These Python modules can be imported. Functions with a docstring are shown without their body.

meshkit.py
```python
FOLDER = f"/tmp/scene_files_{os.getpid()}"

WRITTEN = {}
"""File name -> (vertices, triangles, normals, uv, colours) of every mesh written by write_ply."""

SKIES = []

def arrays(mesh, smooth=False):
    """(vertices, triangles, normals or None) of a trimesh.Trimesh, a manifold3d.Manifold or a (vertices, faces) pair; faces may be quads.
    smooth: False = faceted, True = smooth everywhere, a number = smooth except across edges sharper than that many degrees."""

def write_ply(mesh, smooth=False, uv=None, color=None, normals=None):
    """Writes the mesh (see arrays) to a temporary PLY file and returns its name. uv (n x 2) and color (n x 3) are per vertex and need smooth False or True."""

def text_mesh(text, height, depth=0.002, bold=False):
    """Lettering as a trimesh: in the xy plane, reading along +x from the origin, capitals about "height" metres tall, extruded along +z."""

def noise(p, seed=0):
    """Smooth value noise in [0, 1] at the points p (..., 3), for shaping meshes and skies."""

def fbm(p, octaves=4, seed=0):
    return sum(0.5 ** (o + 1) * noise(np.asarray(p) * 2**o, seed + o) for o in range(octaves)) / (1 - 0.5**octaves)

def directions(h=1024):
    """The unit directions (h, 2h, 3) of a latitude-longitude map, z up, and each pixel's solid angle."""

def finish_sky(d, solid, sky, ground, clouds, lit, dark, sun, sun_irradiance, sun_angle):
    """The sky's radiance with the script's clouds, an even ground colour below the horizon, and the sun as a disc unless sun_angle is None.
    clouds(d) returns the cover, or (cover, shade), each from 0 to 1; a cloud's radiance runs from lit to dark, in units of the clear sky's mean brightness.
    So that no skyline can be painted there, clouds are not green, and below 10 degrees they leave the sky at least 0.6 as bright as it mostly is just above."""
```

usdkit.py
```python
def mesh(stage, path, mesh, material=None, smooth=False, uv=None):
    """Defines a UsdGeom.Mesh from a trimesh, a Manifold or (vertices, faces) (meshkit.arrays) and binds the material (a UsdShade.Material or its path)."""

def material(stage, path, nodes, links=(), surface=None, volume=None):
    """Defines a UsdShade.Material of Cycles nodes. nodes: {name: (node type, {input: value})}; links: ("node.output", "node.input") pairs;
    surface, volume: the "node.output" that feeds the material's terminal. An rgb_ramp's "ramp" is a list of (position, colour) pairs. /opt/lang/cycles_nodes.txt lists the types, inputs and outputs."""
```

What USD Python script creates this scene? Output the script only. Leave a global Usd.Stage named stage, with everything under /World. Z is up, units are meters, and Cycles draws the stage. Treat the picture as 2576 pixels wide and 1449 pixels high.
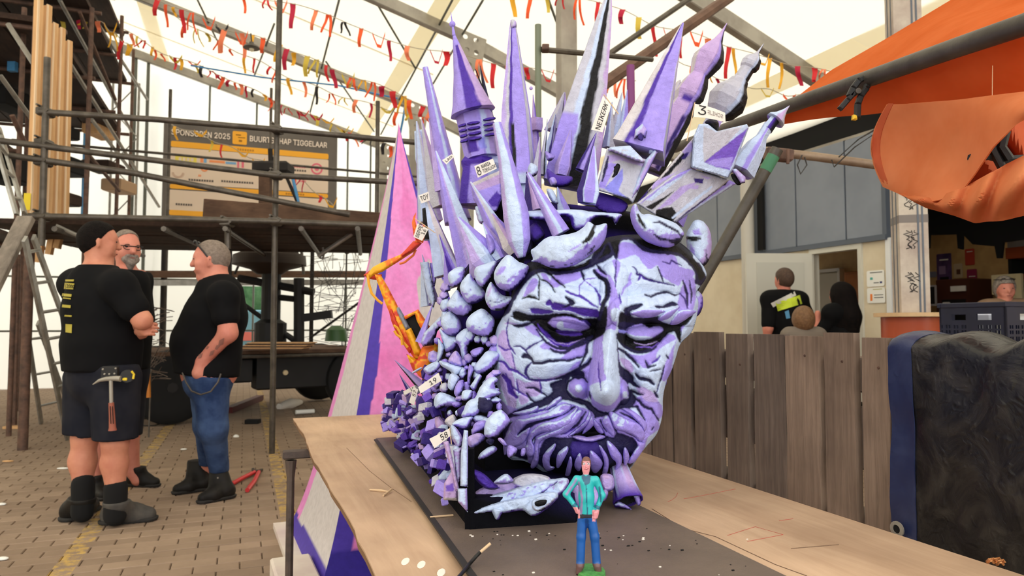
import math, random
import numpy as np, trimesh, shapely, shapely.ops
from shapely.geometry import Polygon, LineString
import meshkit, usdkit
from meshkit import fbm, noise
from pxr import Usd, UsdGeom, UsdLux, UsdShade, Gf, Sdf, Vt

stage = Usd.Stage.CreateInMemory()
UsdGeom.SetStageUpAxis(stage, 'Z'); UsdGeom.SetStageMetersPerUnit(stage, 1.0)
UsdGeom.Xform.Define(stage, '/World'); UsdGeom.Scope.Define(stage, '/World/Looks')
PI = math.pi
# ---------------------------------------------------------------- camera, sky, exposure
FPX, CX, CY, CAMZ, HORIZON = 1750.0, 1288.0, 724.5, 1.18, 815.0
PITCH = math.atan((HORIZON - CY) / FPX)
cam = UsdGeom.Camera.Define(stage, '/World/camera')
cam.CreateHorizontalApertureAttr(36.0); cam.CreateVerticalApertureAttr(36.0 * 1449 / 2576)
cam.CreateFocalLengthAttr(36.0 * FPX / 2576)
cam.CreateFStopAttr(7.0); cam.CreateFocusDistanceAttr(1.5)
cam.CreateClippingRangeAttr(Gf.Vec2f(0.02, 200))
xf = UsdGeom.Xformable(cam); xf.AddTranslateOp().Set(Gf.Vec3d(0, 0, CAMZ)); xf.AddRotateXOp().Set(90 + math.degrees(PITCH))
cam.CreateExposureAttr(-0.3)
dome = UsdLux.DomeLight.Define(stage, '/World/sky'); dome.CreateIntensityAttr(1.0); dome.CreateColorAttr(Gf.Vec3f(1.0, 0.985, 0.955))

# ---------------------------------------------------------------- pixel of the photograph <-> place in the hall
CP, SP = math.cos(PITCH), math.sin(PITCH)
def ray(px, py):
    a, b = (px - CX) / FPX, -(py - CY) / FPX
    return np.array([a, CP - b * SP, SP + b * CP])
def at(px, py, Y):                                   # the point seen at a pixel, Y metres in front of the camera
    r = ray(px, py); return np.array([0, 0, CAMZ]) + r * (Y / r[1])
def on(px, py, z=0.0):                               # the point of the level z seen at a pixel
    r = ray(px, py); return np.array([0, 0, CAMZ]) + r * ((z - CAMZ) / r[2])
TH = math.radians(21.0); CT, ST = math.cos(TH), math.sin(TH)
def H(p, q, z=0.0):                                  # hall axes: p across, q along
    return np.array([CT * p - ST * q, ST * p + CT * q, z])
def ph(w): return CT * w[0] + ST * w[1], -ST * w[0] + CT * w[1]
def pq(px, p):                                       # q of the pixel column px on the vertical plane p
    u = (px - CX) / FPX; return p * (CT - ST * u) / (CT * u + ST)
def hplane(px, py, p): q = pq(px, p); w = H(p, q); return at(px, py, w[1])
def qplane(px, py, q):
    u = (px - CX) / FPX; d = q / (CT - ST * u); return at(px, py, d)

# ---------------------------------------------------------------- materials
def lin(c):
    c = np.asarray(c, float) / 255.0
    return tuple(np.where(c <= .04045, c / 12.92, ((c + .055) / 1.055) ** 2.4))
MATS = {}
def mat(name, col, rough=.6, col2=None, scale=6, detail=4, stretch=None, bump=0, bscale=60, metal=0, spec=.4, trans=0, obj=False, lo=.35, hi=.65, coat=0):
    if name in MATS: return MATS[name]
    n = {'p': ('principled_bsdf', {'base_color': lin(col), 'roughness': rough, 'metallic': metal, 'specular_ior_level': spec, 'coat_weight': coat})}
    l = []
    if col2 is not None or bump:
        n['g'] = ('texture_coordinate', {}) if obj else ('geometry', {})
        src = 'g.object' if obj else 'g.position'
        if stretch is not None:
            n['m'] = ('mapping', {'scale': stretch, 'rotation': (0, 0, -TH)}); l.append((src, 'm.vector')); src = 'm.vector'
    if col2 is not None:
        n['n'] = ('noise_texture', {'scale': scale, 'detail': detail, 'roughness': .6})
        n['r'] = ('rgb_ramp', {'ramp': [(lo, lin(col)), (hi, lin(col2))]})
        l += [(src, 'n.vector'), ('n.fac', 'r.fac'), ('r.color', 'p.base_color')]
    if bump:
        n['bn'] = ('noise_texture', {'scale': bscale, 'detail': 4, 'roughness': .6}); n['b'] = ('bump', {'strength': bump, 'distance': .01})
        l += [(src, 'bn.vector'), ('bn.fac', 'b.height'), ('b.normal', 'p.normal')]
    MATS[name] = usdkit.material(stage, '/World/Looks/' + name, n, l, surface='p.BSDF')
    return MATS[name]
def paint_mat(name, rough=.5, bump=.75, bscale=75, spec=.28, dist=.006):
    """Brushed paint: the pigment is the mesh's own 'paint' primvar, over crumpled papier mache."""
    if name in MATS: return MATS[name]
    n = {'a': ('attribute', {'attribute': 'paint'}), 'p': ('principled_bsdf', {'roughness': rough, 'specular_ior_level': spec}), 'g': ('geometry', {}),
         'n': ('noise_texture', {'scale': bscale, 'detail': 6, 'roughness': .66, 'distortion': 1.1}), 'b': ('bump', {'strength': bump, 'distance': dist}),
         'n2': ('noise_texture', {'scale': 35, 'detail': 3}), 'r': ('rgb_ramp', {'ramp': [(.3, (.88, .88, .88)), (.7, (1.06, 1.06, 1.06))]}),
         'mx': ('mix', {'mix_type': 'multiply', 'fac': 1.0})}
    l = [('g.position', 'n.vector'), ('n.fac', 'b.height'), ('b.normal', 'p.normal'), ('g.position', 'n2.vector'), ('n2.fac', 'r.fac'), ('a.color', 'mx.color1'), ('r.color', 'mx.color2'), ('mx.color', 'p.base_color')]
    MATS[name] = usdkit.material(stage, '/World/Looks/' + name, n, l, surface='p.BSDF'); return MATS[name]
def fabric_mat(name, col, thru, tw=.6, bump=.2, bscale=3, rough=.7):
    """Cloth that daylight shines through."""
    if name in MATS: return MATS[name]
    n = {'d': ('diffuse_bsdf', {'color': lin(col)}), 't': ('translucent_bsdf', {'color': lin(thru)}), 'm': ('mix_closure', {'fac': tw}), 'g': ('geometry', {}),
         'n': ('noise_texture', {'scale': bscale, 'detail': 4, 'roughness': .6}), 'b': ('bump', {'strength': bump, 'distance': .05})}
    l = [('g.position', 'n.vector'), ('n.fac', 'b.height'), ('b.normal', 'd.normal'), ('b.normal', 't.normal'), ('d.BSDF', 'm.closure1'), ('t.BSDF', 'm.closure2')]
    MATS[name] = usdkit.material(stage, '/World/Looks/' + name, n, l, surface='m.closure'); return MATS[name]

# ---------------------------------------------------------------- objects
NAMES = {}
def uniq(parent, name):
    k = (parent, name); i = NAMES.get(k, 0); NAMES[k] = i + 1
    return f'{parent}/{name}' + (f'_{i:03d}' if i else '')
BASE = {}
def thing(name, label, cat, base=(0, 0, 0), group=None, kind=None):
    path = uniq('/World', name); x = UsdGeom.Xform.Define(stage, path); base = np.array([float(b) for b in base])
    x.AddTranslateOp().Set(Gf.Vec3d(*base)); BASE[path] = base; return tag(x.GetPrim(), label, cat, group, kind)
def tag(o, label=None, cat=None, group=None, kind=None):
    for k, v in (('label', label), ('category', cat), ('group', group), ('kind', kind)):
        if v: o.SetCustomDataByKey(k, v)
    return o
def put(parent, name, mesh, m, smooth=False, col=None, label=None, kind=None):
    """mesh as ONE Mesh under parent (a thing, one of its parts or /World when None); world coordinates in, local ones stored."""
    pp = '/World' if parent is None else str(parent.GetPath())
    path = uniq(pp, name); base = BASE.get(pp, np.zeros(3)); BASE[path] = base
    v, f = arr(mesh); v = v - base
    if col is not None:
        mm = usdkit.mesh(stage, path, (v, f), m, smooth=True if smooth else False)
        UsdGeom.PrimvarsAPI(mm).CreatePrimvar('paint', Sdf.ValueTypeNames.Color3fArray, 'vertex').Set(Vt.Vec3fArray.FromNumpy(np.ascontiguousarray(col, dtype=np.float32)))
    else: mm = usdkit.mesh(stage, path, (v, f), m, smooth=smooth)
    mm.CreateDoubleSidedAttr(True)
    return tag(mm.GetPrim(), label, None, None, kind)
def single(name, mesh, m, label, cat, smooth=False, col=None, group=None, kind=None):
    return tag(put(None, name, mesh, m, smooth, col), label, cat, group, kind)

# ---------------------------------------------------------------- shapes: (vertices, triangles)
def arr(m):
    if hasattr(m, 'to_mesh'):
        t = m.to_mesh(); return np.array(t.vert_properties[:, :3], float), np.array(t.tri_verts)
    if isinstance(m, trimesh.Trimesh): return np.array(m.vertices), np.array(m.faces)
    v, f = np.asarray(m[0], float), np.asarray(m[1], int)
    if f.ndim == 2 and f.shape[1] == 4: f = np.vstack([f[:, [0, 1, 2]], f[:, [0, 2, 3]]])
    return v, f
def join(*ms):
    V, F, n = [], [], 0
    for m in ms:
        v, f = arr(m); V.append(v); F.append(f + n); n += len(v)
    return np.vstack(V), np.vstack(F)
def norm(v): v = np.asarray(v, float); return v / (np.linalg.norm(v) + 1e-12)
def frame(d, up=(0, 0, 1)):
    d = norm(d); up = np.asarray(up, float)
    if abs(d @ up) > .98: up = np.array([1., 0, 0]) if abs(d[0]) < .9 else np.array([0, 1., 0])
    a = norm(np.cross(d, up)); return a, norm(np.cross(a, d)), d
def tube(pts, r, n=8, cap=True, up=(0, 0, 1)):
    p = np.asarray(pts, float); k = len(p); r = np.broadcast_to(np.asarray(r, float), (k,))
    t = np.gradient(p, axis=0); a, b, _ = frame(t[0], up); V = []
    for i in range(k):
        d = norm(t[i]); a = norm(a - (a @ d) * d); b = np.cross(a, d)
        th = np.arange(n) * 2 * PI / n
        V.append(p[i] + r[i] * (np.cos(th)[:, None] * a + np.sin(th)[:, None] * b))
    V = np.vstack(V); F = []
    i, j = np.meshgrid(np.arange(k - 1), np.arange(n), indexing='ij')
    q = np.stack([i * n + j, i * n + (j + 1) % n, (i + 1) * n + (j + 1) % n, (i + 1) * n + j], -1).reshape(-1, 4)
    F = np.vstack([q[:, [0, 2, 1]], q[:, [0, 3, 2]]])
    if cap:
        m = len(V); V = np.vstack([V, p[0], p[-1]]); jj = np.arange(n)
        F = np.vstack([F, np.stack([np.full(n, m), jj, (jj + 1) % n], 1), np.stack([np.full(n, m + 1), (k - 1) * n + (jj + 1) % n, (k - 1) * n + jj], 1)])
    return V, F
def rod(a, b, r, n=8, r2=None): return tube([a, b], [r, r if r2 is None else r2], n)
def hexa(c):                                          # 8 corners: 0-3 bottom ring, 4-7 top ring
    return np.asarray(c, float), np.array([[0, 3, 2, 1], [4, 5, 6, 7], [0, 1, 5, 4], [1, 2, 6, 5], [2, 3, 7, 6], [3, 0, 4, 7]])
def boxm(c, s, ax=None, bev=0.0):
    """Box of centre c and size s in the axes ax (rows), its top and bottom edges chamfered by bev."""
    c = np.asarray(c, float); s = np.asarray(s, float) / 2; ax = np.eye(3) if ax is None else np.asarray(ax)
    sg = np.array([(-1, -1), (1, -1), (1, 1), (-1, 1)], float)
    if bev <= 0:
        L = np.vstack([np.c_[sg * s[:2], np.full(4, -s[2])], np.c_[sg * s[:2], np.full(4, s[2])]]); return hexa(c + L @ ax)
    b = min(bev, s.min() * .9); rings = [(s[:2] - b, -s[2]), (s[:2], -s[2] + b), (s[:2], s[2] - b), (s[:2] - b, s[2])]
    L = np.vstack([np.c_[sg * xy, np.full(4, z)] for xy, z in rings]); F = [[0, 3, 2, 1], [12, 13, 14, 15]]
    for k in range(3):
        for j in range(4): F.append([k * 4 + j, k * 4 + (j + 1) % 4, k * 4 + 4 + (j + 1) % 4, k * 4 + 4 + j])
    return c + L @ ax, np.array(F)
HAX = np.array([[CT, ST, 0], [-ST, CT, 0], [0, 0, 1.]])
def hbox(p0, p1, q0, q1, z0, z1, bev=0.0): return boxm(H((p0 + p1) / 2, (q0 + q1) / 2, (z0 + z1) / 2), (abs(p1 - p0), abs(q1 - q0), abs(z1 - z0)), HAX, bev)
def beam(a, b, w, h, up=(0, 0, 1), bev=0.0):          # box from a to b, w across, h along up
    a, b = np.asarray(a, float), np.asarray(b, float); s, u, d = frame(b - a, up)
    return boxm((a + b) / 2, (w, np.linalg.norm(b - a), h), np.array([s, d, u]) * np.array([[1], [1], [1]]), bev)
def prism(poly, ax, o, t, t0=0.0):
    """A polygon (points in the axes ax[0], ax[1] from o) extruded along ax[2] from t0 to t."""
    P = poly if isinstance(poly, Polygon) else Polygon(poly).buffer(0)
    if P.geom_type != 'Polygon': P = max(P.geoms, key=lambda g: g.area)
    m = trimesh.creation.extrude_polygon(P, t - t0); v = np.array(m.vertices); v[:, 2] += t0
    return np.asarray(o, float) + v @ np.asarray(ax, float), np.array(m.faces)
def lathe(o, d, prof, n=16, up=(0, 0, 1), rot=0.0, sq=(1, 1)):
    """profile [(distance along d, radius)] turned about the axis from o along d."""
    a, b, d = frame(d, up); th = np.arange(n) * 2 * PI / n + rot; V = []
    for h, r in prof: V.append(np.asarray(o) + d * h + r * (sq[0] * np.cos(th)[:, None] * a + sq[1] * np.sin(th)[:, None] * b))
    k = len(prof); V = np.vstack(V)
    i, j = np.meshgrid(np.arange(k - 1), np.arange(n), indexing='ij')
    q = np.stack([i * n + j, i * n + (j + 1) % n, (i + 1) * n + (j + 1) % n, (i + 1) * n + j], -1).reshape(-1, 4)
    m = len(V); V = np.vstack([V, np.asarray(o) + d * prof[0][0], np.asarray(o) + d * prof[-1][0]]); jj = np.arange(n)
    F = np.vstack([q[:, [0, 1, 2]], q[:, [0, 2, 3]], np.stack([np.full(n, m), (jj + 1) % n, jj], 1), np.stack([np.full(n, m + 1), (k - 1) * n + jj, (k - 1) * n + (jj + 1) % n], 1)])
    return V, F
def ball(c, r, n=10): return ellip(c, (r, r, r), n)
def ellip(c, r, n=10, ax=None):
    m = trimesh.creation.uv_sphere(1.0, count=[n, 2 * n]); v = np.array(m.vertices) * np.asarray(r)
    return np.asarray(c) + (v if ax is None else v @ np.asarray(ax)), np.array(m.faces)
def sheet(P):                                        # a grid of points (n, m, 3) as a surface
    n, m = P.shape[:2]; i, j = np.meshgrid(np.arange(n - 1), np.arange(m - 1), indexing='ij')
    q = np.stack([i * m + j, i * m + j + 1, (i + 1) * m + j + 1, (i + 1) * m + j], -1).reshape(-1, 4); return P.reshape(-1, 3), q
def slab(P, t):                                      # a surface grid given a thickness t along its normals, closed at the rim
    n, m = P.shape[:2]; du, dv = np.gradient(P, axis=0), np.gradient(P, axis=1); N = np.cross(du, dv); N /= np.linalg.norm(N, axis=-1, keepdims=True) + 1e-12
    v1, f1 = arr(sheet(P + N * t / 2)); v2, f2 = arr(sheet(P - N * t / 2)); k = len(v1)
    ring = [i * m for i in range(n)] + [(n - 1) * m + j for j in range(1, m)] + [i * m + m - 1 for i in range(n - 2, -1, -1)] + [j for j in range(m - 2, 0, -1)]
    r = np.array(ring); s = np.roll(r, -1)
    return np.vstack([v1, v2]), np.vstack([f1, f2[:, ::-1] + k, np.stack([r, s, s + k], 1), np.stack([r, s + k, r + k], 1)])
def text(s, h, o, xd, yd, depth=.001, bold=True, mirror=False, fit=None):
    m = meshkit.text_mesh(s, h, depth, bold); v = np.array(m.vertices); f = np.array(m.faces)
    if fit: v[:, 0] *= fit / max(v[:, 0].max(), 1e-6)
    if mirror: v[:, 0] = v[:, 0].max() - v[:, 0]; f = f[:, ::-1]
    xd, yd = norm(xd), norm(yd); return np.asarray(o) + v @ np.array([xd, yd, np.cross(xd, yd)]), f
def surface_net(fn, lo, hi, h):
    """Surface of fn < 0 on a grid of cells h."""
    ax = [np.arange(a, b + h, h) for a, b in zip(lo, hi)]
    G = np.stack(np.meshgrid(*ax, indexing='ij'), -1); S = fn(G.reshape(-1, 3)).reshape(G.shape[:3])
    n = np.array(S.shape) - 1; inside = S < 0
    c = [S[i:i + n[0], j:j + n[1], k:k + n[2]] for i in (0, 1) for j in (0, 1) for k in (0, 1)]
    sm = sum((x < 0).astype(int) for x in c); act = (sm > 0) & (sm < 8)
    acc = np.zeros((*n, 3)); cnt = np.zeros(n)
    cor = [(i, j, k) for i in (0, 1) for j in (0, 1) for k in (0, 1)]
    for a in range(8):
        for b in range(a + 1, 8):
            if sum(abs(x - y) for x, y in zip(cor[a], cor[b])) != 1: continue
            x = (c[a] < 0) != (c[b] < 0); t = np.where(x, c[a] / np.where(c[a] == c[b], 1, c[a] - c[b]), 0)
            for d in range(3): acc[..., d] += x * (cor[a][d] + t * (cor[b][d] - cor[a][d]))
            cnt += x
    idx = -np.ones(n, int); idx[act] = np.arange(act.sum())
    I = np.argwhere(act); V = np.asarray(lo) + h * (I + acc[act] / cnt[act][:, None]); F = []
    for d in range(3):
        e = [1, 1, 1]; s0 = tuple(slice(0 if k == d else 1, S.shape[k] - 1) for k in range(3)); s1 = tuple(slice(1 if k == d else 1, S.shape[k] - (0 if k == d else 1)) for k in range(3))
        A, B = inside[s0], inside[s1]; E = np.argwhere(A != B)
        if not len(E): continue
        flip = A[tuple(E.T)]; off = np.array([0 if k == d else 1 for k in range(3)]); E = E + off
        u, w = [k for k in range(3) if k != d]; eu, ew = np.eye(3, dtype=int)[u], np.eye(3, dtype=int)[w]
        q = np.stack([idx[tuple((E - eu - ew).T)], idx[tuple((E - ew).T)], idx[tuple(E.T)], idx[tuple((E - eu).T)]], 1)
        if d == 1: flip = ~flip
        q[~flip] = q[~flip][:, ::-1]; F.append(q[(q >= 0).all(1)])
    F = np.vstack(F); return V, np.vstack([F[:, [0, 1, 2]], F[:, [0, 2, 3]]])
def capsule_sdf(p, a, b, ra, rb):
    a, b = np.asarray(a, float), np.asarray(b, float); ab = b - a; t = np.clip(((p - a) @ ab) / (ab @ ab + 1e-12), 0, 1)
    return np.linalg.norm(p - (a + t[:, None] * ab), axis=1) - (ra + t * (rb - ra))
def smin(a, b, k): h = np.clip(.5 + .5 * (b - a) / k, 0, 1); return b + (a - b) * h - k * h * (1 - h)
# ================================================================ the hall: floor, tent, walls
M_ALU = mat('tent_aluminium', (168, 162, 150), .45, (140, 134, 124), 3, metal=.3)
M_STEEL = mat('dull_steel', (104, 99, 92), .5, (80, 74, 68), 8, metal=.5, bump=.1)
M_RUST = mat('rusty_steel', (112, 84, 70), .7, (80, 62, 54), 14, metal=.2, bump=.2)
M_DARK = mat('dark_grime', (38, 32, 29), .8, (24, 20, 18), 6)
M_TENT = fabric_mat('tent_fabric', (236, 232, 220), (230, 223, 204), .60, .15, 1.3)
M_WALLF = fabric_mat('tent_wall_fabric', (238, 236, 226), (242, 240, 228), .66, .15, 1.0)
def paver_mat(nm, a, b, tile=False):
    n = {'g': ('geometry', {}), 'm': ('mapping', {'rotation': (0, 0, -TH)}), 'n': ('noise_texture', {'scale': 1.6, 'detail': 6, 'roughness': .65}), 'r': ('rgb_ramp', {'ramp': [(.3, lin(a)), (.7, lin(b))]}),
         'o': ('object_info', {}), 'or': ('rgb_ramp', {'ramp': [(0, (.86, .85, .84)), (1, (1.1, 1.1, 1.1))]}), 'mo': ('mix', {'mix_type': 'multiply', 'fac': 1.0}),
         's': ('separate_xyz', {}), 'p': ('principled_bsdf', {'roughness': .85, 'specular_ior_level': .2}),
         'n2': ('noise_texture', {'scale': 14, 'detail': 5, 'roughness': .7}), 'bn': ('noise_texture', {'scale': 120, 'detail': 3}), 'b': ('bump', {'strength': .3, 'distance': .003})}
    l = [('g.position', 'm.vector'), ('m.vector', 's.vector'), ('g.position', 'n.vector'), ('n.fac', 'r.fac'), ('o.random', 'or.fac'), ('r.color', 'mo.color1'), ('or.color', 'mo.color2'), ('g.position', 'n2.vector'), ('g.position', 'bn.vector'), ('bn.fac', 'b.height'), ('b.normal', 'p.normal')]
    # two worn yellow floor lines, painted along the hall
    last = 'mo.color'
    for i, (c, w) in enumerate(LINES):
        n[f'd{i}'] = ('math', {'math_type': 'subtract', 'value2': c}); n[f'a{i}'] = ('math', {'math_type': 'absolute'}); n[f'l{i}'] = ('math', {'math_type': 'less_than', 'value2': w / 2})
        n[f'w{i}'] = ('rgb_ramp', {'ramp': [(.45, (0, 0, 0)), (.57, (.8, .8, .8))]}); n[f'k{i}'] = ('math', {'math_type': 'multiply'}); n[f'y{i}'] = ('mix', {'color2': lin((196, 162, 88))})
        l += [('s.x', f'd{i}.value1'), (f'd{i}.value', f'a{i}.value1'), (f'a{i}.value', f'l{i}.value1'), ('n2.fac', f'w{i}.fac'), (f'l{i}.value', f'k{i}.value1'), (f'w{i}.color', f'k{i}.value2'), (f'k{i}.value', f'y{i}.fac'), (last, f'y{i}.color1')]
        last = f'y{i}.color'
    if tile:
        n['br'] = ('brick_texture', {'scale': 1.0, 'brick_width': .21, 'row_height': .105, 'mortar_size': .006, 'color1': (1, 1, 1), 'color2': (.9, .9, .9), 'mortar': (.45, .42, .4)}); n['mb'] = ('mix', {'mix_type': 'multiply', 'fac': 1.0})
        l += [('m.vector', 'br.vector'), (last, 'mb.color1'), ('br.color', 'mb.color2')]; last = 'mb.color'
    l.append((last, 'p.base_color')); return usdkit.material(stage, '/World/Looks/' + nm, n, l, surface='p.BSDF')
pA, pB = ph(on(213, 1325)), ph(on(425, 1090)); pC, pD = ph(on(738, 1449)), ph(on(697, 1120))
LINES = [((pA[0] + pB[0]) / 2, .10), ((pC[0] + pD[0]) / 2, .10)]
M_PAVE = paver_mat('clay_pavers', (138, 118, 100), (160, 139, 119)); M_FAR = paver_mat('far_pavers', (132, 113, 96), (152, 132, 113), True); M_JOINT = mat('paver_joint', (112, 96, 82), .9, (96, 82, 70), 20)
floor = put(None, 'floor', hbox(-16, 14, -6, 26, -.30, -.012), M_FAR); tag(floor, kind='structure')
pav = []
for i in range(-40, 5):
    for k in range(22, 118):
        p, q = (i + .5 * (k % 2)) * .21, k * .105 + .05
        w = H(p, q)
        if w[1] < 2.9: continue
        u = (w[0] / w[1]); px, py = CX + FPX * u, HORIZON + FPX * CAMZ / w[1]
        if -60 < px < 1010 and p < .62 and py > 1010 and py < 1560: pav.append((w[1], p, q))
pav.sort(); rng = random.Random(3); rest = []
for n_, (d_, p, q) in enumerate(pav):
    dz = rng.uniform(-.0015, .0015); b = boxm(H(p, q, -.03 + dz), (.205, .100, .06), HAX, .004)
    if n_ < 300: put(floor, 'paver', b, M_PAVE)
    else: rest.append(b)
put(floor, 'paver_field', join(*rest), M_PAVE, kind='stuff')

def roofz(p): return 5.93 - .287 * p if p < 2.75 else 5.14 - .40 * (p - 2.75)
ceiling = thing('ceiling', None, None, (0, 0, 0), kind='structure')
QF = [-2.0, -.45, 2.65, 5.75, 8.85, 12.0, 15.05]
rg = np.random.RandomState(2)
for a, b in zip(QF[:-1], QF[1:]):
    for p0, p1 in ((-5.0, 2.75), (2.75, 7.6)):
        n = 12; P = np.array([[H(p, q, roofz(p) - .05 * math.sin(PI * s) * math.sin(PI * t)) for p, t in zip(np.linspace(p0, p1, n), np.linspace(0, 1, n))] for q, s in zip(np.linspace(a, b, n), np.linspace(0, 1, n))])
        put(ceiling, 'fabric_panel', sheet(P), M_TENT, smooth=True)
    P = np.array([[H(p, q, 7.365 - .287 * (-5 - p)) for p in (-5, -12.5)] for q in (a, b)]); put(ceiling, 'fabric_panel', sheet(P), M_TENT)
M_BAND = fabric_mat('seam_band', (240, 231, 204), (240, 231, 204), .62)
for p in (2.30, 5.67, -1.6): put(ceiling, 'seam_band', sheet(np.array([[H(pp, q, roofz(pp) - .03) for pp in (p - .13, p + .13)] for q in (-2, 15)])), M_BAND)
# welded panel joints across the roof: narrow doubled fabric
for q in np.arange(1.2, 15, 1.55): put(ceiling, 'weld_strip', sheet(np.array([[H(p, qq, roofz(p) - .055) for qq in (q - .03, q + .03)] for p in np.linspace(-5, 2.7, 8)])), M_TENT)
CABLES = [((943, 0), (1045, 172)), ((1138, 0), (958, 338)), ((853, 0), (780, 283)), ((820, 155), (941, 331)), ((497, 0), (545, 100)), ((690, 60), (640, 190)), ((1380, 0), (1420, 110)), ((1215, 0), (1090, 210))]
def roofpt(px, py, off=.1):
    for it in range(2):
        r = ray(px, py); p_, _ = ph(r)
        if it == 0: s = (5.93 - off - CAMZ) / (r[2] + .287 * p_)
        else: s = (5.14 + 1.1 - off - CAMZ) / (r[2] + .40 * p_)
        w = np.array([0, 0, CAMZ]) + r * s
        if (ph(w)[0] < 2.75) == (it == 0): return w
    return w
M_CABLE = mat('galvanised_cable', (98, 100, 92), .5, metal=.4)
for a, b in CABLES: put(ceiling, 'cable', rod(roofpt(*a), roofpt(*b), .016, 6), M_CABLE)
FL = ['farthest grey aluminium tent frame, against the white wall with the sponsor banner', 'grey aluminium tent frame with its knee plate between pink spire and crown', 'grey aluminium tent frame with its knee plate behind the round tower roof', 'nearest grey aluminium tent frame, coming down to the grey cladding wall']
for q, lb in zip((15.0, 12.0, 8.85, 5.75), FL):
    t = thing('tent_frame', lb, 'frame', H(2.75, q))
    up = H(.287, 0, 1) - H(0, 0, 0)
    put(t, 'rafter', beam(H(-5, q, roofz(-5) - .10), H(2.66, q, roofz(2.66) - .10), .10, .16, up, .01), M_ALU)
    put(t, 'lower_rafter', beam(H(2.85, q, roofz(2.85) - .12), H(7.5 if q > 8 else 6.35, q, roofz(7.5 if q > 8 else 6.35) - .10), .10, .17, (0, 0, 1), .01), M_ALU)
    put(t, 'post', hbox(2.67, 2.83, q - .06, q + .06, 0, 4.9, .01), M_ALU)
    g = Polygon([(-.22, .1), (.25, -.02), (.14, -.65), (-.06, -.65)]); holes = [shapely.Point(x, y).buffer(.035) for x, y in ((-.05, -.02), (.1, -.05), (-.03, -.2), (.1, -.22), (0, -.4), (.08, -.5))]
    for h_ in holes: g = g.difference(h_)
    put(t, 'knee_plate', prism(g, [H(1, 0), (0, 0, 1), -H(0, 1)], H(2.75, q - .06, roofz(2.75)-.08), .012), M_ALU)
# longitudinal steel purlin tubes under the roof
# back wall with an open doorway strip towards outside
ow0, ow1 = ph(qplane(596, 800, 15.1))[0], ph(qplane(664, 800, 15.1))[0]; oz0, oz1 = .25, 1.95
wb = Polygon([(-12.5, 0), (7.6, 0), (7.6, roofz(7.6)), (2.75, 5.14), (-5, 7.365), (-12.5, 5.2)]).difference(shapely.box(ow0, oz0, ow1, oz1))
tri = shapely.get_parts(shapely.constrained_delaunay_triangles(wb)); V = np.vstack([np.array(t.exterior.coords)[:3] for t in tri])
tag(put(None, 'wall_back', (np.array([H(p, 15.12, z) for p, z in V]), np.arange(len(V)).reshape(-1, 3)), M_WALLF), kind='structure')
tag(put(None, 'wall_left', hbox(-12.55, -12.45, -6, 15.1, 0, 5.2), M_WALLF), kind='structure')
# vertical poles and flap joints of the back wall
tw = thing('trim_1', None, None, kind='structure')
for px in (330, 362, 520, 640, 872, 930): 
    p = ph(qplane(px, 600, 15.05))[0]; put(tw, 'wall_pole', rod(H(p, 15.04, 0), H(p, 15.04, roofz(p) - .1), .02 if px > 400 else .03, 6), M_CABLE)
for z in (1.05, 2.05): put(tw, 'wall_rail', rod(H(-10, 15.03, z), H(5, 15.03, z), .02, 6), M_CABLE)
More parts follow.
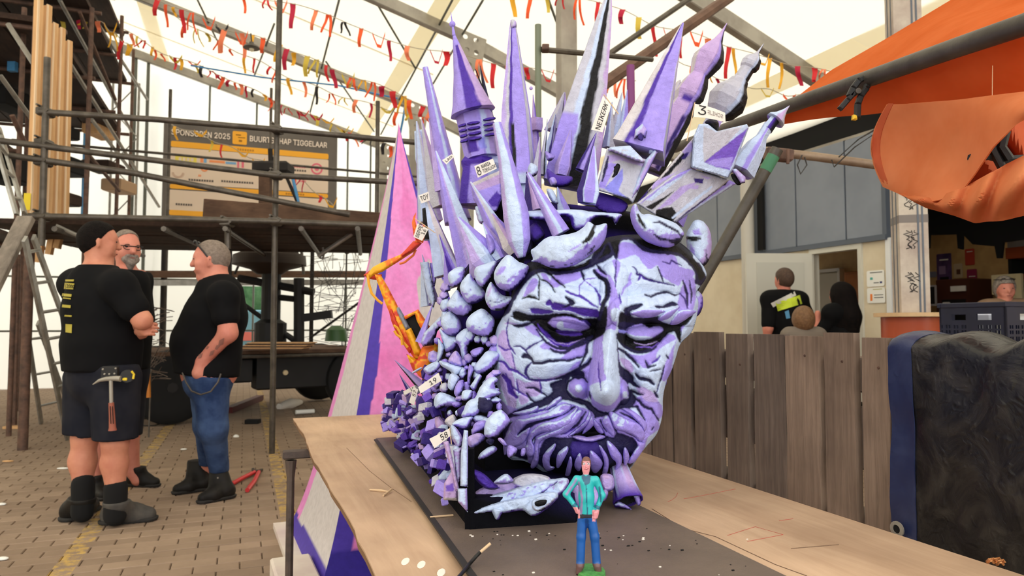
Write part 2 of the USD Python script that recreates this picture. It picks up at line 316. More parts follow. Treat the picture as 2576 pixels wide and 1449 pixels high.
# outside the doorway
M_HEDGE = mat('hedge_green', (96, 140, 96), .8, (60, 104, 66), 5)
P = np.array([[H(ow0 - 1.5 + 3 * s, 19 + .5 * noise(np.array([s * 9, z * 6, 1.])), z * 3.2) for z in np.linspace(0, 1, 14)] for s in np.linspace(0, 1, 24)])
single('hedge', slab(P, .4), M_HEDGE, 'green hedge outside, seen through the opening in the far white wall', 'hedge', smooth=True)
t = thing('trailer', 'pale blue and red striped trailer outside the opening in the far wall', 'trailer', H(ow0 + .4, 17))
put(t, 'body', hbox(ow0 - .4, ow1 + .4, 17, 18.2, .45, 1.5, .03), mat('trailer_blue', (120, 170, 190), .4)); put(t, 'stripe', hbox(ow0 - .4, ow1 + .4, 16.98, 17, .8, 1.0), mat('trailer_red', (226, 120, 110), .5))
for s in (0.1, .9):
    p = ow0 - .4 + s * (ow1 - ow0 + .8); put(t, 'wheel', lathe(H(p, 17.05, .3), H(0, 1), [(0, .3), (.2, .3)], 16), M_DARK)
# ================================================================ right side: cladding wall, doorway, canteen
M_CLAD = mat('grey_cladding', (132, 140, 152), .45, (122, 130, 142), 2, spec=.5); M_CLADE = mat('cladding_edge', (88, 96, 108), .5)
M_BEIGE = mat('beige_board', (224, 212, 186), .75, (212, 198, 170), 2.5, bump=.05); M_PLY = mat('plywood_wall', (196, 164, 112), .7, (176, 144, 96), 4)
M_DOOR = mat('door_grey', (204, 202, 190), .5); M_WHITE = mat('white_trim', (226, 228, 228), .5); M_BLACK = mat('black_cloth', (14, 13, 13), .9)
M_PAPER = mat('white_paper', (236, 236, 230), .7)
PR = 6.4; q2 = 13.0; qd0, qd1 = pq(2165, PR), pq(2050, PR); qe = pq(2234, PR); ZB, ZT = 2.10, 3.28
wr = thing('wall_right', None, None, kind='structure')
put(wr, 'lower_board', hbox(PR, PR + .06, qd1, q2, 0, ZB, .004), M_BEIGE); put(wr, 'lower_board', hbox(PR, PR + .06, qe, qd0, 0, ZB, .004), M_BEIGE)
put(wr, 'lintel', hbox(PR, PR + .06, qd0, qd1, 2.04, ZB), M_DOOR)
qs = [qe] + [pq(x, PR) for x in (2138, 2012, 1925)] + [pq(1895, PR), pq(1812, PR), 9.2, 10.4, 11.6, q2]
for i, (a, b) in enumerate(zip(qs[:-1], qs[1:])):
    if i == 3: continue
    put(wr, 'cladding_panel', hbox(PR - .03, PR + .05, a + .012, b - .012, ZB + .03, ZT, .012), M_CLAD)
put(wr, 'cladding_frame', join(hbox(PR - .05, PR + .05, qe - .03, q2, ZB - .02, ZB + .035), hbox(PR - .04, PR + .05, qe - .04, qe + .012, ZB, ZT), hbox(PR - .0, PR + .05, qe, q2, ZB, ZT - .02)), M_CLADE)
put(wr, 'corner_strip', hbox(PR - .02, PR + .07, qe - .06, qe, 0, ZB, .006), M_WHITE); put(wr, 'reveal', hbox(PR + .07, PR + .5, qe - .06, qe - .03, 0, ZB), M_CLADE)
put(wr, 'near_board', hbox(PR, PR + .06, -5, 2.6, 0, ZT), M_BEIGE)
put(wr, 'dark_soffit', hbox(PR + .1, PR + .2, 2.0, q2, ZT, 3.7), M_BLACK); put(wr, 'dark_soffit', hbox(PR + .0, PR + .1, 2.0, qe, 2.72, 3.7), M_BLACK)
put(wr, 'flashing', hbox(PR - .02, PR + .12, qe, q2, ZT, ZT + .03), M_ALU)
tag(single('downpipe', tube([H(PR - .17, pq(1910, PR), 0), H(PR - .17, pq(1910, PR), 2.0), H(PR - .17, pq(1910, PR), ZT + .2)], .085, 14), mat('pipe_white', (196, 192, 182), .5), 'thick off-white downpipe running up the grey cladding wall left of the door', 'pipe', smooth=40))
single('dark_gap_post', hbox(PR - .10, PR - .06, pq(1938, PR), pq(1924, PR), ZB + .05, ZT - .02), M_BLACK, 'narrow black upright strip beside the white downpipe on the cladding', 'post')
t = thing('door_1', None, None, kind='structure')
L0, L1 = H(PR - .02, qd1 + .02), H(5.62, qd1 + .28); ld = norm(L1 - L0); ln = np.array([ld[1], -ld[0], 0]); LW = np.linalg.norm(L1 - L0)
DA = np.array([ld, [0, 0, 1], np.cross(ld, [0, 0, 1])])
put(t, 'door_leaf', prism(shapely.box(0, .02, LW, 2.03), DA, L0, .02, -.02), M_DOOR)
put(t, 'door_panel', prism(shapely.box(.10, .62, LW - .12, 1.92), DA, L0, .028, -.028), mat('door_panel', (192, 191, 180), .5))
put(t, 'kick_panel', prism(shapely.box(.10, .10, LW - .12, .50), DA, L0, .028, -.028), MATS['door_panel'])
for s in (-1, 1): put(t, 'door_handle', join(rod(L0 + ld * (LW - .06) + np.array([0, 0, 1.02]), L0 + ld * (LW - .06) + np.array([0, 0, 1.02]) - DA[2] * .06 * s, .011), rod(L0 + ld * (LW - .05) + np.array([0, 0, 1.02]) - DA[2] * .06 * s, L0 + ld * (LW - .18) + np.array([0, 0, 1.02]) - DA[2] * .06 * s, .011)), M_ALU)
put(t, 'notice', prism(shapely.box(LW * .52, 1.05, LW * .52 + .18, 1.32), DA, L0, .032, -.032), M_PAPER)
put(t, 'door_frame', join(hbox(PR - .03, PR + .08, qd0 - .05, qd0, 0, 2.08), hbox(PR - .03, PR + .08, qd1, qd1 + .05, 0, 2.08), hbox(PR - .03, PR + .08, qd0, qd1, 2.02, 2.08)), M_DOOR)
# room behind the door
wb2 = thing('wall_canteen', None, None, kind='structure')
put(wb2, 'partition', beam(H(PR + .08, 5.50, 1.45), H(10.6, 8.95, 1.45), .05, 2.9), M_PLY)
put(wb2, 'corridor_wall', hbox(8.6, 8.66, 7.4, 11, 0, 2.9), M_PLY)
put(wb2, 'back_wall', hbox(10.6, 10.66, 1.0, 11, 0, 3.2), M_PLY); put(wb2, 'roof', hbox(PR + .1, 10.7, 1.0, 11, 3.2, 3.26), M_BLACK); put(wb2, 'end_wall', hbox(PR + .1, 10.7, .98, 1.02, 0, 3.2), M_BLACK)
t = thing('door_2', None, None, kind='structure'); put(t, 'door_leaf', hbox(8.53, 8.58, pq(2113, 8.55), pq(2064, 8.55), 0, 1.98, .01), M_DOOR); put(t, 'door_frame', join(hbox(8.5, 8.6, pq(2120, 8.55), pq(2114, 8.55), 0, 2.03), hbox(8.5, 8.6, pq(2118, 8.55), pq(2060, 8.55), 1.99, 2.04)), M_WHITE)
t = thing('cupboard', 'tall orange-brown wooden cupboard seen through the open doorway', 'cupboard', H(8.2, 7.0)); qa, qb = pq(2172, 8.1), pq(2126, 8.1)
put(t, 'carcass', hbox(8.1, 8.5, qa, qb, 0, 1.93, .01), mat('orange_wood', (196, 122, 58), .5, (176, 104, 44), 3)); put(t, 'front_door', hbox(8.08, 8.1, qa + .02, qb - .02, .05, 1.9, .006), MATS['orange_wood'])
def sheetp(name, px0, px1, py0, py1, p, m, label, cat, lines=(), group=None):
    """a paper on the vertical plane p, with printed rows"""
    t = thing(name, label, cat, hplane((px0 + px1) / 2, (py0 + py1) / 2, p), group=group)
    a, b = hplane(px0, (py0 + py1) / 2, p), hplane(px1, (py0 + py1) / 2, p); z0, z1 = hplane(px0, py1, p)[2], hplane(px0, py0, p)[2]
    w = np.linalg.norm((b - a)[:2]); x = norm((b - a) * [1, 1, 0]); A = np.array([x, [0, 0, 1], np.cross(x, [0, 0, 1])]); o = a * [1, 1, 0]
    r = shapely.box(0, z0, w, z1).buffer(-.02).buffer(.02)
    put(t, 'sheet', prism(r, A, o, .004), m)
    for (x0, y0, x1, y1, mm) in lines: put(t, 'print', prism(shapely.box(x0 * w, z0 + (1 - y1) * (z1 - z0), x1 * w, z0 + (1 - y0) * (z1 - z0)), A, o, .0055), mm)
    return t
M_INK = mat('grey_ink', (110, 112, 112), .8); M_TEAL = mat('teal_ink', (90, 170, 160), .8); M_OR = mat('orange_ink', (236, 130, 60), .8)
sheetp('notice_sheet', 2181, 2225, 682, 722, PR - .012, M_PAPER, 'upper of two white notices with rounded corners on the beige wall strip', 'notice', [(.2, .1, .9, .16, M_INK), (.2, .42, .35, .58, M_TEAL), (.4, .74, .7, .8, M_INK), (.75, .7, .88, .82, mat('navy_ink', (60, 64, 110), .8))])
sheetp('notice_sheet', 2182, 2227, 725, 763, PR - .012, M_PAPER, 'lower of two white notices, with an orange print, on the beige strip', 'notice', [(.35, .08, .85, .13, mat('olive_ink', (170, 170, 90), .8)), (.18, .4, .3, .85, M_OR), (.4, .45, .9, .5, M_INK), (.4, .62, .9, .67, M_INK)])
lamp = thing('strip_lamp', 'unseen lamp added to brighten the canteen, behind the black cloth', 'lamp', H(9.4, 6.6, 3.1)); put(lamp, 'housing', hbox(9.3, 9.5, 5.8, 7.4, 3.1, 3.19, .01), M_WHITE)  # lamp and housing added to brighten the dark canteen; no lamp visible there
rl = UsdLux.RectLight.Define(stage, str(lamp.GetPath()) + '/tube_light'); rl.CreateWidthAttr(.14); rl.CreateHeightAttr(1.5); rl.CreateIntensityAttr(9.0); rl.CreateColorAttr(Gf.Vec3f(1, .86, .66)); rl.AddTranslateOp().Set(Gf.Vec3d(0, 0, -.02)); rl.AddRotateZOp().Set(21.0)
# canteen wall things
PW = 10.57
M_PUR = mat('poster_purple', (96, 70, 118), .6, (58, 44, 84), 6); M_REDP = mat('poster_red', (178, 62, 48), .6); M_MAG = mat('poster_magenta', (140, 38, 76), .6)
sheetp('poster', 2357, 2394, 640, 708, PW, M_PUR, 'large purple poster pinned on the plywood canteen wall', 'poster', [(.2, .2, .8, .25, M_PAPER), (.2, .85, .8, .95, M_BLACK), (.15, .45, .6, .75, mat('poster_lilac', (150, 126, 166), .6))])
sheetp('poster', 2428, 2452, 627, 668, PW, M_REDP, 'red-orange poster high on the plywood canteen wall', 'poster', [(.2, .15, .8, .2, M_PAPER)])
sheetp('poster', 2433, 2458, 678, 716, PW, M_MAG, 'dark magenta poster below the red-orange one in the canteen', 'poster', [(.2, .45, .85, .5, M_PAPER), (.2, .62, .85, .67, M_PAPER)])
sheetp('picture', 2400, 2422, 664, 700, PW, mat('picture_cream', (190, 170, 140), .6), 'small cream picture with a brown round motif beside the purple poster', 'picture', [(.3, .4, .75, .75, mat('picture_brown', (90, 60, 44), .6))])
sheetp('card', 2338, 2356, 684, 698, PW, mat('card_grey', (120, 124, 140), .6), 'little blue-grey card left of the purple poster', 'card')
t = thing('dark_cabinet', 'dark reddish-brown cabinet against the canteen wall with a white label strip', 'cabinet', H(10.2, pq(2400, 10.2)))
qa, qb = pq(2440, 10.0), pq(2356, 10.0); put(t, 'carcass', hbox(10.0, 10.5, qa, qb, 0, 1.86, .01), mat('cabinet_brown', (70, 32, 22), .6)); put(t, 'niche', hbox(9.985, 10.0, qa + .06, qb - .1, .3, 1.55), M_BLACK); put(t, 'label_strip', hbox(9.98, 10.0, qa + .05, qb - .25, 1.67, 1.75), M_PAPER)
sheetp('framed_screen', 2331, 2357, 718, 770, 9.9, mat('screen_frame', (170, 168, 170), .5), 'dark upright screen in a pale frame left of the brown cabinet', 'screen', [(.25, .08, .8, .9, M_BLACK)])
single('stand', hbox(9.85, 9.97, pq(2352, 9.9), pq(2335, 9.9), 0, 1.37), M_DARK, 'dark narrow stand under the pale-framed screen in the canteen', 'stand')
sheetp('white_board', 2437, 2464, 718, 752, 10.5, M_PAPER, 'plain white board on the canteen wall below the magenta poster', 'board')
sheetp('paper_sheet', 2372, 2391, 760, 796, 9.9, M_PAPER, 'white paper with a dark figure hanging low on the brown cabinet', 'paper', [(.35, .1, .6, .5, M_INK)])
t = thing('shelf_unit', 'tall black shelf unit with orange edges at the right border of the photo', 'shelf', H(9.0, pq(2565, 9.0)))
qa, qb = pq(2640, 9.0), pq(2537, 9.0)
for z0, z1, m in ((2.0, 2.14, M_REDP), (1.72, 1.8, M_REDP)): put(t, 'edge_board', hbox(8.98, 9.5, qa, qb, z0, z1), mat('rust_orange', (150, 66, 30), .6))
put(t, 'case', join(hbox(9.02, 9.5, qa, qb, 0, 1.72), hbox(9.3, 9.5, qa, qb, 1.8, 2.0), hbox(9.02, 9.5, qa, qa + .04, 1.8, 2.0), hbox(9.02, 9.5, qb - .04, qb, 1.8, 2.0)), M_BLACK); put(t, 'top_box', hbox(9.02, 9.5, qa, qb, 2.14, 2.5), mat('grey_box', (150, 146, 140), .6))
for j, (px, w_) in enumerate(((2524, 22), (2553, 8), (2568, 9))):
    t = thing('bright_panel', ['pale yellow lit board behind the grey-haired woman', 'narrow cream upright plank right of the grey-haired woman', 'rightmost cream upright plank behind the grey-haired woman'][j], 'board', H(9.1, pq(px, 9.0)))
    put(t, 'board', hbox(8.86, 8.9, pq(px + w_, 8.9), pq(px - w_, 8.9), 0 if j else 1.55, 1.8, .005), mat('cream_board', (222, 206, 160), .6))
# black cloth hanging above the bar with ragged lower edge
edge = [(2331, 610), (2331, 622), (2340, 625), (2342, 592), (2410, 590), (2412, 625), (2424, 628), (2426, 590), (2450, 615), (2505, 620), (2510, 650), (2522, 650), (2528, 610), (2600, 600)]
pts = [ph(hplane(x, y, 8.4))[1:] + (hplane(x, y, 8.4)[2],) for x, y in edge]
single('black_drape', prism(Polygon([(a, b) for a, b in pts] + [(pts[-1][0], 3.19), (pts[0][0], 3.19)]), [H(0, 1), (0, 0, 1), H(1, 0)], H(8.4, 0), .03), M_BLACK, 'black cloth with hanging tatters above the canteen bar', 'drape')
# square column standing through a round drum table
d = 5.35; cx = at(2293, 780, d); cp, cq = ph(cx)
t = thing('column', 'weathered white square column with scribbled marks rising from the round orange table', 'column', (cx[0], cx[1], 0)); tt = math.radians(-12); AX = np.array([[math.cos(tt), math.sin(tt), 0], [-math.sin(tt), math.cos(tt), 0], [0, 0, 1]])
put(t, 'shaft', boxm((cx[0], cx[1], 2.17), (.2, .2, 4.33), AX, .012), mat('column_white', (196, 186, 172), .6, (168, 152, 142), 5, bump=.1))
put(t, 'groove', join(*[boxm(cx * [1, 1, 0] + AX[0] * sx * .102 + AX[1] * sy + [0, 0, 2.17], (.004, .012, 4.2), AX) for sx in (-1, 1) for sy in (-.04, .04)], *[boxm(cx * [1, 1, 0] - AX[1] * .102 + AX[0] * sy + [0, 0, 2.17], (.012, .004, 4.2), AX) for sy in (.03, .06)]), M_CLADE)
scr = []; r5 = random.Random(5)
for z0 in (1.42, 1.5, 1.75, 1.82, 2.05, 2.12, 2.2, 2.3, 2.42):
    for k in range(3):
        P = [cx * [1, 1, 0] - AX[1] * .103 + AX[0] * (-.045 + .025 * k + r5.uniform(-.02, .02) + .012 * math.sin(i * 1.7 + k)) + np.array([0, 0, z0 + i * .014]) for i in range(6)]; scr.append(tube(P, .003, 4))
put(t, 'scribble', join(*scr), mat('marker_black', (40, 38, 40), .7)); put(t, 'tape', boxm(cx * [1, 1, 0] + [0, 0, 1.98], (.203, .203, .06), AX), mat('tape_grey', (120, 112, 108), .6))
tb = thing('drum_table', 'round orange drum table with a pale wooden top around the white column', 'table', (cx[0], cx[1], 0))
hole = shapely.Point(0, 0).buffer(.262, 24).difference(Polygon([AX[0][:2] * a + AX[1][:2] * b for a, b in ((-.105, -.105), (.105, -.105), (.105, .105), (-.105, .105))]))
put(tb, 'table_top', prism(hole, np.eye(3), (cx[0], cx[1], 1.235), .03), mat('pale_wood', (216, 184, 142), .5, (196, 160, 118), 5))
ring = lambda a, b: shapely.Point(0, 0).buffer(a, 24).difference(shapely.Point(0, 0).buffer(b, 24))
put(tb, 'drum', prism(ring(.212, .2), np.eye(3), (cx[0], cx[1], 0), 1.232), mat('drum_orange', (172, 78, 46), .4, (160, 70, 42), 3)); put(tb, 'strap', prism(ring(.216, .212), np.eye(3), (cx[0], cx[1], 1.02), .012), M_BLACK)
# navy folding crates behind the fence
M_NAVY = mat('crate_navy', (30, 34, 58), .45, (24, 28, 48), 5)
def crate(base, label):
    t = thing('crate', label, 'crate', base); W, D, Hh = .60, .40, .258; x, y, z = base
    def wall(w, o, A):
        g = shapely.box(0, 0, w, Hh)
        for i in range(int(w / .05)):
            X = .03 + i * .05
            if abs(X - w / 2) < .03: continue
            for z0, z1 in ((.03, .06), (.075, .095), (.105, .125)): g = g.difference(shapely.box(X, z0, X + .012, z1)).difference(shapely.box(X + .018, z0, X + .030, z1))
        g = g.difference(shapely.box(w * .2, .155, w * .42, .19)).difference(shapely.box(w * .58, .155, w * .8, .19))
        return prism(g, A, o, .012)
    A = HAX; R = lambda a, b, c: np.array(base) + A[0] * a + A[1] * b + np.array([0, 0, c])
    put(t, 'long_side', wall(D, R(-W / 2, -D / 2, 0), [A[1], A[2], A[0]]), M_NAVY); put(t, 'long_side', wall(D, R(W / 2 - .012, -D / 2, 0), [A[1], A[2], A[0]]), M_NAVY)
    put(t, 'short_side', wall(W, R(-W / 2, -D / 2 + .012, 0), [A[0], A[2], -A[1]]), M_NAVY); put(t, 'short_side', wall(W, R(-W / 2, D / 2, 0), [A[0], A[2], -A[1]]), M_NAVY)
    put(t, 'bottom', boxm(R(0, 0, .006), (W - .02, D - .02, .01), A), M_NAVY)
    put(t, 'rim', join(*[boxm(R(a, b, Hh - .015), s, A, .004) for a, b, s in ((0, -D / 2 + .004, (W + .02, .02, .03)), (0, D / 2 - .004, (W + .02, .02, .03)), (-W / 2 + .004, 0, (.02, D, .03)), (W / 2 - .004, 0, (.02, D, .03)))]), M_NAVY); return t
cb = at(2530, 800, 4.2)
CL = ['topmost navy folding crate with white papers inside, right edge behind the tarp'] + ['navy folding crate hidden lower in the stack behind the tarp'] * 4
for i in range(5): 
    c = crate((cb[0], cb[1], 1.048 - .262 * i), CL[i])
    if i: c.SetCustomDataByKey('group', 'lower crates behind the tarp')
for i, (dx, lb) in enumerate(((-.1, 'left white paper lying in the topmost navy crate'), (.06, 'right bluish paper lying in the topmost navy crate'))):
    single('paper_pad', boxm(np.array([cb[0], cb[1], 1.15]) + HAX[1] * dx, (.3, .12, .18), HAX, .006), M_PAPER if not i else mat('blue_paper', (200, 206, 226), .7), lb, 'paper')

# ================================================================ pallet fence with tarpaulin
def wood(name, c1, c2, sc, st, rough=.8, bump=.25, c3=None):
    if name in MATS: return MATS[name]
    n = {'g': ('geometry', {}), 'm': ('mapping', {'rotation': (0, 0, -TH)}), 'm2': ('mapping', {'scale': st}), 'o': ('object_info', {}), 'om': ('math', {'math_type': 'multiply', 'value2': 30.0}), 'v': ('vector_math', {'vector_math_type': 'add'}),
         'c': ('combine_xyz', {}), 'n': ('noise_texture', {'scale': sc, 'detail': 7, 'roughness': .68, 'distortion': .5}), 'r': ('rgb_ramp', {'ramp': [(.28, lin(c1)), (.5, lin(np.add(c1, c2) / 2)), (.72, lin(c2))]}),
         'n2': ('noise_texture', {'scale': 2.6, 'detail': 4}), 'r2': ('rgb_ramp', {'ramp': [(.36, (.62, .60, .6) if c3 is None else c3), (.62, (1.08, 1.06, 1.04))]}), 'mx': ('mix', {'mix_type': 'multiply', 'fac': 1.0}),
         'b': ('bump', {'strength': bump, 'distance': .004}), 'p': ('principled_bsdf', {'roughness': rough, 'specular_ior_level': .25})}
    n['v'] = ('vector_math', {'math_type': 'add'})
    l = [('g.position', 'm.vector'), ('m.vector', 'v.vector1'), ('o.random', 'om.value1'), ('om.value', 'c.x'), ('om.value', 'c.y'), ('c.vector', 'v.vector2'), ('v.vector', 'm2.vector'), ('m2.vector', 'n.vector'), ('v.vector', 'n2.vector'), ('n.fac', 'r.fac'), ('n2.fac', 'r2.fac'), ('r.color', 'mx.color1'), ('r2.color', 'mx.color2'), ('mx.color', 'p.base_color'), ('n.fac', 'b.height'), ('b.normal', 'p.normal')]
    MATS[name] = usdkit.material(stage, '/World/Looks/' + name, n, l, surface='p.BSDF'); return MATS[name]
M_SLAT = wood('weathered_slat', (124, 106, 92), (164, 142, 124), 5, (14, 14, .9)); M_SLAT2 = wood('dark_slat', (104, 92, 84), (140, 124, 112), 5, (14, 14, .9)); M_SLAT3 = wood('warm_slat', (146, 118, 92), (186, 156, 124), 5, (14, 14, .9))
PF = 1.5
edges = [(1600, 1640), (1644, 1694), (1698, 1741), (1751, 1815), (1831, 1885), (1900, 1978), (1980, 2063), (2078, 2152), (2172, 2240), (2250, 2330), (2345, 2420), (2440, 2530)]
mid = (1979)
for k in (0, 1):
    es = [e for e in edges if (e[0] < 1979) == (k == 0)]
    qa, qb = pq(es[-1][1], PF), pq(es[0][0], PF)
    t = thing('pallet', ['darker grey wooden pallet standing on end beside the head', 'browner wooden pallet standing on end, partly under the black tarpaulin'][k], 'pallet', H(PF, (qa + qb) / 2))
    rr = random.Random(k + 7)
    for (a, b) in es:
        q0, q1 = pq(b, PF), pq(a, PF); zt = (1.15 if a < 2240 else 1.085) + rr.uniform(-.008, .008)
        n = 9; poly = [(q0 + .003 * rr.uniform(-1, 1), .02 + (zt - .02) * s) for s in np.linspace(0, 1, n)] + [(q1 + .003 * rr.uniform(-1, 1), .02 + (zt - .02) * s) for s in np.linspace(1, 0, n)]
        m = M_SLAT2 if k == 0 else (M_SLAT3 if a in (2171, 2077) else M_SLAT)
        put(t, 'slat', prism(Polygon(poly), [H(0, 1), (0, 0, 1), H(1, 0)], H(PF - .011, 0), .022), m)
    for z0, z1 in ((1.0, 1.09), (.80, .965), (.50, .68), (.04, .14)):
        put(t, 'cross_board', hbox(PF + .011, PF + .10, qa + .01, qb - .01, z0, z1, .004), M_SLAT2)
    for z0, z1 in ((1.0, 1.09), (.82, .93), (.5, .6), (.02, .12)): put(t, 'back_board', hbox(PF + .10, PF + .12, qa, qb, z0, z1, .003), M_SLAT)
    for i in range(5): put(t, 'nail', lathe(H(PF - .011, pq((es[i % len(es)][0] + es[i % len(es)][1]) / 2 + 8, PF), 1.09 - .01 * i), -H(1, 0), [(0, .004), (.002, .003)], 6), M_RUST)
# tarpaulin draped over the fence
def tarp_mat(name, c, c2, rough, bump=.5):
    if name in MATS: return MATS[name]
    n = {'g': ('geometry', {}), 'n': ('noise_texture', {'scale': 11, 'detail': 8, 'roughness': .62, 'distortion': .7}), 'r': ('rgb_ramp', {'ramp': [(.46, lin(c)), (.72, lin(c2))]}), 'w': ('noise_texture', {'scale': 46, 'detail': 5, 'distortion': .8, 'type': 'ridged_multifractal'}),
         'mm': ('mix_float', {'fac': .3}), 'b': ('bump', {'strength': bump, 'distance': .012}), 'p': ('principled_bsdf', {'roughness': rough, 'specular_ior_level': .5})}
    l = [('g.position', 'n.vector'), ('g.position', 'w.vector'), ('n.fac', 'r.fac'), ('r.color', 'p.base_color'), ('n.fac', 'mm.a'), ('w.fac', 'mm.b'), ('mm.result', 'b.height'), ('b.normal', 'p.normal')]
    MATS[name] = usdkit.material(stage, '/World/Looks/' + name, n, l, surface='p.BSDF'); return MATS[name]
M_TARP = tarp_mat('black_tarpaulin', (16, 16, 19), (54, 50, 46), .34, .5); M_BLUE = tarp_mat('blue_hem', (34, 42, 76), (48, 56, 88), .4, .2)  # dusty grey noise in the black also paints the sheen of the folds
t = thing('tarpaulin', 'crinkled black tarpaulin with a blue hem and metal eyelet draped over the fence', 'tarpaulin', H(PF, 1.0, 0))
qh0, qh1, qn = pq(2292, PF - .03), pq(2238, PF - .03), .12
def drape(q, s):                                      # s runs over the top: 0 behind, .25 crest, 1 at the floor in front
    f = .5 + .5 * math.sin(q * 9 + s * 2.2); b = .022 * f * min(1, max(0, s - .2) * 3)
    b += .085 * math.exp(-(((q - (.86 - .50 * (s - .25))) / .05) ** 2)) * min(1, max(0, s - .22) * 6) * (1 - .4 * s)
    b += .035 * (fbm(np.array([q * 7, s * 7, 3.]), 4, 5) - .5) * min(1, max(0, s - .1) * 5)
    top = 1.124 + .008 * math.sin(q * 23) + .01 * math.sin(q * 41 + 1)
    if s < .2: return H(PF + .14, q, top - .5 * (.2 - s) / .2)
    if s < .3: a = (s - .2) / .1 * PI; return H(PF + .055 + .085 * math.cos(a), q, top + .03 * math.sin(a))
    return H(PF - .03 - b, q, top - (s - .3) / .7 * (top - .06))
ss = np.concatenate([np.linspace(0, .2, 4), np.linspace(.21, .3, 9), np.linspace(.315, 1, 64)])
P = np.array([[drape(q, s) for s in ss] for q in np.linspace(qn, qh0, 70)]); put(t, 'cloth', slab(P, .002), M_TARP, smooth=50)
P = np.array([[drape(q, s * .9) + H(-.004, 0) for s in ss] for q in np.linspace(qh0 - .005, qh1, 8)]); put(t, 'hem', slab(P, .003), M_BLUE, smooth=50)
ey = hplane(2263, 1330, PF - .04); put(t, 'eyelet', join(*[lathe(ey - H(.006, 0), -H(1, 0), [(0, .018), (.004, .018), (.005, .010), (.001, .0095)], 18)]), M_ALU, smooth=40); put(t, 'eyelet_hole', lathe(ey - H(.006, 0), -H(1, 0), [(0, .0095), (.0035, .009)], 14), M_BLACK)

# ================================================================ table, boards
TZ = .76
M_PLYW = wood('table_plywood', (176, 146, 120), (206, 178, 150), 2.4, (5.5, .55, 3), .6, .08, (.80, .77, .75)); M_EDGE = wood('ply_edge', (120, 92, 68), (156, 122, 92), 6, (1, 1, 30), .8)
TP0, TP1, TQ0, TQ1 = .213, 1.225, .35, 3.27
rr = random.Random(4); left = [(TP0 + .003 * rr.uniform(-1, 1) + .004 * math.sin(q * 5), q) for q in np.linspace(TQ1, TQ0, 40)]
t = thing('work_table', 'large pale plywood sheet serving as the work table top', 'table', H(.7, 1.8, 0))
put(t, 'table_top', prism(Polygon(left + [(TP1, TQ0), (TP1, TQ1)]), HAX, (0, 0, TZ - .004), .004), M_PLYW); put(t, 'ply_core', prism(Polygon([(x + .002, y) for x, y in left] + [(TP1, TQ0), (TP1, TQ1)]), HAX, (0, 0, TZ - .02), .0158), M_EDGE)
M_REDL = mat('red_pencil', (178, 92, 78), .8); M_SCR = mat('dark_scratch', (110, 86, 68), .8); M_CHALK = mat('plaster_smear', (232, 226, 216), .9)
def marks(name, lines, r, m, z=TZ + .0004): put(t, name, join(*[tube([on(x, y, z) for x, y in L], r, 4) for L in lines]), m)
for L_ in [[(1705, 1240), (1700, 1250), (1690, 1258), (1680, 1262)], [(1720, 1255), (1760, 1248), (1850, 1230)], [(1830, 1347), (1900, 1325), (1970, 1345), (1880, 1362)], [(1960, 1310), (1995, 1305)]]: marks('red_line', [L_], .0006, M_REDL)
for L_ in [[(872, 1127), (930, 1185), (985, 1228), (1035, 1262)], [(1640, 1280), (1720, 1330), (1800, 1350), (1950, 1420), (2030, 1449)], [(1990, 1380), (2110, 1370)]]: marks('scratch', [L_], .0008, M_SCR)
for a, (cx_, cy_, rx, ry) in enumerate([(1060, 1420, 26, 8), (1110, 1440, 20, 7), (1020, 1412, 16, 5)]): put(t, 'plaster_smear', lathe(on(cx_, cy_, TZ + .0002), (0, 0, 1), [(0, .02), (.0006, .016)], 12, sq=(1.0, .35)), M_CHALK)
tr = thing('trestle', 'rusty steel trestle leg with a T bar under the left table edge', 'trestle', H(.2, 2.45, 0))
a, b = ph(at(712, 1097, 2.5)); M_TR = mat('trestle_steel', (98, 84, 76), .55, (70, 62, 60), 12, metal=.4, bump=.2); zt = TZ - .045
put(tr, 'cross_bar', beam(H(a, b, zt), H(1.15, b, zt), .03, .030, bev=.004), M_TR)
for pp in (a + .028, 1.1): put(tr, 'leg', rod(H(pp, b, zt - .02), H(pp, b, 0), .0135, 10), M_TR); put(tr, 'gusset', lathe(H(pp, b, zt - .02), (0, 0, -1), [(0, .020), (.03, .017), (.06, .0138)], 10), M_TR); put(tr, 'foot', hbox(pp - .02, pp + .02, b - .28, b + .28, 0, .03, .004), M_TR)
tr2 = thing('trestle', 'second steel trestle under the near end of the table, hidden below the top', 'trestle', H(.7, .6, 0)); put(tr2, 'cross_bar', beam(H(.26, .6, zt), H(1.15, .6, zt), .03, .045), M_TR)
for pp in (.3, 1.1): put(tr2, 'leg', rod(H(pp, .6, zt), H(pp, .6, 0), .0135, 10), M_TR)
BZ = TZ + .013
def hq(px, py, z): return ph(on(px, py, z))
c1 = hq(945, 1102, BZ); c2 = hq(1190, 1449, BZ); c4 = hq(1590, 1265, BZ); c3 = hq(1975, 1449, BZ)
ext = lambda a, b, s: (a[0] + (b[0] - a[0]) * s, a[1] + (b[1] - a[1]) * s)
board = [c1, ext(c1, c2, 1.3), ext(c4, c3, 1.9), (c4[0] + .03, c1[1] + .02)]
single('base_board', join(prism(Polygon(board), HAX, (0, 0, TZ + .0005), .0125)), mat('brown_board', (112, 97, 86), .55, (90, 78, 70), 5, detail=7, bump=.12, bscale=200), 'dark brown painted board under the big head on the plywood', 'board')
single('board_batten', beam(on(945, 1106, BZ + .0), H(*ext(c1, c2, 1.3), BZ), .012, .004), mat('board_edge', (34, 31, 29), .6), 'black painted edge strip along the left side of the brown board', 'strip')
M_STICK = mat('pale_stick', (206, 176, 140), .7)
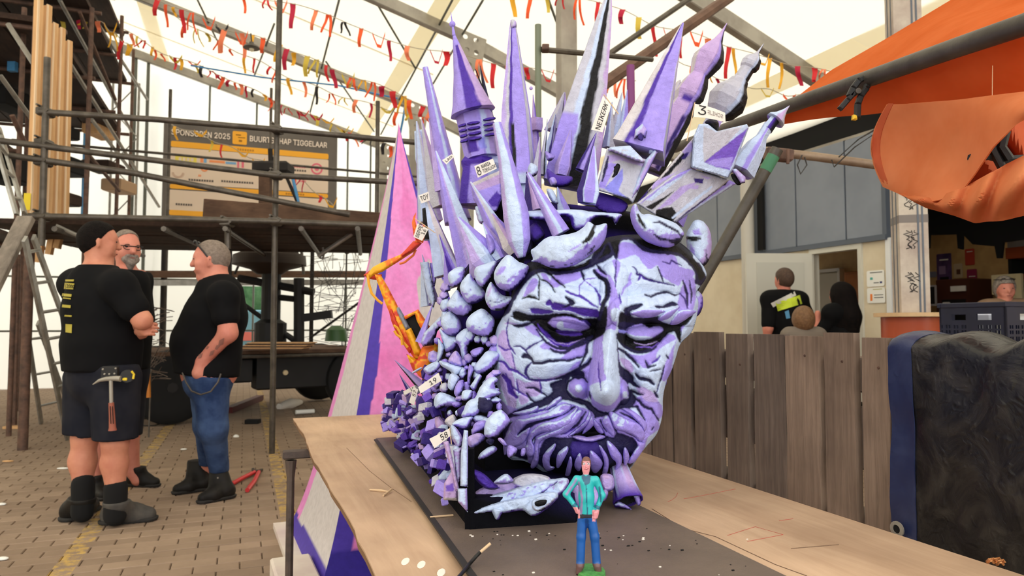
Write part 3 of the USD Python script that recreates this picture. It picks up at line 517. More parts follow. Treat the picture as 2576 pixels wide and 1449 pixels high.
single('wood_splinter', tube([on(930, 1232, TZ + .003), on(960, 1234, TZ + .003), on(979, 1237, TZ + .003)], [.002, .0035, .0015], 6), M_STICK, 'long wood splinter lying on the plywood left of the brown board', 'splinter')
single('wood_splinter', rod(on(964, 1247, TZ + .003), on(986, 1230, TZ + .007), .0025, 6), M_STICK, 'short wood splinter crossing the end of the longer one', 'splinter')
single('wood_splinter', rod(on(1082, 1301, BZ + .0025), on(1140, 1296, BZ + .0025), .0022, 6), M_STICK, 'thin pale stick on the brown board beside the black base', 'stick')
t = thing('cable_end', 'black cable with a bare whitish tip standing up from the board', 'cable', on(1160, 1449, BZ))
C = [on(1120, 1490, BZ + .004), on(1160, 1445, BZ + .006), at(1180, 1420, 1.19), at(1197, 1400, 1.20), at(1207, 1390, 1.21)]
put(t, 'sheath', tube(C, .0032, 8), mat('cable_black', (20, 20, 22), .35), smooth=50); put(t, 'bare_tip', rod(C[-1], at(1234, 1367, 1.215), .0026, 8), M_STICK)
t = thing('curl', 'little copper-coloured shavings at the lower right table corner', 'shavings', on(2510, 1415, TZ)); M_COP = mat('copper', (214, 150, 96), .3, metal=.8)
for i, (x, y) in enumerate(((2494, 1412), (2508, 1411), (2518, 1416))): put(t, 'shaving', tube([on(x, y, TZ + .004) + np.array([.007 * math.cos(a), .004 * math.sin(a), .004 * math.sin(a * 2)]) for a in np.linspace(0, 5, 9)], .0025, 5), M_COP)
r8 = random.Random(8); cr = []
for i in range(60):
    x, y = r8.choice([(r8.uniform(1180, 1420), r8.uniform(1335, 1360)), (r8.uniform(1500, 1640), r8.uniform(1300, 1400)), (r8.uniform(1200, 1900), r8.uniform(1345, 1449))]); s = r8.uniform(.0008, .003)
    cr.append(boxm(on(x, y, BZ + s * .3), (s * 1.6, s, s * .6), HAX))
tag(single('paint_crumbs', join(*cr[:38]), M_BLACK, 'black paint crumbs scattered over the brown board', 'crumbs', kind='stuff')); tag(single('plaster_crumbs', join(*cr[38:]), M_CHALK, 'white plaster specks scattered over the brown board', 'crumbs', kind='stuff'))
# ================================================================ orange canopy on scaffold poles
M_POLE = mat('pole_grey', (92, 88, 82), .45, (72, 68, 63), 10, metal=.5, bump=.08); M_CLAMP = mat('clamp_black', (26, 25, 26), .5)
def canvas(name, c, c2, tw=.45):
    if name in MATS: return MATS[name]
    n = {'g': ('geometry', {}), 'n': ('noise_texture', {'scale': 5, 'detail': 6, 'roughness': .6}), 'r': ('rgb_ramp', {'ramp': [(.3, lin(c)), (.7, lin(c2))]}), 'w': ('noise_texture', {'scale': 400, 'detail': 2}), 'b': ('bump', {'strength': .3, 'distance': .004}),
         'd': ('diffuse_bsdf', {}), 't': ('translucent_bsdf', {}), 'm': ('mix_closure', {'fac': tw})}
    l = [('g.position', 'n.vector'), ('n.fac', 'r.fac'), ('r.color', 'd.color'), ('r.color', 't.color'), ('n.fac', 'b.height'), ('b.normal', 'd.normal'), ('d.BSDF', 'm.closure1'), ('t.BSDF', 'm.closure2')]
    MATS[name] = usdkit.material(stage, '/World/Looks/' + name, n, l, surface='m.closure'); return MATS[name]
M_ORG = canvas('orange_canvas', (222, 118, 62), (234, 138, 82)); M_ORG2 = canvas('orange_flap', (214, 124, 78), (230, 148, 102), .3); M_ORGH = canvas('orange_hem', (190, 92, 62), (204, 104, 70), .2)
def poleY(px): return 1 / (1 / 2.75 + (px - 1830) / 746 * (1 / 1.42 - 1 / 2.75))
PA0, PA1 = at(1700, 372, poleY(1700)), at(2700, 14, poleY(2700))
def pl(s): return PA0 + (PA1 - PA0) * s
PY = [(1700, 372), (1830, 322), (1970, 272), (2170, 203), (2400, 122), (2576, 62), (2700, 14)]
single('canopy_pole', tube([at(x, y, poleY(x)) for x, y in PY], .0235, 14), M_POLE, 'long dark grey pole slanting up to the right across the orange tarp', 'pole', smooth=50)
cn = thing('canopy', 'orange canvas canopy thrown over the slanting grey pole', 'canopy', at(2300, 200, 1.7))
def ysurf(a, b, k, s): return None
def interp(L, s):
    L = np.asarray(L, float); d = np.linspace(0, 1, len(L)); return np.array([np.interp(s, d, L[:, j]) for j in range(L.shape[1])])
# roof sheet: from the pole up and away to its far edge
A = [(1958, 283, 0), (2060, 232, 0), (2180, 188, 0), (2330, 138, 0), (2470, 90, 0), (2620, 38, 0)]; B = [(1975, 268, .12), (2090, 178, .35), (2230, 98, .5), (2390, 2, .6), (2520, -78, .65), (2680, -175, .65)]
P = []
for s in np.linspace(0, 1, 40):
    a, b = interp(A, s), interp(B, s); pa = at(a[0], a[1], poleY(a[0]) - .02); pb = at(b[0], b[1], poleY(a[0]) + b[2]); row = []
    for u in np.linspace(0, 1, 14): w = pa + (pb - pa) * u; row.append(w + np.array([0, 0, -.03 * math.sin(PI * u) + .02 * math.sin(s * 9 + u * 5) * math.sin(PI * u)]))
    P.append(row)
put(cn, 'roof_sheet', slab(np.array(P), .003), M_ORG, smooth=60)
# valance hanging behind the pole
A = [(1925, 298, 0), (2060, 245, 0), (2200, 198, 0), (2380, 136, 0), (2500, 96, 0), (2640, 46, 0)]; B = [(1935, 315, 0), (2060, 302, .02), (2200, 282, .04), (2380, 258, .06), (2500, 244, .08), (2640, 228, .08)]
P = []
for s in np.linspace(0, 1, 40):
    a, b = interp(A, s), interp(B, s); pa = at(a[0], a[1], poleY(a[0]) + .05); pb = at(b[0], b[1], poleY(b[0]) + .12 + b[2])
    P.append([pa + (pb - pa) * u + np.array([0, .02 * math.sin(s * 14 + 2 * u), 0]) for u in np.linspace(0, 1, 9)])
put(cn, 'valance', slab(np.array(P), .003), M_ORG, smooth=60)
# hanging flap with gathered foot
T = [(2232, 262), (2275, 262), (2320, 258), (2370, 254), (2420, 250), (2470, 244), (2540, 236), (2640, 225)]; Bm = [(2222, 470), (2285, 498), (2345, 508), (2412, 492), (2452, 440), (2500, 370), (2560, 310), (2640, 262)]
P = []
for s in np.linspace(0, 1, 46):
    a, b = interp(T, s), interp(Bm, s); row = []
    for u in np.linspace(0, 1, 26):
        x = a[0] + (b[0] - a[0]) * u - 36 * math.sin(PI * u) * (1 - s) ** 2; y = a[1] + (b[1] - a[1]) * u
        row.append(at(x, y, poleY(max(x, 2200)) + .02 + .05 * math.sin(PI * u) * math.sin(s * 5) + .03 * math.sin(s * 11 + u * 2) * u - .10 * u * s))
    P.append(row)
P = np.array(P); put(cn, 'flap', slab(P, .003), M_ORG2, smooth=60)
put(cn, 'flap_hem', slab(P[:3] - np.array([0, .006, 0]), .003), M_ORGH, smooth=60)
T = [(2262, 487), (2345, 500), (2430, 470), (2520, 420), (2640, 360)]; Bm = [(2330, 522), (2400, 541), (2452, 560), (2520, 554), (2640, 530)]
P = []
for s in np.linspace(0, 1, 50):
    a, b = interp(T, s), interp(Bm, s)
    P.append([at(a[0] + (b[0] - a[0]) * u, a[1] + (b[1] - a[1]) * u, poleY(max(a[0], 2230)) - .02 - .07 * math.sin(PI * u) + .035 * math.sin(s * 26 + u * 6) * (1 - .5 * u)) for u in np.linspace(0, 1, 16)])
put(cn, 'gathered_foot', slab(np.array(P), .003), M_ORG2, smooth=60)
# rings and folds bundled at the right
P = np.array([[at(2425 + 230 * s + 10 * math.sin(u * 5), 500 - 190 * u - 20 * s + 14 * math.sin(s * 16 + u * 7), poleY(2500) + .16 + .05 * math.sin(s * 13 + u * 4)) for u in np.linspace(0, 1, 14)] for s in np.linspace(0, 1, 40)])
put(cn, 'bundle', slab(P, .003), M_ORGH, smooth=60)
for j, L in enumerate(([(2440, 398), (2490, 392), (2530, 402), (2600, 398)], [(2490, 340), (2500, 380), (2525, 430), (2600, 440)], [(2530, 330), (2520, 370), (2540, 400)])): put(cn, 'strap', tube([at(x, y, poleY(2500) + .07 - .01 * j) for x, y in L], [.010] * len(L), 6), M_CLAMP)
for a, b in (((2496, 262), (2497, 235)), ): put(cn, 'thread', rod(at(2497, 165, 1.52), at(2496, 245, 1.52), .0008, 4), M_STICK)
t = thing('spring_clamp', 'black plastic spring clamp gripping the canopy on the slanting pole', 'clamp', at(2165, 225, 1.8))
Y = poleY(2168) - .035
def arm(L, w): return join(*[beam(at(*a, Y), at(*b, Y), w, .016, up=(0, 1, 0), bev=.003) for a, b in zip(L[:-1], L[1:])])
put(t, 'upper_jaw', arm([(2178, 195), (2160, 203), (2146, 222), (2136, 243)], .016), M_CLAMP); put(t, 'lower_jaw', arm([(2184, 200), (2180, 222), (2165, 242), (2158, 262), (2156, 298)], .015), M_CLAMP)
put(t, 'handle', arm([(2150, 232), (2132, 252), (2112, 275)], .014), M_CLAMP); put(t, 'pivot', lathe(at(2160, 228, Y - .012), (0, 1, 0), [(0, .008), (.026, .008)], 12), M_STEEL); put(t, 'tip', arm([(2150, 290), (2149, 302)], .012), mat('clamp_yellow', (230, 190, 50), .5))
single('canopy_pole', tube([at(1890, 376, 3.6), at(2050, 394, 3.55), at(2250, 421, 3.5), at(2480, 452, 3.45)], .0235, 12), mat('pole_warm', (150, 130, 108), .5, (126, 106, 88), 9, metal=.35, bump=.1), 'rusty brown level pole passing behind the hanging orange flap', 'pole', smooth=50)
b0, b1 = at(1950, 385, 3.02), at(1760, 720, 3.12); dd = b1 - b0; fl = b0 + dd * (b0[2] / -dd[2])
t = thing('brace_pole', 'grey diagonal pole with green tape at its top, right of the head', 'pole', fl)
put(t, 'tube', tube([b0 - dd * .03, b1, fl], .0265, 14), M_POLE, smooth=50); g0 = b0 + dd * .02; put(t, 'green_tape', rod(g0, b0 + dd * .13, .0275, 14), mat('green_tape', (70, 128, 96), .6), smooth=50)
t = thing('coupler', 'rusty scaffold coupler joining the diagonal pole and the level brown pole', 'coupler', at(1948, 392, 3.3))
put(t, 'saddle', beam(at(1925, 386, 3.3), at(1992, 393, 3.3), .05, .06, bev=.008), M_RUST); put(t, 'bolt', rod(at(1935, 372, 3.25), at(1935, 408, 3.25), .008), M_RUST); put(t, 'bolt', rod(at(1982, 376, 3.25), at(1982, 412, 3.25), .008), M_RUST); put(t, 'link', rod(at(1948, 400, 3.04), at(1960, 392, 3.3), .012), M_RUST)
M_WIRE = mat('tie_wire', (40, 36, 34), .6)
for i, (L, lb) in enumerate([([(2018, 390), (2006, 415), (2014, 438), (2030, 415), (2024, 395)], 'loop of dark tie wire hanging from the level brown pole, nearest its coupler'), ([(2092, 402), (2098, 420), (2150, 370), (2210, 330), (2270, 272)], 'long dark tie cord running from the level pole up to the canopy hem'), ([(2110, 395), (2160, 350), (2225, 312)], 'thin dark cord beside the long tie cord under the canopy')]):
    single('tie_wire', tube([at(x, y, 3.45 - (1.55 if j and i and j == len(L) - 1 else 0) * (j / (len(L) - 1))) for j, (x, y) in enumerate(L)], .0035, 5), M_WIRE, lb, 'wire')
# ================================================================ the painted head: tools
from scipy.ndimage import gaussian_filter
from scipy.spatial import Delaunay
PAL = {k: np.array(lin(c)) for k, c in dict(W=(194, 211, 241), L=(162, 145, 231), V=(184, 164, 224), P=(76, 46, 160), D=(30, 26, 66), K=(9, 9, 14), G=(192, 192, 206), B=(140, 140, 230), M=(118, 86, 198), I=(206, 200, 204), R=(190, 162, 212), C=(52, 34, 118)).items()}
M_PAINT = paint_mat('papier_mache_paint'); M_MATTE = paint_mat('matte_black_paint', .8, .6, 60, .08)
def wob(x, y, sc=.11, a=1.0, seed=0): return a * (fbm(np.stack([np.asarray(x) * sc, np.asarray(y) * sc, np.full(np.shape(x), seed + .37)], -1), 3, seed) - .5) * 2
def atv(px, py, Y):
    a, b = (px - CX) / FPX, -(py - CY) / FPX; s = Y / (CP - b * SP)
    return np.stack([a * s, np.broadcast_to(Y, np.shape(a)) + 0 * a, CAMZ + (SP + b * CP) * s], -1)
def pdist(x, y, L):
    """distance to a polyline, in pixels, and how far along it lies (0-1)"""
    d = np.full(np.shape(x), 1e9); t = np.zeros(np.shape(x)); L = np.asarray(L, float); n = len(L) - 1
    for i in range(n):
        a, b = L[i], L[i + 1]; ab = b - a; k = np.clip(((x - a[0]) * ab[0] + (y - a[1]) * ab[1]) / (ab @ ab + 1e-9), 0, 1)
        dd = np.hypot(x - a[0] - k * ab[0], y - a[1] - k * ab[1]); m = dd < d; d = np.where(m, dd, d); t = np.where(m, (i + k) / n, t)
    return d, t
def inside(poly, x, y): return shapely.contains_xy(poly if isinstance(poly, Polygon) else Polygon(poly).buffer(0), x, y)
def sdist(poly, x, y):
    P = Polygon(poly).buffer(0); out = np.full(np.shape(x), -9.0); x0, y0, x1, y1 = P.bounds; m = (x > x0 - 4) & (x < x1 + 4) & (y > y0 - 4) & (y < y1 + 4)
    if m.any(): d = shapely.distance(P.boundary, shapely.points(np.stack([x[m], y[m]], 1))); out[m] = np.where(shapely.contains_xy(P, x[m], y[m]), d, -d)
    return out
def spline(P, k=4):
    """a closed outline through the traced points, rounded"""
    P = np.asarray(P, float); n = len(P); out = []
    for i in range(n):
        p0, p1, p2, p3 = P[i - 1], P[i], P[(i + 1) % n], P[(i + 2) % n]
        for t in np.arange(k) / k: out.append(.5 * ((2 * p1) + (p2 - p0) * t + (2 * p0 - 5 * p1 + 4 * p2 - p3) * t * t + (3 * p1 - p0 - 3 * p2 + p3) * t ** 3))
    return np.array(out)
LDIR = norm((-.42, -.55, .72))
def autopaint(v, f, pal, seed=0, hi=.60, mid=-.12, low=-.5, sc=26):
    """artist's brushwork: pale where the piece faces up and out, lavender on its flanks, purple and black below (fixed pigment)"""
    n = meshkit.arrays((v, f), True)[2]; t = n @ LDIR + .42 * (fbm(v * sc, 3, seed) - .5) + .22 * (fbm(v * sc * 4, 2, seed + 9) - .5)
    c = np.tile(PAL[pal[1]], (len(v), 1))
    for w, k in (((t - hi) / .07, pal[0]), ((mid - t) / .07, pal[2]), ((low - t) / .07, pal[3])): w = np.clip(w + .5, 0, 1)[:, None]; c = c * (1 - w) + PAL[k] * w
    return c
PSEED = [0]
def piece(parent, name, poly, Y, bulge=.02, thick=.03, col='auto', pal='WLPK', patches=(), step=4.0, crumple=.0022, R=None, soft=True, hi=.60, mid=-.12, label=None, lift=None, low=-.5, fat=0.0):
    """A solid whose outline is traced and set at depth Y (number or function of the pixel); bulged towards the viewer and closed behind."""
    PSEED[0] += 1; sd = PSEED[0]
    O = spline(poly) if soft else np.asarray(poly, float); P = Polygon(O).buffer(0).buffer(fat)
    if P.geom_type != 'Polygon': P = max(P.geoms, key=lambda g: g.area)
    ring = P.exterior; n = max(8, int(ring.length / step)); B = np.array([ring.interpolate(i / n, True).coords[0] for i in range(n)])
    B = B + (np.stack([wob(B[:, 0], B[:, 1], .16, 1.3, sd % 50), wob(B[:, 0], B[:, 1], .16, 1.3, sd % 50 + 7)], 1) if soft else 0)
    P = Polygon(B).buffer(0); P = P if P.geom_type == 'Polygon' else max(P.geoms, key=lambda g: g.area)
    x0, y0, x1, y1 = P.bounds; gx, gy = np.meshgrid(np.arange(x0, x1, step), np.arange(y0, y1, step)); gx = gx + (np.arange(len(gx))[:, None] % 2) * step / 2
    ins = shapely.contains_xy(P.buffer(-step * .55), gx.ravel(), gy.ravel()); I = np.stack([gx.ravel()[ins], gy.ravel()[ins]], 1)
    A = np.vstack([B, I]) if len(I) else B; tri = Delaunay(A).simplices; cen = A[tri].mean(1); tri = tri[shapely.contains_xy(P.buffer(.3), cen[:, 0], cen[:, 1])]
    a, b, c = A[tri[:, 0]], A[tri[:, 1]], A[tri[:, 2]]; s = (b[:, 0] - a[:, 0]) * (c[:, 1] - a[:, 1]) - (b[:, 1] - a[:, 1]) * (c[:, 0] - a[:, 0]); tri = tri[np.abs(s) > 1e-3]; s = s[np.abs(s) > 1e-3]; tri[s > 0] = tri[s > 0][:, ::-1]
    d = shapely.distance(P.exterior, shapely.points(A)); d[:len(B)] = 0; Rr = R or max(d.max() * .95, 1); k = np.clip(d / Rr, 0, 1); h = np.sqrt(np.maximum(0, 1 - (1 - k) ** 2))
    Yb = Y(A[:, 0], A[:, 1]) if callable(Y) else np.full(len(A), float(Y))
    if lift is not None: Yb = Yb - lift(A[:, 0], A[:, 1])
    Yf = Yb - bulge * h - crumple * wob(A[:, 0], A[:, 1], .06, 1.0, sd % 37) * (k > 0) - .5 * crumple * wob(A[:, 0], A[:, 1], .2, 1.0, sd % 31) * (k > 0)
    Yk = Yb + thick * np.maximum(h, (d > 0) * .0)
    nb = len(B); back = np.arange(len(A)); 
    V = np.vstack([atv(A[:, 0], A[:, 1], Yf), atv(A[nb:, 0], A[nb:, 1], Yk[nb:])]); back[nb:] = np.arange(len(A) - nb) + len(A)
    tb = back[tri]; keep = ~((tb < nb).all(1)); F = np.vstack([tri, tb[:, ::-1]])
    if (~keep).any(): F = np.vstack([tri, tb[:, ::-1][keep]])
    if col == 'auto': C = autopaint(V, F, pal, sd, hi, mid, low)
    else: C = np.tile(PAL[col], (len(V), 1))
    if len(patches):
        X = np.vstack([A, A[nb:]]); wx, wy = X[:, 0] + wob(X[:, 0], X[:, 1], .13, 2.2, sd % 23), X[:, 1] + wob(X[:, 0], X[:, 1], .13, 2.2, sd % 23 + 11)
        for q in patches:
            if len(q) == 3: dd, tt = pdist(wx, wy, q[0]); w = q[2] / 2 * (.45 + .55 * np.sin(PI * np.clip(tt, .05, .95))) - dd
            else: w = sdist(q[0], wx, wy)
            w = np.clip(w / 1.8 + .5, 0, 1)[:, None]; w[len(A):] = 0; C = C * (1 - w) + PAL[q[1]] * w
    return put(parent, name, (V, F), M_PAINT, smooth=True, col=C, label=label)
def spire(parent, name, tip, base, hw, Y, Yt=None, n=0, rot=0.0, prof=None, bands=None, t0=0., bend=0., seed=None, crumple=.02, m=56, k=56, tcol=None, label=None, smooth=None, tips=.03):
    """A tapered spire standing from base to tip; n sides (0 round). bands: paint stripes across its front, from left (-1) to right (1)."""
    PSEED[0] += 1; sd = seed or PSEED[0]; b, t = at(*base, Y), at(*tip, Y if Yt is None else Yt); ax = t - b; Lh = np.linalg.norm(ax); d = ax / Lh
    view = norm(b - np.array([0, 0, CAMZ])); side = norm(np.cross(view, d)); toward = norm(np.cross(d, side))
    if side[0] < 0: side = -side
    toward = toward if toward @ view < 0 else -toward
    prof = prof or [(0, 1), (1, tips)]; r0 = hw * Y / FPX * (1.16 if n == 4 else 1.06 if n else 1)
    ts = np.unique(np.concatenate([np.linspace(0, 1, m)] + [[p[0]] for p in prof])); phi = np.linspace(-PI, PI, k, endpoint=False); V, C = [], []
    T, PH = np.meshgrid(ts, phi, indexing='ij'); rad = np.interp(ts, [p[0] for p in prof], [p[1] for p in prof])[:, None] * r0
    if n: w = 2 * PI / n; rad = rad * (np.cos(w / 2) / np.cos(((PH - rot) % w) - w / 2))
    P3 = np.stack([np.cos(PH) * 2.4, np.sin(PH) * 2.4, T * Lh * 26], -1); rad = rad * (1 + crumple * 4 * (fbm(P3, 4, sd) - .5))
    S = np.sin(PH); pos = b + d * (T * Lh)[..., None] + side * (rad * S)[..., None] + toward * (rad * np.cos(PH))[..., None] + side * (bend * Lh * np.sin(PI * T))[..., None]
    ang = 'G'
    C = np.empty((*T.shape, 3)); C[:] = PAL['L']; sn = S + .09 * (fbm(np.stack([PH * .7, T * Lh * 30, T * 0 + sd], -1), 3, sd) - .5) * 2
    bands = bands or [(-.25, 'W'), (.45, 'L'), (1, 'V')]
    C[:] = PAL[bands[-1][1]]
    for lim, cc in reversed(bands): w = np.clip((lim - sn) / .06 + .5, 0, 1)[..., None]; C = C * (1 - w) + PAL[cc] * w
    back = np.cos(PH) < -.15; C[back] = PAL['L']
    tn = T + .02 * (fbm(np.stack([PH, T * 9, T * 0 + 5], -1), 2, sd) - .5)
    for (ta, tb, sa, sb, cc) in (tcol or []): w = np.clip(np.minimum(np.minimum(tn - ta, tb - tn) / .02, np.minimum(sn - sa, sb - sn) / .07) + .5, 0, 1)[..., None] * ~back[..., None]; C = C * (1 - w) + PAL[cc] * w
    mm, kk = T.shape; i, j = np.meshgrid(np.arange(mm - 1), np.arange(kk), indexing='ij')
    q = np.stack([i * kk + j, i * kk + (j + 1) % kk, (i + 1) * kk + (j + 1) % kk, (i + 1) * kk + j], -1).reshape(-1, 4); F = np.vstack([q[:, [0, 1, 2]], q[:, [0, 2, 3]]])
    V = pos.reshape(-1, 3); c = C.reshape(-1, 3); V = np.vstack([V, b, t if prof[-1][1] < .2 else pos[-1].mean(0)]); c = np.vstack([c, PAL['K'], c[-1]]); jj = np.arange(kk)
    F = np.vstack([F, np.stack([np.full(kk, len(V) - 2), (jj + 1) % kk, jj], 1), np.stack([np.full(kk, len(V) - 1), (mm - 1) * kk + jj, (mm - 1) * kk + (jj + 1) % kk], 1)])
    if (np.cross(side, toward) @ d) > 0: F = F[:, ::-1]
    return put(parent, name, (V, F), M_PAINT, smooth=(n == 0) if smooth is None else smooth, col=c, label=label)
def solid(parent, name, mesh, pal='WLPK', seed=1, hi=.5, mid=-.1, low=-.45, col=None, refine=0, smooth=False, label=None):
    v, f = arr(mesh)
    for _ in range(refine): v, f = trimesh.remesh.subdivide(v, f)
    v, f = v[f].reshape(-1, 3), np.arange(len(f) * 3).reshape(-1, 3)
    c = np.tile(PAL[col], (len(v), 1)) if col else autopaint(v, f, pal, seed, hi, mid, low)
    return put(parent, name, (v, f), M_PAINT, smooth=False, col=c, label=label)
head = thing('head_sculpture', 'giant lavender painted head with a castle crown and closed eyes', 'sculpture', H(.65, 1.7, BZ))
# ---------------------------------------------------------------- dark body behind everything
A0, B0 = on(1182, 1332, BZ), on(985, 1098, BZ)
def vcol(mesh, main, other, sc, lim, seed): v, f = arr(mesh); c = np.tile(PAL[main], (len(v), 1)); c[fbm(v * sc, 3, seed) > lim] = PAL[other]; return v, f, c
def body(name, mesh, smooth=False, lim=.62, other='D', sc=22, main='K'):
    v, f, c = vcol(mesh, main, other, sc, lim, 4); return put(head, name, (v, f), M_MATTE, smooth=smooth, col=c)
body('skull', ellip(at(1440, 860, 2.04), (.27, .30, .36), 40), True, .58, 'C')
pl = [(A0[0], A0[1]), (.13, 1.45), (.20, 1.62), (.24, 2.42), (B0[0] + .02, B0[1])]
body('plinth', prism(Polygon(pl), np.eye(3), (0, 0, BZ), .060), False, .7)
pi = [(A0[0] + .02, A0[1] + .26), (.10, 1.72), (.22, 1.9), (.22, 2.38), (B0[0] + .12, B0[1] - .08)]
body('neck', prism(Polygon(pi), np.eye(3), (0, 0, BZ + .06), .20), False, .72)
body('flank', ellip(at(1235, 850, 1.97), (.115, .20, .25), 24), True, .60, 'C')
body('flank', ellip(at(1175, 960, 2.10), (.09, .20, .20), 24), True, .60, 'C')
body('corner_post', beam(A0 + np.array([.0, .012, 0]), at(1180, 1128, A0[1] + .012), .022, .02), False, .8)
body('crown_drum', lathe(at(1415, 640, 2.1), at(1440, 440, 2.06) - at(1415, 640, 2.1), [(0, .22), (.06, .25), (.10, .27), (.135, .25), (.15, .20)], 40), True, .60, 'C', 26)
# ---------------------------------------------------------------- face
GX, GY = np.meshgrid(np.arange(1232, 1780, 1.3), np.arange(590, 1214, 1.3))
def bump(x, y, c, r, h, e=2.0): return h * np.maximum(0, 1 - (np.abs((x - c[0]) / r[0]) ** e + np.abs((y - c[1]) / r[1]) ** e)) ** 1.0
def sbump(x, y, c, r, h): return h * np.exp(-(((x - c[0]) / r[0]) ** 2 + ((y - c[1]) / r[1]) ** 2))
def ridge(x, y, L, w, h, w1=None, h1=None):
    d, t = pdist(x, y, L); w1 = w if w1 is None else w1; h1 = h if h1 is None else h1
    k = np.clip(d / (w + (w1 - w) * t), 0, 1); return (h + (h1 - h) * t) * np.sqrt(np.maximum(0, 1 - k ** 2)) * (1 - .35 * k)
def faceY(x, y):
    u = np.where(x < 1510, (x - 1510) / 285, (x - 1510) / 268); v = (y - 900) / 400
    Y = 1.80 - .27 * np.sqrt(np.maximum(0.0, 1 - .86 * u ** 2 - .42 * v ** 2)); Y = Y + .10 * np.clip((y - 1130) / 90, 0, 1.2) ** 2
    r = ridge(x, y, [(1546, 690), (1540, 790), (1534, 850), (1527, 930), (1522, 985)], 34, .018, 46, .115)
    r = np.maximum(r, bump(x, y, (1524, 984), (46, 56), .128)); r = np.maximum(r, bump(x, y, (1454, 976), (30, 30), .062)); r = np.maximum(r, bump(x, y, (1567, 985), (20, 34), .055))
    r = r + ridge(x, y, [(1300, 772), (1345, 755), (1430, 764), (1505, 782)], 46, .042) + ridge(x, y, [(1570, 785), (1640, 772), (1735, 782)], 40, .036)
    r = r - sbump(x, y, (1430, 830), (66, 30), .045) - sbump(x, y, (1628, 836), (58, 28), .045) - sbump(x, y, (1508, 815), (22, 40), .02)
    r = r + bump(x, y, (1432, 816), (56, 24), .042) + bump(x, y, (1622, 838), (52, 22), .042)
    r = r + sbump(x, y, (1372, 915), (60, 45), .03) + sbump(x, y, (1642, 930), (45, 60), .022) + sbump(x, y, (1400, 715), (70, 34), .022) + sbump(x, y, (1640, 690), (80, 45), .022)
    r = r - sbump(x, y, (1440, 955), (40, 26), .022) - sbump(x, y, (1590, 975), (16, 40), .022) - sbump(x, y, (1480, 1088), (52, 17), .035) + sbump(x, y, (1385, 1070), (75, 34), .022) + sbump(x, y, (1580, 1075), (55, 40), .022) + sbump(x, y, (1470, 1150), (100, 40), .02)
    return Y - r
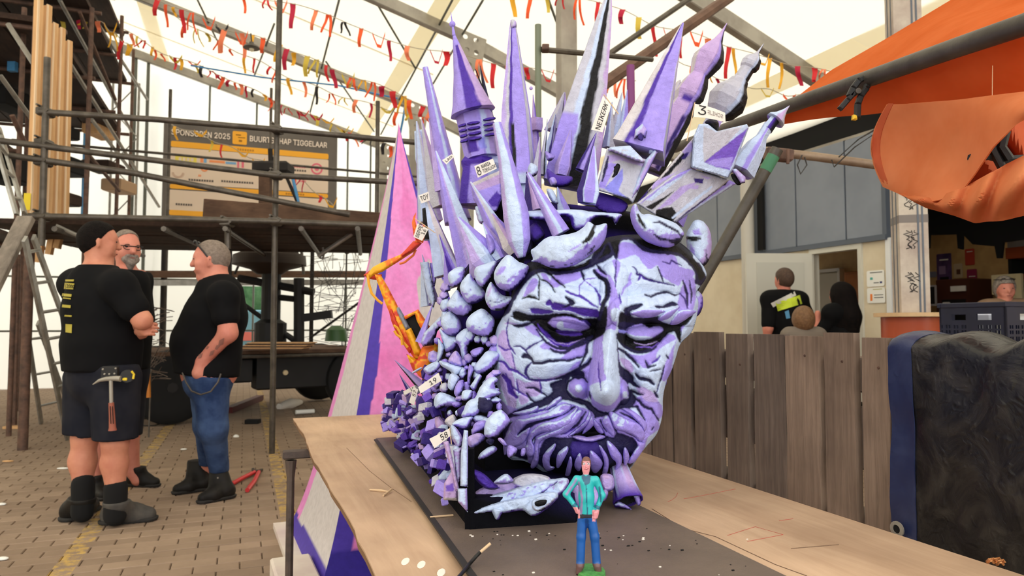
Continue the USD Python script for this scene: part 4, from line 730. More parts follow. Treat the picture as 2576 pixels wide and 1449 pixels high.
# paint of the face: (outline, pigment) patches and (line, pigment, width) strokes
FP = [
# forehead and cheeks: lavender areas over the pale ground
([(1362,688),(1368,704),(1393,723),(1418,715),(1460,700),(1460,684),(1395,692),(1385,704),(1375,690)],'L'), ([(1344,700),(1354,712),(1339,733),(1316,746),(1331,712)],'L'),
([(1562,610),(1554,632),(1558,653),(1599,641),(1616,661),(1635,678),(1655,668),(1666,697),(1707,719),(1715,707),(1728,717),(1747,690),(1738,678),(1709,670),(1695,641),(1645,635),(1616,624),(1591,612)],'L'),
([(1715,720),(1745,700),(1750,745),(1740,790),(1700,860),(1690,930),(1672,960),(1662,940),(1690,880),(1712,820),(1705,770)],'L'),
([(1528,690),(1540,700),(1548,720),(1556,745),(1560,770),(1553,800),(1548,830),(1525,838),(1520,830),(1520,790),(1530,770),(1535,745),(1533,715)],'L'), ([(1495,680),(1510,676),(1528,690),(1524,700),(1505,694)],'L'), ([(1540,655),(1550,690),(1545,715),(1552,700),(1560,660)],'L'),
([(1319,822),(1348,820),(1360,845),(1343,843)],'L'), ([(1360,868),(1385,860),(1426,872),(1447,858),(1426,883),(1397,881),(1364,877)],'L'), ([(1410,904),(1426,889),(1474,860),(1470,891),(1459,897),(1437,904)],'L'), ([(1430,932),(1447,914),(1459,908),(1455,922)],'L'), ([(1329,943),(1364,953),(1391,949),(1432,935),(1447,928),(1420,945),(1380,960)],'V'),
([(1298,953),(1323,962),(1356,959),(1362,986),(1339,999),(1306,986)],'V'), ([(1306,995),(1323,993),(1329,1009),(1310,1019)],'V'), ([(1262,905),(1290,940),(1300,1010),(1288,1040),(1270,1000),(1255,950)],'V'), ([(1250,860),(1270,830),(1290,900),(1300,935),(1270,905)],'V'),
([(1500,848),(1520,835),(1518,925),(1526,952),(1512,960),(1485,969),(1480,980),(1470,960),(1462,935),(1478,920),(1490,890),(1492,865)],'L'), ([(1487,988),(1497,1008),(1528,1021),(1549,1008),(1559,984),(1564,1004),(1549,1024),(1530,1036),(1505,1030),(1488,1012)],'L'),
([(1549,835),(1556,920),(1561,965),(1559,985),(1575,958),(1562,940),(1556,880)],'L'), ([(1559,1006),(1559,984),(1575,955),(1583,983),(1578,1000)],'L'), ([(1430,975),(1440,955),(1462,950),(1478,962),(1484,990),(1470,1006),(1445,996)],'L'),
([(1560,882),(1595,893),(1632,888),(1672,845),(1692,841),(1699,853),(1676,866),(1653,886),(1649,907),(1624,926),(1612,919),(1591,903)],'L'), ([(1560,903),(1583,907),(1595,928),(1583,938)],'V'), ([(1605,998),(1636,996),(1661,1015),(1668,1041),(1657,1058),(1659,1077),(1646,1089),(1626,1097),(1621,1056),(1605,1029),(1580,1020)],'L'), ([(1600,970),(1640,985),(1655,1010),(1620,1005)],'V'), ([(1590,905),(1610,925),(1640,945),(1600,940)],'W'),
([(1240,1000),(1300,1030),(1345,1012),(1330,1045),(1280,1060)],'L'),
# pale accents
([(1485,969),(1516,959),(1528,952),(1520,921),(1518,840),(1549,835),(1553,921),(1557,963),(1559,984),(1549,1008),(1528,1021),(1497,1008),(1487,988)],'W'), ([(1447,970),(1458,967),(1466,976),(1460,986),(1449,984)],'W'), ([(1537,780),(1556,776),(1559,803),(1540,808)],'W'), ([(1568,985),(1576,985),(1577,999),(1566,1000)],'W'), ([(1339,1005),(1356,997),(1370,1001),(1364,1011),(1344,1009)],'W'), ([(1630,715),(1660,700),(1690,712),(1670,720)],'W'),
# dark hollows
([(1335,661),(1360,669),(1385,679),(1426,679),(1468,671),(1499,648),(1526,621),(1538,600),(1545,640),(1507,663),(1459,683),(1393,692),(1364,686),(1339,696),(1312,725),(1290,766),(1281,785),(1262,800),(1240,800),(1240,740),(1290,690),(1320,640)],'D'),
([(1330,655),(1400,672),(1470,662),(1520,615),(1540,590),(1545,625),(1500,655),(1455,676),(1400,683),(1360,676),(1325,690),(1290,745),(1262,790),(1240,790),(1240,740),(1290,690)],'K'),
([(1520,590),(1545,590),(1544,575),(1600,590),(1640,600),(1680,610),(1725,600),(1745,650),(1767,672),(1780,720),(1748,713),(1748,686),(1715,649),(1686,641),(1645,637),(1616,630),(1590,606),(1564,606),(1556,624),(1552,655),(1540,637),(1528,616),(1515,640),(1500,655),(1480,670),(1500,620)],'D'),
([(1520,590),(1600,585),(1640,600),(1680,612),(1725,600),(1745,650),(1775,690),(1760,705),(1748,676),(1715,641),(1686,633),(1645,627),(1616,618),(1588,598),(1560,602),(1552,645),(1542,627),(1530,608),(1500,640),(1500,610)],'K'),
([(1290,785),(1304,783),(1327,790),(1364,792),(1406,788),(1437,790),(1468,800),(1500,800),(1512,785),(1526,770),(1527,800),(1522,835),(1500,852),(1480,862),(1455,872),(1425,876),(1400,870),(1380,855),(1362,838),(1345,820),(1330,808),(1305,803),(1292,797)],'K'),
([(1395,760),(1440,772),(1500,778),(1505,797),(1468,795),(1430,782),(1390,780)],'P'), ([(1335,775),(1354,776),(1388,781),(1390,787),(1360,790),(1338,787)],'P'), ([(1373,768),(1381,752),(1394,768)],'P'),
([(1350,815),(1378,838),(1400,858),(1430,862),(1470,852),(1440,868),(1402,866),(1372,846)],'P'),
([(1379,812),(1391,799),(1410,795),(1439,797),(1459,806),(1484,822),(1464,833),(1426,833),(1401,826),(1385,818)],'L'), ([(1403,812),(1418,809),(1420,824),(1455,831),(1426,833),(1403,827)],'W'), ([(1400,830),(1464,837),(1450,845),(1412,842)],'P'), ([(1462,806),(1486,820),(1478,806)],'C'),
([(1560,787),(1587,795),(1616,799),(1655,795),(1657,803),(1686,816),(1707,812),(1726,799),(1744,791),(1728,816),(1713,824),(1713,861),(1705,855),(1697,835),(1680,840),(1657,864),(1637,882),(1599,889),(1568,872),(1556,859),(1552,845),(1556,828)],'K'), ([(1556,812),(1600,815),(1580,835),(1560,838)],'D'), ([(1560,862),(1600,882),(1640,876),(1660,858),(1640,884),(1599,889),(1568,874)],'D'),
([(1575,835),(1581,824),(1612,814),(1632,824),(1657,820),(1670,830),(1653,843),(1632,853),(1603,855),(1587,849)],'L'), ([(1575,838),(1600,845),(1640,848),(1632,854),(1603,856),(1585,849)],'W'), ([(1556,828),(1574,832),(1572,838),(1557,836)],'B'),
([(1572,775),(1591,768),(1614,764),(1616,770),(1599,779),(1585,785),(1589,795),(1570,791)],'D'), ([(1647,768),(1666,770),(1690,758),(1707,766),(1686,772),(1657,777)],'D'),
([(1420,746),(1433,750),(1447,764),(1426,773),(1412,772),(1432,763)],'D'), ([(1310,899),(1319,889),(1329,893),(1337,906),(1328,902)],'D'),
([(1383,966),(1406,957),(1426,947),(1447,935),(1464,932),(1470,947),(1455,955),(1437,948),(1428,962),(1425,975),(1440,995),(1462,1003),(1485,1012),(1500,1030),(1515,1040),(1505,1050),(1490,1035),(1470,1020),(1440,1010),(1415,1005),(1395,1015),(1375,1020),(1350,1030),(1320,1040),(1290,1050),(1262,1056),(1285,1040),(1310,1027),(1345,1012),(1370,1000),(1390,985)],'D'),
([(1460,1004),(1485,1012),(1497,1025),(1520,1036),(1539,1035),(1549,1024),(1563,1006),(1576,1002),(1590,1000),(1600,1010),(1580,1030),(1545,1044),(1514,1056),(1500,1062),(1492,1048),(1480,1030)],'D'),
([(1558,903),(1564,920),(1591,944),(1595,961),(1612,975),(1597,973),(1583,963),(1579,969),(1592,990),(1600,1000),(1582,1004),(1578,967),(1568,955),(1560,944)],'D'), ([(1549,1025),(1559,1019),(1576,1023),(1568,1029),(1592,1046),(1609,1058),(1613,1068),(1584,1056),(1559,1039),(1547,1033)],'D'),
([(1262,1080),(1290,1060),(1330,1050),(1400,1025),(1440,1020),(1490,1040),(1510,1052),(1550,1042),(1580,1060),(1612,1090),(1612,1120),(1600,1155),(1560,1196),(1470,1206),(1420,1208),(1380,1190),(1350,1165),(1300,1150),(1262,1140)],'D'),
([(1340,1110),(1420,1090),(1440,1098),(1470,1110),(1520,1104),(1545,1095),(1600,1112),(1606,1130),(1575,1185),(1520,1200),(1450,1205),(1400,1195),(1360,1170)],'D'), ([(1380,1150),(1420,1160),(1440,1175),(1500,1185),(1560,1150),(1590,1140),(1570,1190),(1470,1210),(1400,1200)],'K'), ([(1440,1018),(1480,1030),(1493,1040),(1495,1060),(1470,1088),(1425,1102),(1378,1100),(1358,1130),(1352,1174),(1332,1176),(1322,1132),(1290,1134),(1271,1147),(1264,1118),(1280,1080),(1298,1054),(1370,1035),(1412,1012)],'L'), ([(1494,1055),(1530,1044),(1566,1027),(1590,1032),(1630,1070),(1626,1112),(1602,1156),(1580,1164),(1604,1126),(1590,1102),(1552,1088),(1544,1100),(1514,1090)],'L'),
([(1380,1030),(1412,1018),(1440,1022),(1400,1040)],'W'), ([(1400,1080),(1440,1050),(1456,1030),(1450,1056),(1425,1080)],'W'), ([(1540,1044),(1580,1060),(1612,1085),(1600,1092),(1570,1076)],'W'), ([(1330,1095),(1350,1086),(1344,1105),(1334,1140)],'W'),
([(1446,1024),(1400,1047),(1345,1064),(1310,1092)],'D',8), ([(1460,1032),(1430,1058),(1385,1078),(1344,1100)],'C',5), ([(1474,1036),(1452,1070),(1412,1092)],'D',7), ([(1488,1042),(1468,1074),(1438,1096)],'D',6), ([(1304,1094),(1328,1070),(1372,1056)],'D',9), ([(1326,1128),(1330,1112),(1345,1100)],'K',8), ([(1346,1106),(1348,1140),(1340,1168)],'K',7), ([(1330,1040),(1372,1030),(1400,1018)],'P',6), ([(1420,1092),(1445,1078)],'P',5), ([(1510,1056),(1526,1086)],'D',6), ([(1531,1046),(1544,1070),(1553,1094)],'D',6), ([(1560,1038),(1600,1056),(1620,1082)],'D',6), ([(1548,1096),(1590,1104),(1608,1122)],'D',7), ([(1576,1088),(1604,1100),(1616,1112)],'D',5),
([(1447,1092),(1478,1078),(1493,1072),(1520,1089),(1516,1100),(1478,1104),(1443,1100)],'K'),
([(1440,1112),(1500,1112),(1520,1150),(1480,1170),(1440,1150)],'C'),
# strokes
([(1551,650),(1549,680),(1547,700),(1549,722)],'C',4), ([(1495,682),(1509,698),(1524,706),(1530,725),(1528,746),(1517,766),(1511,787),(1508,802)],'D',13), ([(1500,690),(1522,708),(1527,728),(1523,752),(1512,776)],'K',5), ([(1500,667),(1512,680),(1524,690)],'D',7),
([(1352,815),(1370,840),(1390,860),(1420,870),(1450,866),(1480,855)],'P',5), ([(1380,850),(1400,862),(1430,866),(1460,855),(1478,848)],'V',2.2), ([(1350,830),(1375,862),(1400,876),(1440,876),(1470,864),(1485,850)],'D',7), ([(1366,842),(1395,866),(1430,871),(1465,860)],'P',3),
([(1385,877),(1397,885),(1422,887),(1441,872),(1464,858),(1480,850),(1490,846)],'D',9), ([(1486,850),(1478,862),(1476,883),(1470,899),(1459,920)],'D',8), ([(1327,889),(1337,901),(1343,914),(1364,914),(1381,908),(1406,907),(1437,906),(1464,897)],'D',7),
([(1292,872),(1308,871),(1323,881),(1333,872),(1348,864),(1366,855)],'C',5), ([(1323,881),(1327,889)],'C',5), ([(1337,912),(1325,925),(1322,940),(1333,955)],'C',7), ([(1325,953),(1344,957),(1364,957),(1385,955),(1401,953)],'C',7), ([(1400,953),(1420,947),(1437,939),(1457,928),(1478,916),(1486,903)],'D',11),
([(1470,950),(1445,950),(1428,962),(1424,980),(1435,996),(1462,1006)],'D',6), ([(1505,910),(1507,945),(1512,982)],'P',4), ([(1468,948),(1478,962)],'D',6), ([(1482,985),(1486,1004)],'D',5), ([(1551,840),(1555,900),(1559,945)],'D',3),
([(1595,861),(1620,869),(1652,860)],'V',3), ([(1600,873),(1640,874),(1657,862)],'M',3),
([(1591,670),(1601,678),(1603,690),(1612,692),(1628,703),(1645,707),(1670,713),(1697,719)],'C',5.5), ([(1612,692),(1604,705)],'P',5), ([(1612,692),(1622,702)],'P',4), ([(1622,742),(1637,746),(1657,738),(1676,735),(1697,742),(1711,738)],'D',6), ([(1654,672),(1664,697),(1668,710)],'D',5),
([(1719,707),(1728,738),(1730,775)],'D',7), ([(1735,707),(1739,738),(1738,762)],'D',5), ([(1711,738),(1722,752),(1730,775)],'C',5), ([(1668,658),(1685,664),(1690,655),(1702,662),(1715,668)],'C',5), ([(1587,688),(1582,700),(1586,712),(1570,725),(1564,742)],'L',7), ([(1558,740),(1562,765)],'P',5),
([(1348,684),(1358,702),(1356,725),(1356,754)],'K',4.5), ([(1358,702),(1375,708),(1389,721),(1396,735)],'K',4.5), ([(1375,679),(1397,704),(1422,722)],'K',5), ([(1462,682),(1466,694),(1470,706)],'D',7), ([(1470,704),(1500,699)],'M',3), ([(1470,706),(1458,720),(1457,742)],'M',3.5), ([(1470,706),(1495,725)],'M',3), ([(1495,725),(1509,746),(1509,768)],'P',6), ([(1422,731),(1437,739),(1464,746),(1484,762),(1503,773)],'P',6), ([(1312,752),(1329,746),(1344,748),(1356,754)],'K',6),
([(1286,795),(1295,800),(1315,806),(1340,805)],'K',5), ([(1288,814),(1300,820),(1318,818),(1345,810)],'D',8), ([(1270,815),(1283,812),(1300,816)],'V',4), ([(1280,800),(1274,830),(1281,870),(1292,882)],'P',4),
([(1323,976),(1344,976),(1360,986),(1375,996)],'D',7), ([(1358,957),(1362,988)],'P',4.5), ([(1254,908),(1267,910),(1281,928),(1302,935),(1323,950)],'P',7), ([(1265,945),(1280,960),(1285,985),(1300,1000)],'P',14), ([(1272,940),(1290,975),(1330,1000)],'P',5), ([(1300,955),(1305,990)],'P',4), ([(1325,990),(1335,1005),(1345,1012)],'D',6), ([(1255,870),(1270,880),(1285,880)],'P',6), ([(1296,890),(1284,876),(1278,860)],'P',5), ([(1296,930),(1290,900),(1285,885)],'P',3),
([(1554,876),(1568,884),(1591,903),(1608,924)],'D',7), ([(1599,940),(1608,951),(1633,957),(1645,967)],'D',9), ([(1624,907),(1630,924),(1651,919)],'D',5.5), ([(1635,934),(1663,928)],'D',5), ([(1670,919),(1668,934),(1664,948),(1653,977)],'D',5.5), ([(1661,895),(1651,907),(1640,912)],'P',6), ([(1676,893),(1684,904)],'D',5), ([(1584,981),(1603,990),(1617,993)],'D',7), ([(1588,996),(1609,1010),(1621,1023),(1638,1029),(1657,1058)],'D',7), ([(1580,1023),(1603,1023),(1605,1029),(1623,1058)],'D',7), ([(1646,985),(1655,1000)],'D',6), ([(1640,1082),(1645,1074)],'D',4), ([(1660,960),(1650,990)],'C',3)]
def face_mesh():
    wx = GX + wob(GX, GY, .10, 2.6, 3) + wob(GX, GY, .33, 1.2, 5); wy = GY + wob(GX, GY, .10, 2.6, 13) + wob(GX, GY, .33, 1.2, 15)
    K = list(PAL); code = np.full(GX.shape, K.index('W'))
    for q in FP:
        if len(q) == 3:
            L = np.array(q[0]); x0, y0 = L.min(0) - 14; x1, y1 = L.max(0) + 14; m = (GX > x0) & (GX < x1) & (GY > y0) & (GY < y1); d, t = pdist(wx[m], wy[m], L)
            h = np.zeros(GX.shape, bool); h[m] = d < q[2] / 2 * (.5 + .5 * np.sin(PI * np.clip(t, .06, .94))); code[h] = K.index(q[1])
        else:
            L = spline(q[0], 3); x0, y0 = L.min(0) - 5; x1, y1 = L.max(0) + 5; m = (wx > x0) & (wx < x1) & (wy > y0) & (wy < y1); h = np.zeros(GX.shape, bool); h[m] = inside(Polygon(L).buffer(0), wx[m], wy[m]); code[h] = K.index(q[1])
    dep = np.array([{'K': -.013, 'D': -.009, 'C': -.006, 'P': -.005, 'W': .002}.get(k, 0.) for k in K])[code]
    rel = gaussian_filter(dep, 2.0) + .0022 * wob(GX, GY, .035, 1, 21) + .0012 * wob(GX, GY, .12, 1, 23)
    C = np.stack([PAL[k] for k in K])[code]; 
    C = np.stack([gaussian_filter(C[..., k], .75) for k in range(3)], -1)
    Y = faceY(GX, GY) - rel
    out = Polygon(spline([(1262,800),(1285,745),(1300,700),(1330,660),(1400,650),(1480,640),(1520,600),(1600,590),(1690,600),(1745,640),(1778,690),(1752,735),(1757,760),(1752,800),(1740,835),(1712,865),(1700,900),(1690,930),(1676,962),(1668,1000),(1667,1040),(1659,1075),(1648,1098),(1622,1128),(1606,1150),(1580,1185),(1540,1200),(1470,1208),(1400,1205),(1355,1180),(1320,1160),(1270,1150),(1258,1090),(1270,1050),(1252,1000),(1244,940),(1242,880),(1248,830)], 5)).buffer(0)
    ins = inside(out, GX, GY); d = shapely.distance(out.exterior, shapely.points(np.stack([GX.ravel(), GY.ravel()], 1))).reshape(GX.shape)
    Y = Y + .035 * (1 - np.clip(d / 14, 0, 1)) ** 2
    n, m = GX.shape; i, j = np.meshgrid(np.arange(n - 1), np.arange(m - 1), indexing='ij'); i, j = i.ravel(), j.ravel(); ok = ins[i, j] & ins[i + 1, j] & ins[i, j + 1] & ins[i + 1, j + 1]; i, j = i[ok], j[ok]
    q = np.stack([i * m + j, (i + 1) * m + j, (i + 1) * m + j + 1, i * m + j + 1], 1); used = np.unique(q); re = -np.ones(n * m, int); re[used] = np.arange(len(used)); q = re[q]
    e = np.sort(np.vstack([q[:, [0, 1]], q[:, [1, 2]], q[:, [2, 3]], q[:, [3, 0]]]), 1); ue, cn_ = np.unique(e, axis=0, return_counts=True); rv = np.unique(ue[cn_ == 1])
    ux, uy = GX.ravel()[used].copy(), GY.ravel()[used].copy(); pr = shapely.get_coordinates(shapely.line_interpolate_point(out.exterior, shapely.line_locate_point(out.exterior, shapely.points(np.stack([ux[rv], uy[rv]], 1))))); ux[rv], uy[rv] = pr[:, 0], pr[:, 1]
    V = atv(ux, uy, Y.ravel()[used]); c = C.reshape(-1, 3)[used]
    # close the mask: its rim is carried back into the head
    e = np.sort(np.vstack([q[:, [0, 1]], q[:, [1, 2]], q[:, [2, 3]], q[:, [3, 0]]]), 1); ue, cn_ = np.unique(e, axis=0, return_counts=True); rim = ue[cn_ == 1]; rv = np.unique(rim); k = len(V)
    back = V[rv] + np.array([0, .14, 0]) + (at(1500, 900, 1.9) - V[rv]) * .10; mp = -np.ones(k, int); mp[rv] = k + np.arange(len(rv)); V = np.vstack([V, back]); c = np.vstack([c, c[rv]])
    F = np.vstack([q[:, [0, 1, 2]], q[:, [0, 2, 3]], np.stack([rim[:, 0], rim[:, 1], mp[rim[:, 1]]], 1), np.stack([rim[:, 0], mp[rim[:, 1]], mp[rim[:, 0]]], 1)])
    return V, F, c
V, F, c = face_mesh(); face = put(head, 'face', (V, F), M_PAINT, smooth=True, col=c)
def fs(off): return lambda x, y: faceY(x, y) + off
# strands of brow, moustache and beard
def strands(name, L, off, bulge, pal='WLPK', **kw):
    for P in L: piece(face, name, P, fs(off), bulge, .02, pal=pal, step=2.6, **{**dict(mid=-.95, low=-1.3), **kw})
strands('brow_strand', [[(1585,789),(1616,775),(1674,781),(1653,793),(1624,799)], [(1655,803),(1676,783),(1709,770),(1703,781),(1680,803)], [(1686,814),(1707,783),(1748,781),(1744,789),(1707,814)]], .002, .013, 'WLPD', hi=.5, fat=1.0)
strands('moustache_strand', [[(1437,1019),(1412,1017),(1375,1039),(1321,1054),(1298,1058),(1280,1087),(1267,1118),(1270,1145),(1280,1128),(1311,1118),(1325,1101),(1333,1077),(1323,1081),(1300,1096),(1310,1080),(1325,1066),(1350,1058),(1385,1050),(1412,1043),(1430,1032)],
 [(1454,1023),(1437,1039),(1406,1058),(1367,1066),(1333,1091),(1327,1116),(1321,1126),(1329,1149),(1342,1145),(1344,1124),(1338,1108),(1346,1095),(1362,1087),(1396,1083),(1433,1068),(1449,1041)],
 [(1466,1033),(1454,1054),(1429,1083),(1396,1095),(1362,1108),(1354,1124),(1354,1157),(1344,1176),(1336,1174),(1342,1153),(1344,1128),(1350,1104),(1375,1092),(1406,1078),(1430,1060),(1450,1035)],
 [(1483,1035),(1488,1050),(1466,1077),(1427,1099),(1445,1084),(1473,1060)], [(1489,1046),(1493,1068),(1466,1091),(1478,1066)],
 [(1495,1056),(1514,1079),(1518,1089),(1506,1087),(1495,1070)], [(1520,1048),(1530,1046),(1539,1066),(1546,1087),(1543,1097),(1528,1084),(1516,1066)],
 [(1532,1037),(1547,1039),(1576,1054),(1609,1068),(1621,1087),(1619,1104),(1609,1108),(1597,1097),(1576,1087),(1549,1079),(1539,1060)], [(1566,1027),(1584,1031),(1605,1044),(1626,1066),(1621,1085),(1613,1070),(1592,1048),(1572,1033)],
 [(1562,1088),(1592,1099),(1605,1120),(1601,1128),(1580,1162),(1597,1159),(1619,1128),(1623,1116),(1609,1112)], [(1290,1040),(1330,1030),(1352,1022),(1350,1032),(1320,1042)], [(1392,1008),(1408,998),(1412,1004),(1392,1020),(1372,1030)]], -.001, .009, 'WLPD', hi=.78, fat=1.2, crumple=.004, R=7)
strands('lower_lip', [[(1441,1099),(1458,1096),(1478,1100),(1499,1096),(1514,1094),(1521,1101),(1489,1110),(1462,1108)]], -.004, .010, 'VLPD', fat=.8)
strands('beard_strand', [[(1394,1118),(1396,1124),(1383,1149),(1383,1172),(1394,1176),(1379,1184),(1368,1172),(1368,1145)], [(1425,1124),(1428,1133),(1416,1157),(1406,1175),(1401,1172),(1404,1143)], [(1435,1149),(1438,1170),(1429,1202),(1422,1201),(1428,1172)], [(1458,1141),(1463,1166),(1456,1184),(1446,1170)], [(1485,1137),(1499,1143),(1515,1166),(1501,1188),(1489,1180)], [(1508,1121),(1523,1140),(1530,1161),(1526,1190),(1516,1193),(1521,1165),(1516,1142)], [(1527,1112),(1539,1116),(1561,1144),(1563,1161),(1552,1184),(1547,1184),(1551,1163),(1538,1148)], [(1572,1126),(1582,1148),(1573,1170),(1569,1148)]], -.006, .013, 'WLLD', hi=.62, fat=1.5)
# ---------------------------------------------------------------- leaves, curls and rocks of the flank
def leftY(x): return np.clip(.345 / np.maximum((x - CX) / FPX + .31, .12), 1.40, 2.65)
def flankY(x, y):
    a = leftY(x); b = 1.60 + np.clip((1300 - x) / 250, -.5, 1) * .26; k = np.clip((y - 880) / 220, 0, 1); return b * (1 - k) + np.maximum(a, b * .86) * k
piece(head, 'leaf', [(1335,631),(1347,621),(1376,597),(1405,593),(1445,585),(1467,572),(1481,557),(1498,567),(1519,562),(1528,566),(1524,597),(1510,621),(1483,643),(1448,666),(1414,676),(1388,674),(1360,664),(1336,657),(1341,652)], lambda x, y: faceY(x, np.maximum(y, 640)) - .005, .055, .03, pal='WLPK', hi=.12, mid=-.7, patches=[([(1337,654),(1345,662),(1388,672),(1440,664),(1490,632),(1512,600),(1528,566),(1526,597),(1510,623),(1450,668),(1390,676),(1345,664)], 'L'), ([(1462,610),(1480,592),(1494,578),(1497,586),(1486,604),(1466,614)], 'K'), ([(1498,562),(1492,575),(1484,590)], 'K', 9), ([(1460,615),(1432,632)], 'L', 5), ([(1478,612),(1470,628)], 'M', 6)], step=3.4, crumple=.004)
piece(head, 'leaf_collar', [(1312,533),(1381,529),(1448,527),(1492,533),(1560,538),(1560,548),(1548,565),(1540,552),(1510,546),(1490,556),(1482,572),(1455,581),(1440,572),(1430,546),(1400,548),(1385,570),(1370,556),(1330,552)], 1.70, .022, .05, pal='WLPK', hi=.3, patches=[([(1424,540),(1436,548),(1440,570),(1448,580)], 'P', 14), ([(1488,552),(1515,545),(1545,552)], 'D', 8), ([(1318,545),(1335,552),(1350,570)], 'K', 14)])
piece(head, 'leaf', [(1599,512),(1587,527),(1587,554),(1599,581),(1620,604),(1645,616),(1678,624),(1707,612),(1719,595),(1719,583),(1703,564),(1676,552),(1635,539),(1616,539),(1605,525)], lambda x, y: faceY(np.minimum(x, 1700), np.maximum(y, 640)) + .005, .065, .03, pal='WLPK', hi=.1, mid=-.8, patches=[([(1590,520),(1592,560),(1608,588),(1650,610),(1690,618)], 'L', 24), ([(1645,560),(1660,558),(1676,567),(1705,582),(1716,598)], 'D', 7), ([(1645,590),(1660,600),(1690,606),(1714,600)], 'D', 7), ([(1604,540),(1612,556),(1624,574)], 'K', 10)], step=3.4, crumple=.004)
piece(head, 'leaf', [(1726,590),(1736,570),(1748,554),(1767,556),(1784,577),(1790,604),(1788,641),(1775,666),(1753,672),(1734,649),(1728,620)], 1.80, .05, .03, pal='WVPK', hi=.2, mid=-.8, patches=[([(1728,598),(1745,602),(1762,600)], 'K', 12), ([(1735,612),(1748,626),(1750,655),(1736,645)], 'L'), ([(1740,578),(1758,576),(1764,590),(1748,592)], 'L'), ([(1776,630),(1778,655),(1768,668)], 'D', 4)], crumple=.004)
piece(head, 'dark_fold', [(1712,668),(1735,655),(1768,676),(1764,712),(1750,742),(1742,712)], 1.77, .02, .05, col='K')
piece(head, 'ear', [(1742,727),(1759,734),(1768,748),(1767,775),(1753,796),(1738,790),(1734,750)], 1.76, .028, .03, pal='WLPK', hi=.35, patches=[([(1744,745),(1756,745),(1758,775),(1746,785)], 'L')])
piece(head, 'cheek_lump', [(1670,936),(1682,932),(1687,938),(1680,950),(1668,952)], 1.74, .012, .02, pal='WLPK'); piece(head, 'cheek_lump', [(1664,955),(1676,955),(1676,968),(1664,982),(1658,975)], 1.74, .012, .02, pal='WLPK')
CURLS = [[(1280,641),(1306,659),(1330,669),(1324,693),(1303,719),(1282,733),(1258,726),(1244,707),(1244,683),(1261,655)], [(1248,657),(1243,683),(1222,719),(1206,719),(1194,697),(1196,674),(1220,664)], [(1234,709),(1244,719),(1265,743),(1293,747),(1284,766),(1267,779),(1239,781),(1222,759),(1222,735)], [(1182,688),(1192,703),(1217,729),(1220,747),(1203,761),(1177,762),(1160,738),(1158,717),(1170,697)], [(1149,729),(1163,745),(1184,764),(1188,781),(1172,796),(1142,788),(1123,771),(1134,748)], [(1210,776),(1230,788),(1244,804),(1241,829),(1227,848),(1194,840),(1173,823),(1179,797)], [(1130,783),(1155,802),(1161,829),(1144,845),(1120,838),(1109,807)], [(1127,690),(1151,672),(1170,676),(1162,710),(1136,721)], [(1174,825),(1190,852),(1177,877),(1176,908),(1164,909),(1157,877),(1146,849)], [(1105,827),(1129,842),(1150,850),(1145,877),(1122,886),(1115,863)], [(1229,882),(1258,890),(1250,915),(1226,937),(1201,941),(1191,927),(1212,897)], [(1110,758),(1128,752),(1134,770),(1120,785),(1108,778)]]
for i, P in enumerate(CURLS):
    cx_, cy_ = np.mean(P, 0); r_ = math.sqrt(Polygon(P).area / PI)
    piece(head, 'curl', P, float(flankY(cx_, cy_)) + .015 - .02 * (i in (0, 2, 5)), min(.055, r_ * .00092), .035, pal='WLPK' if i % 3 else 'WLMC', hi=.28, mid=-.62, step=3.4, crumple=.005, patches=[([(1247,690),(1258,672),(1274,670),(1268,684),(1252,694)], 'L')] if i == 0 else [([(1226,755),(1250,762),(1275,750)], 'C', 2.5), ([(1226,745),(1236,722)], 'V', 6)] if i == 2 else ())
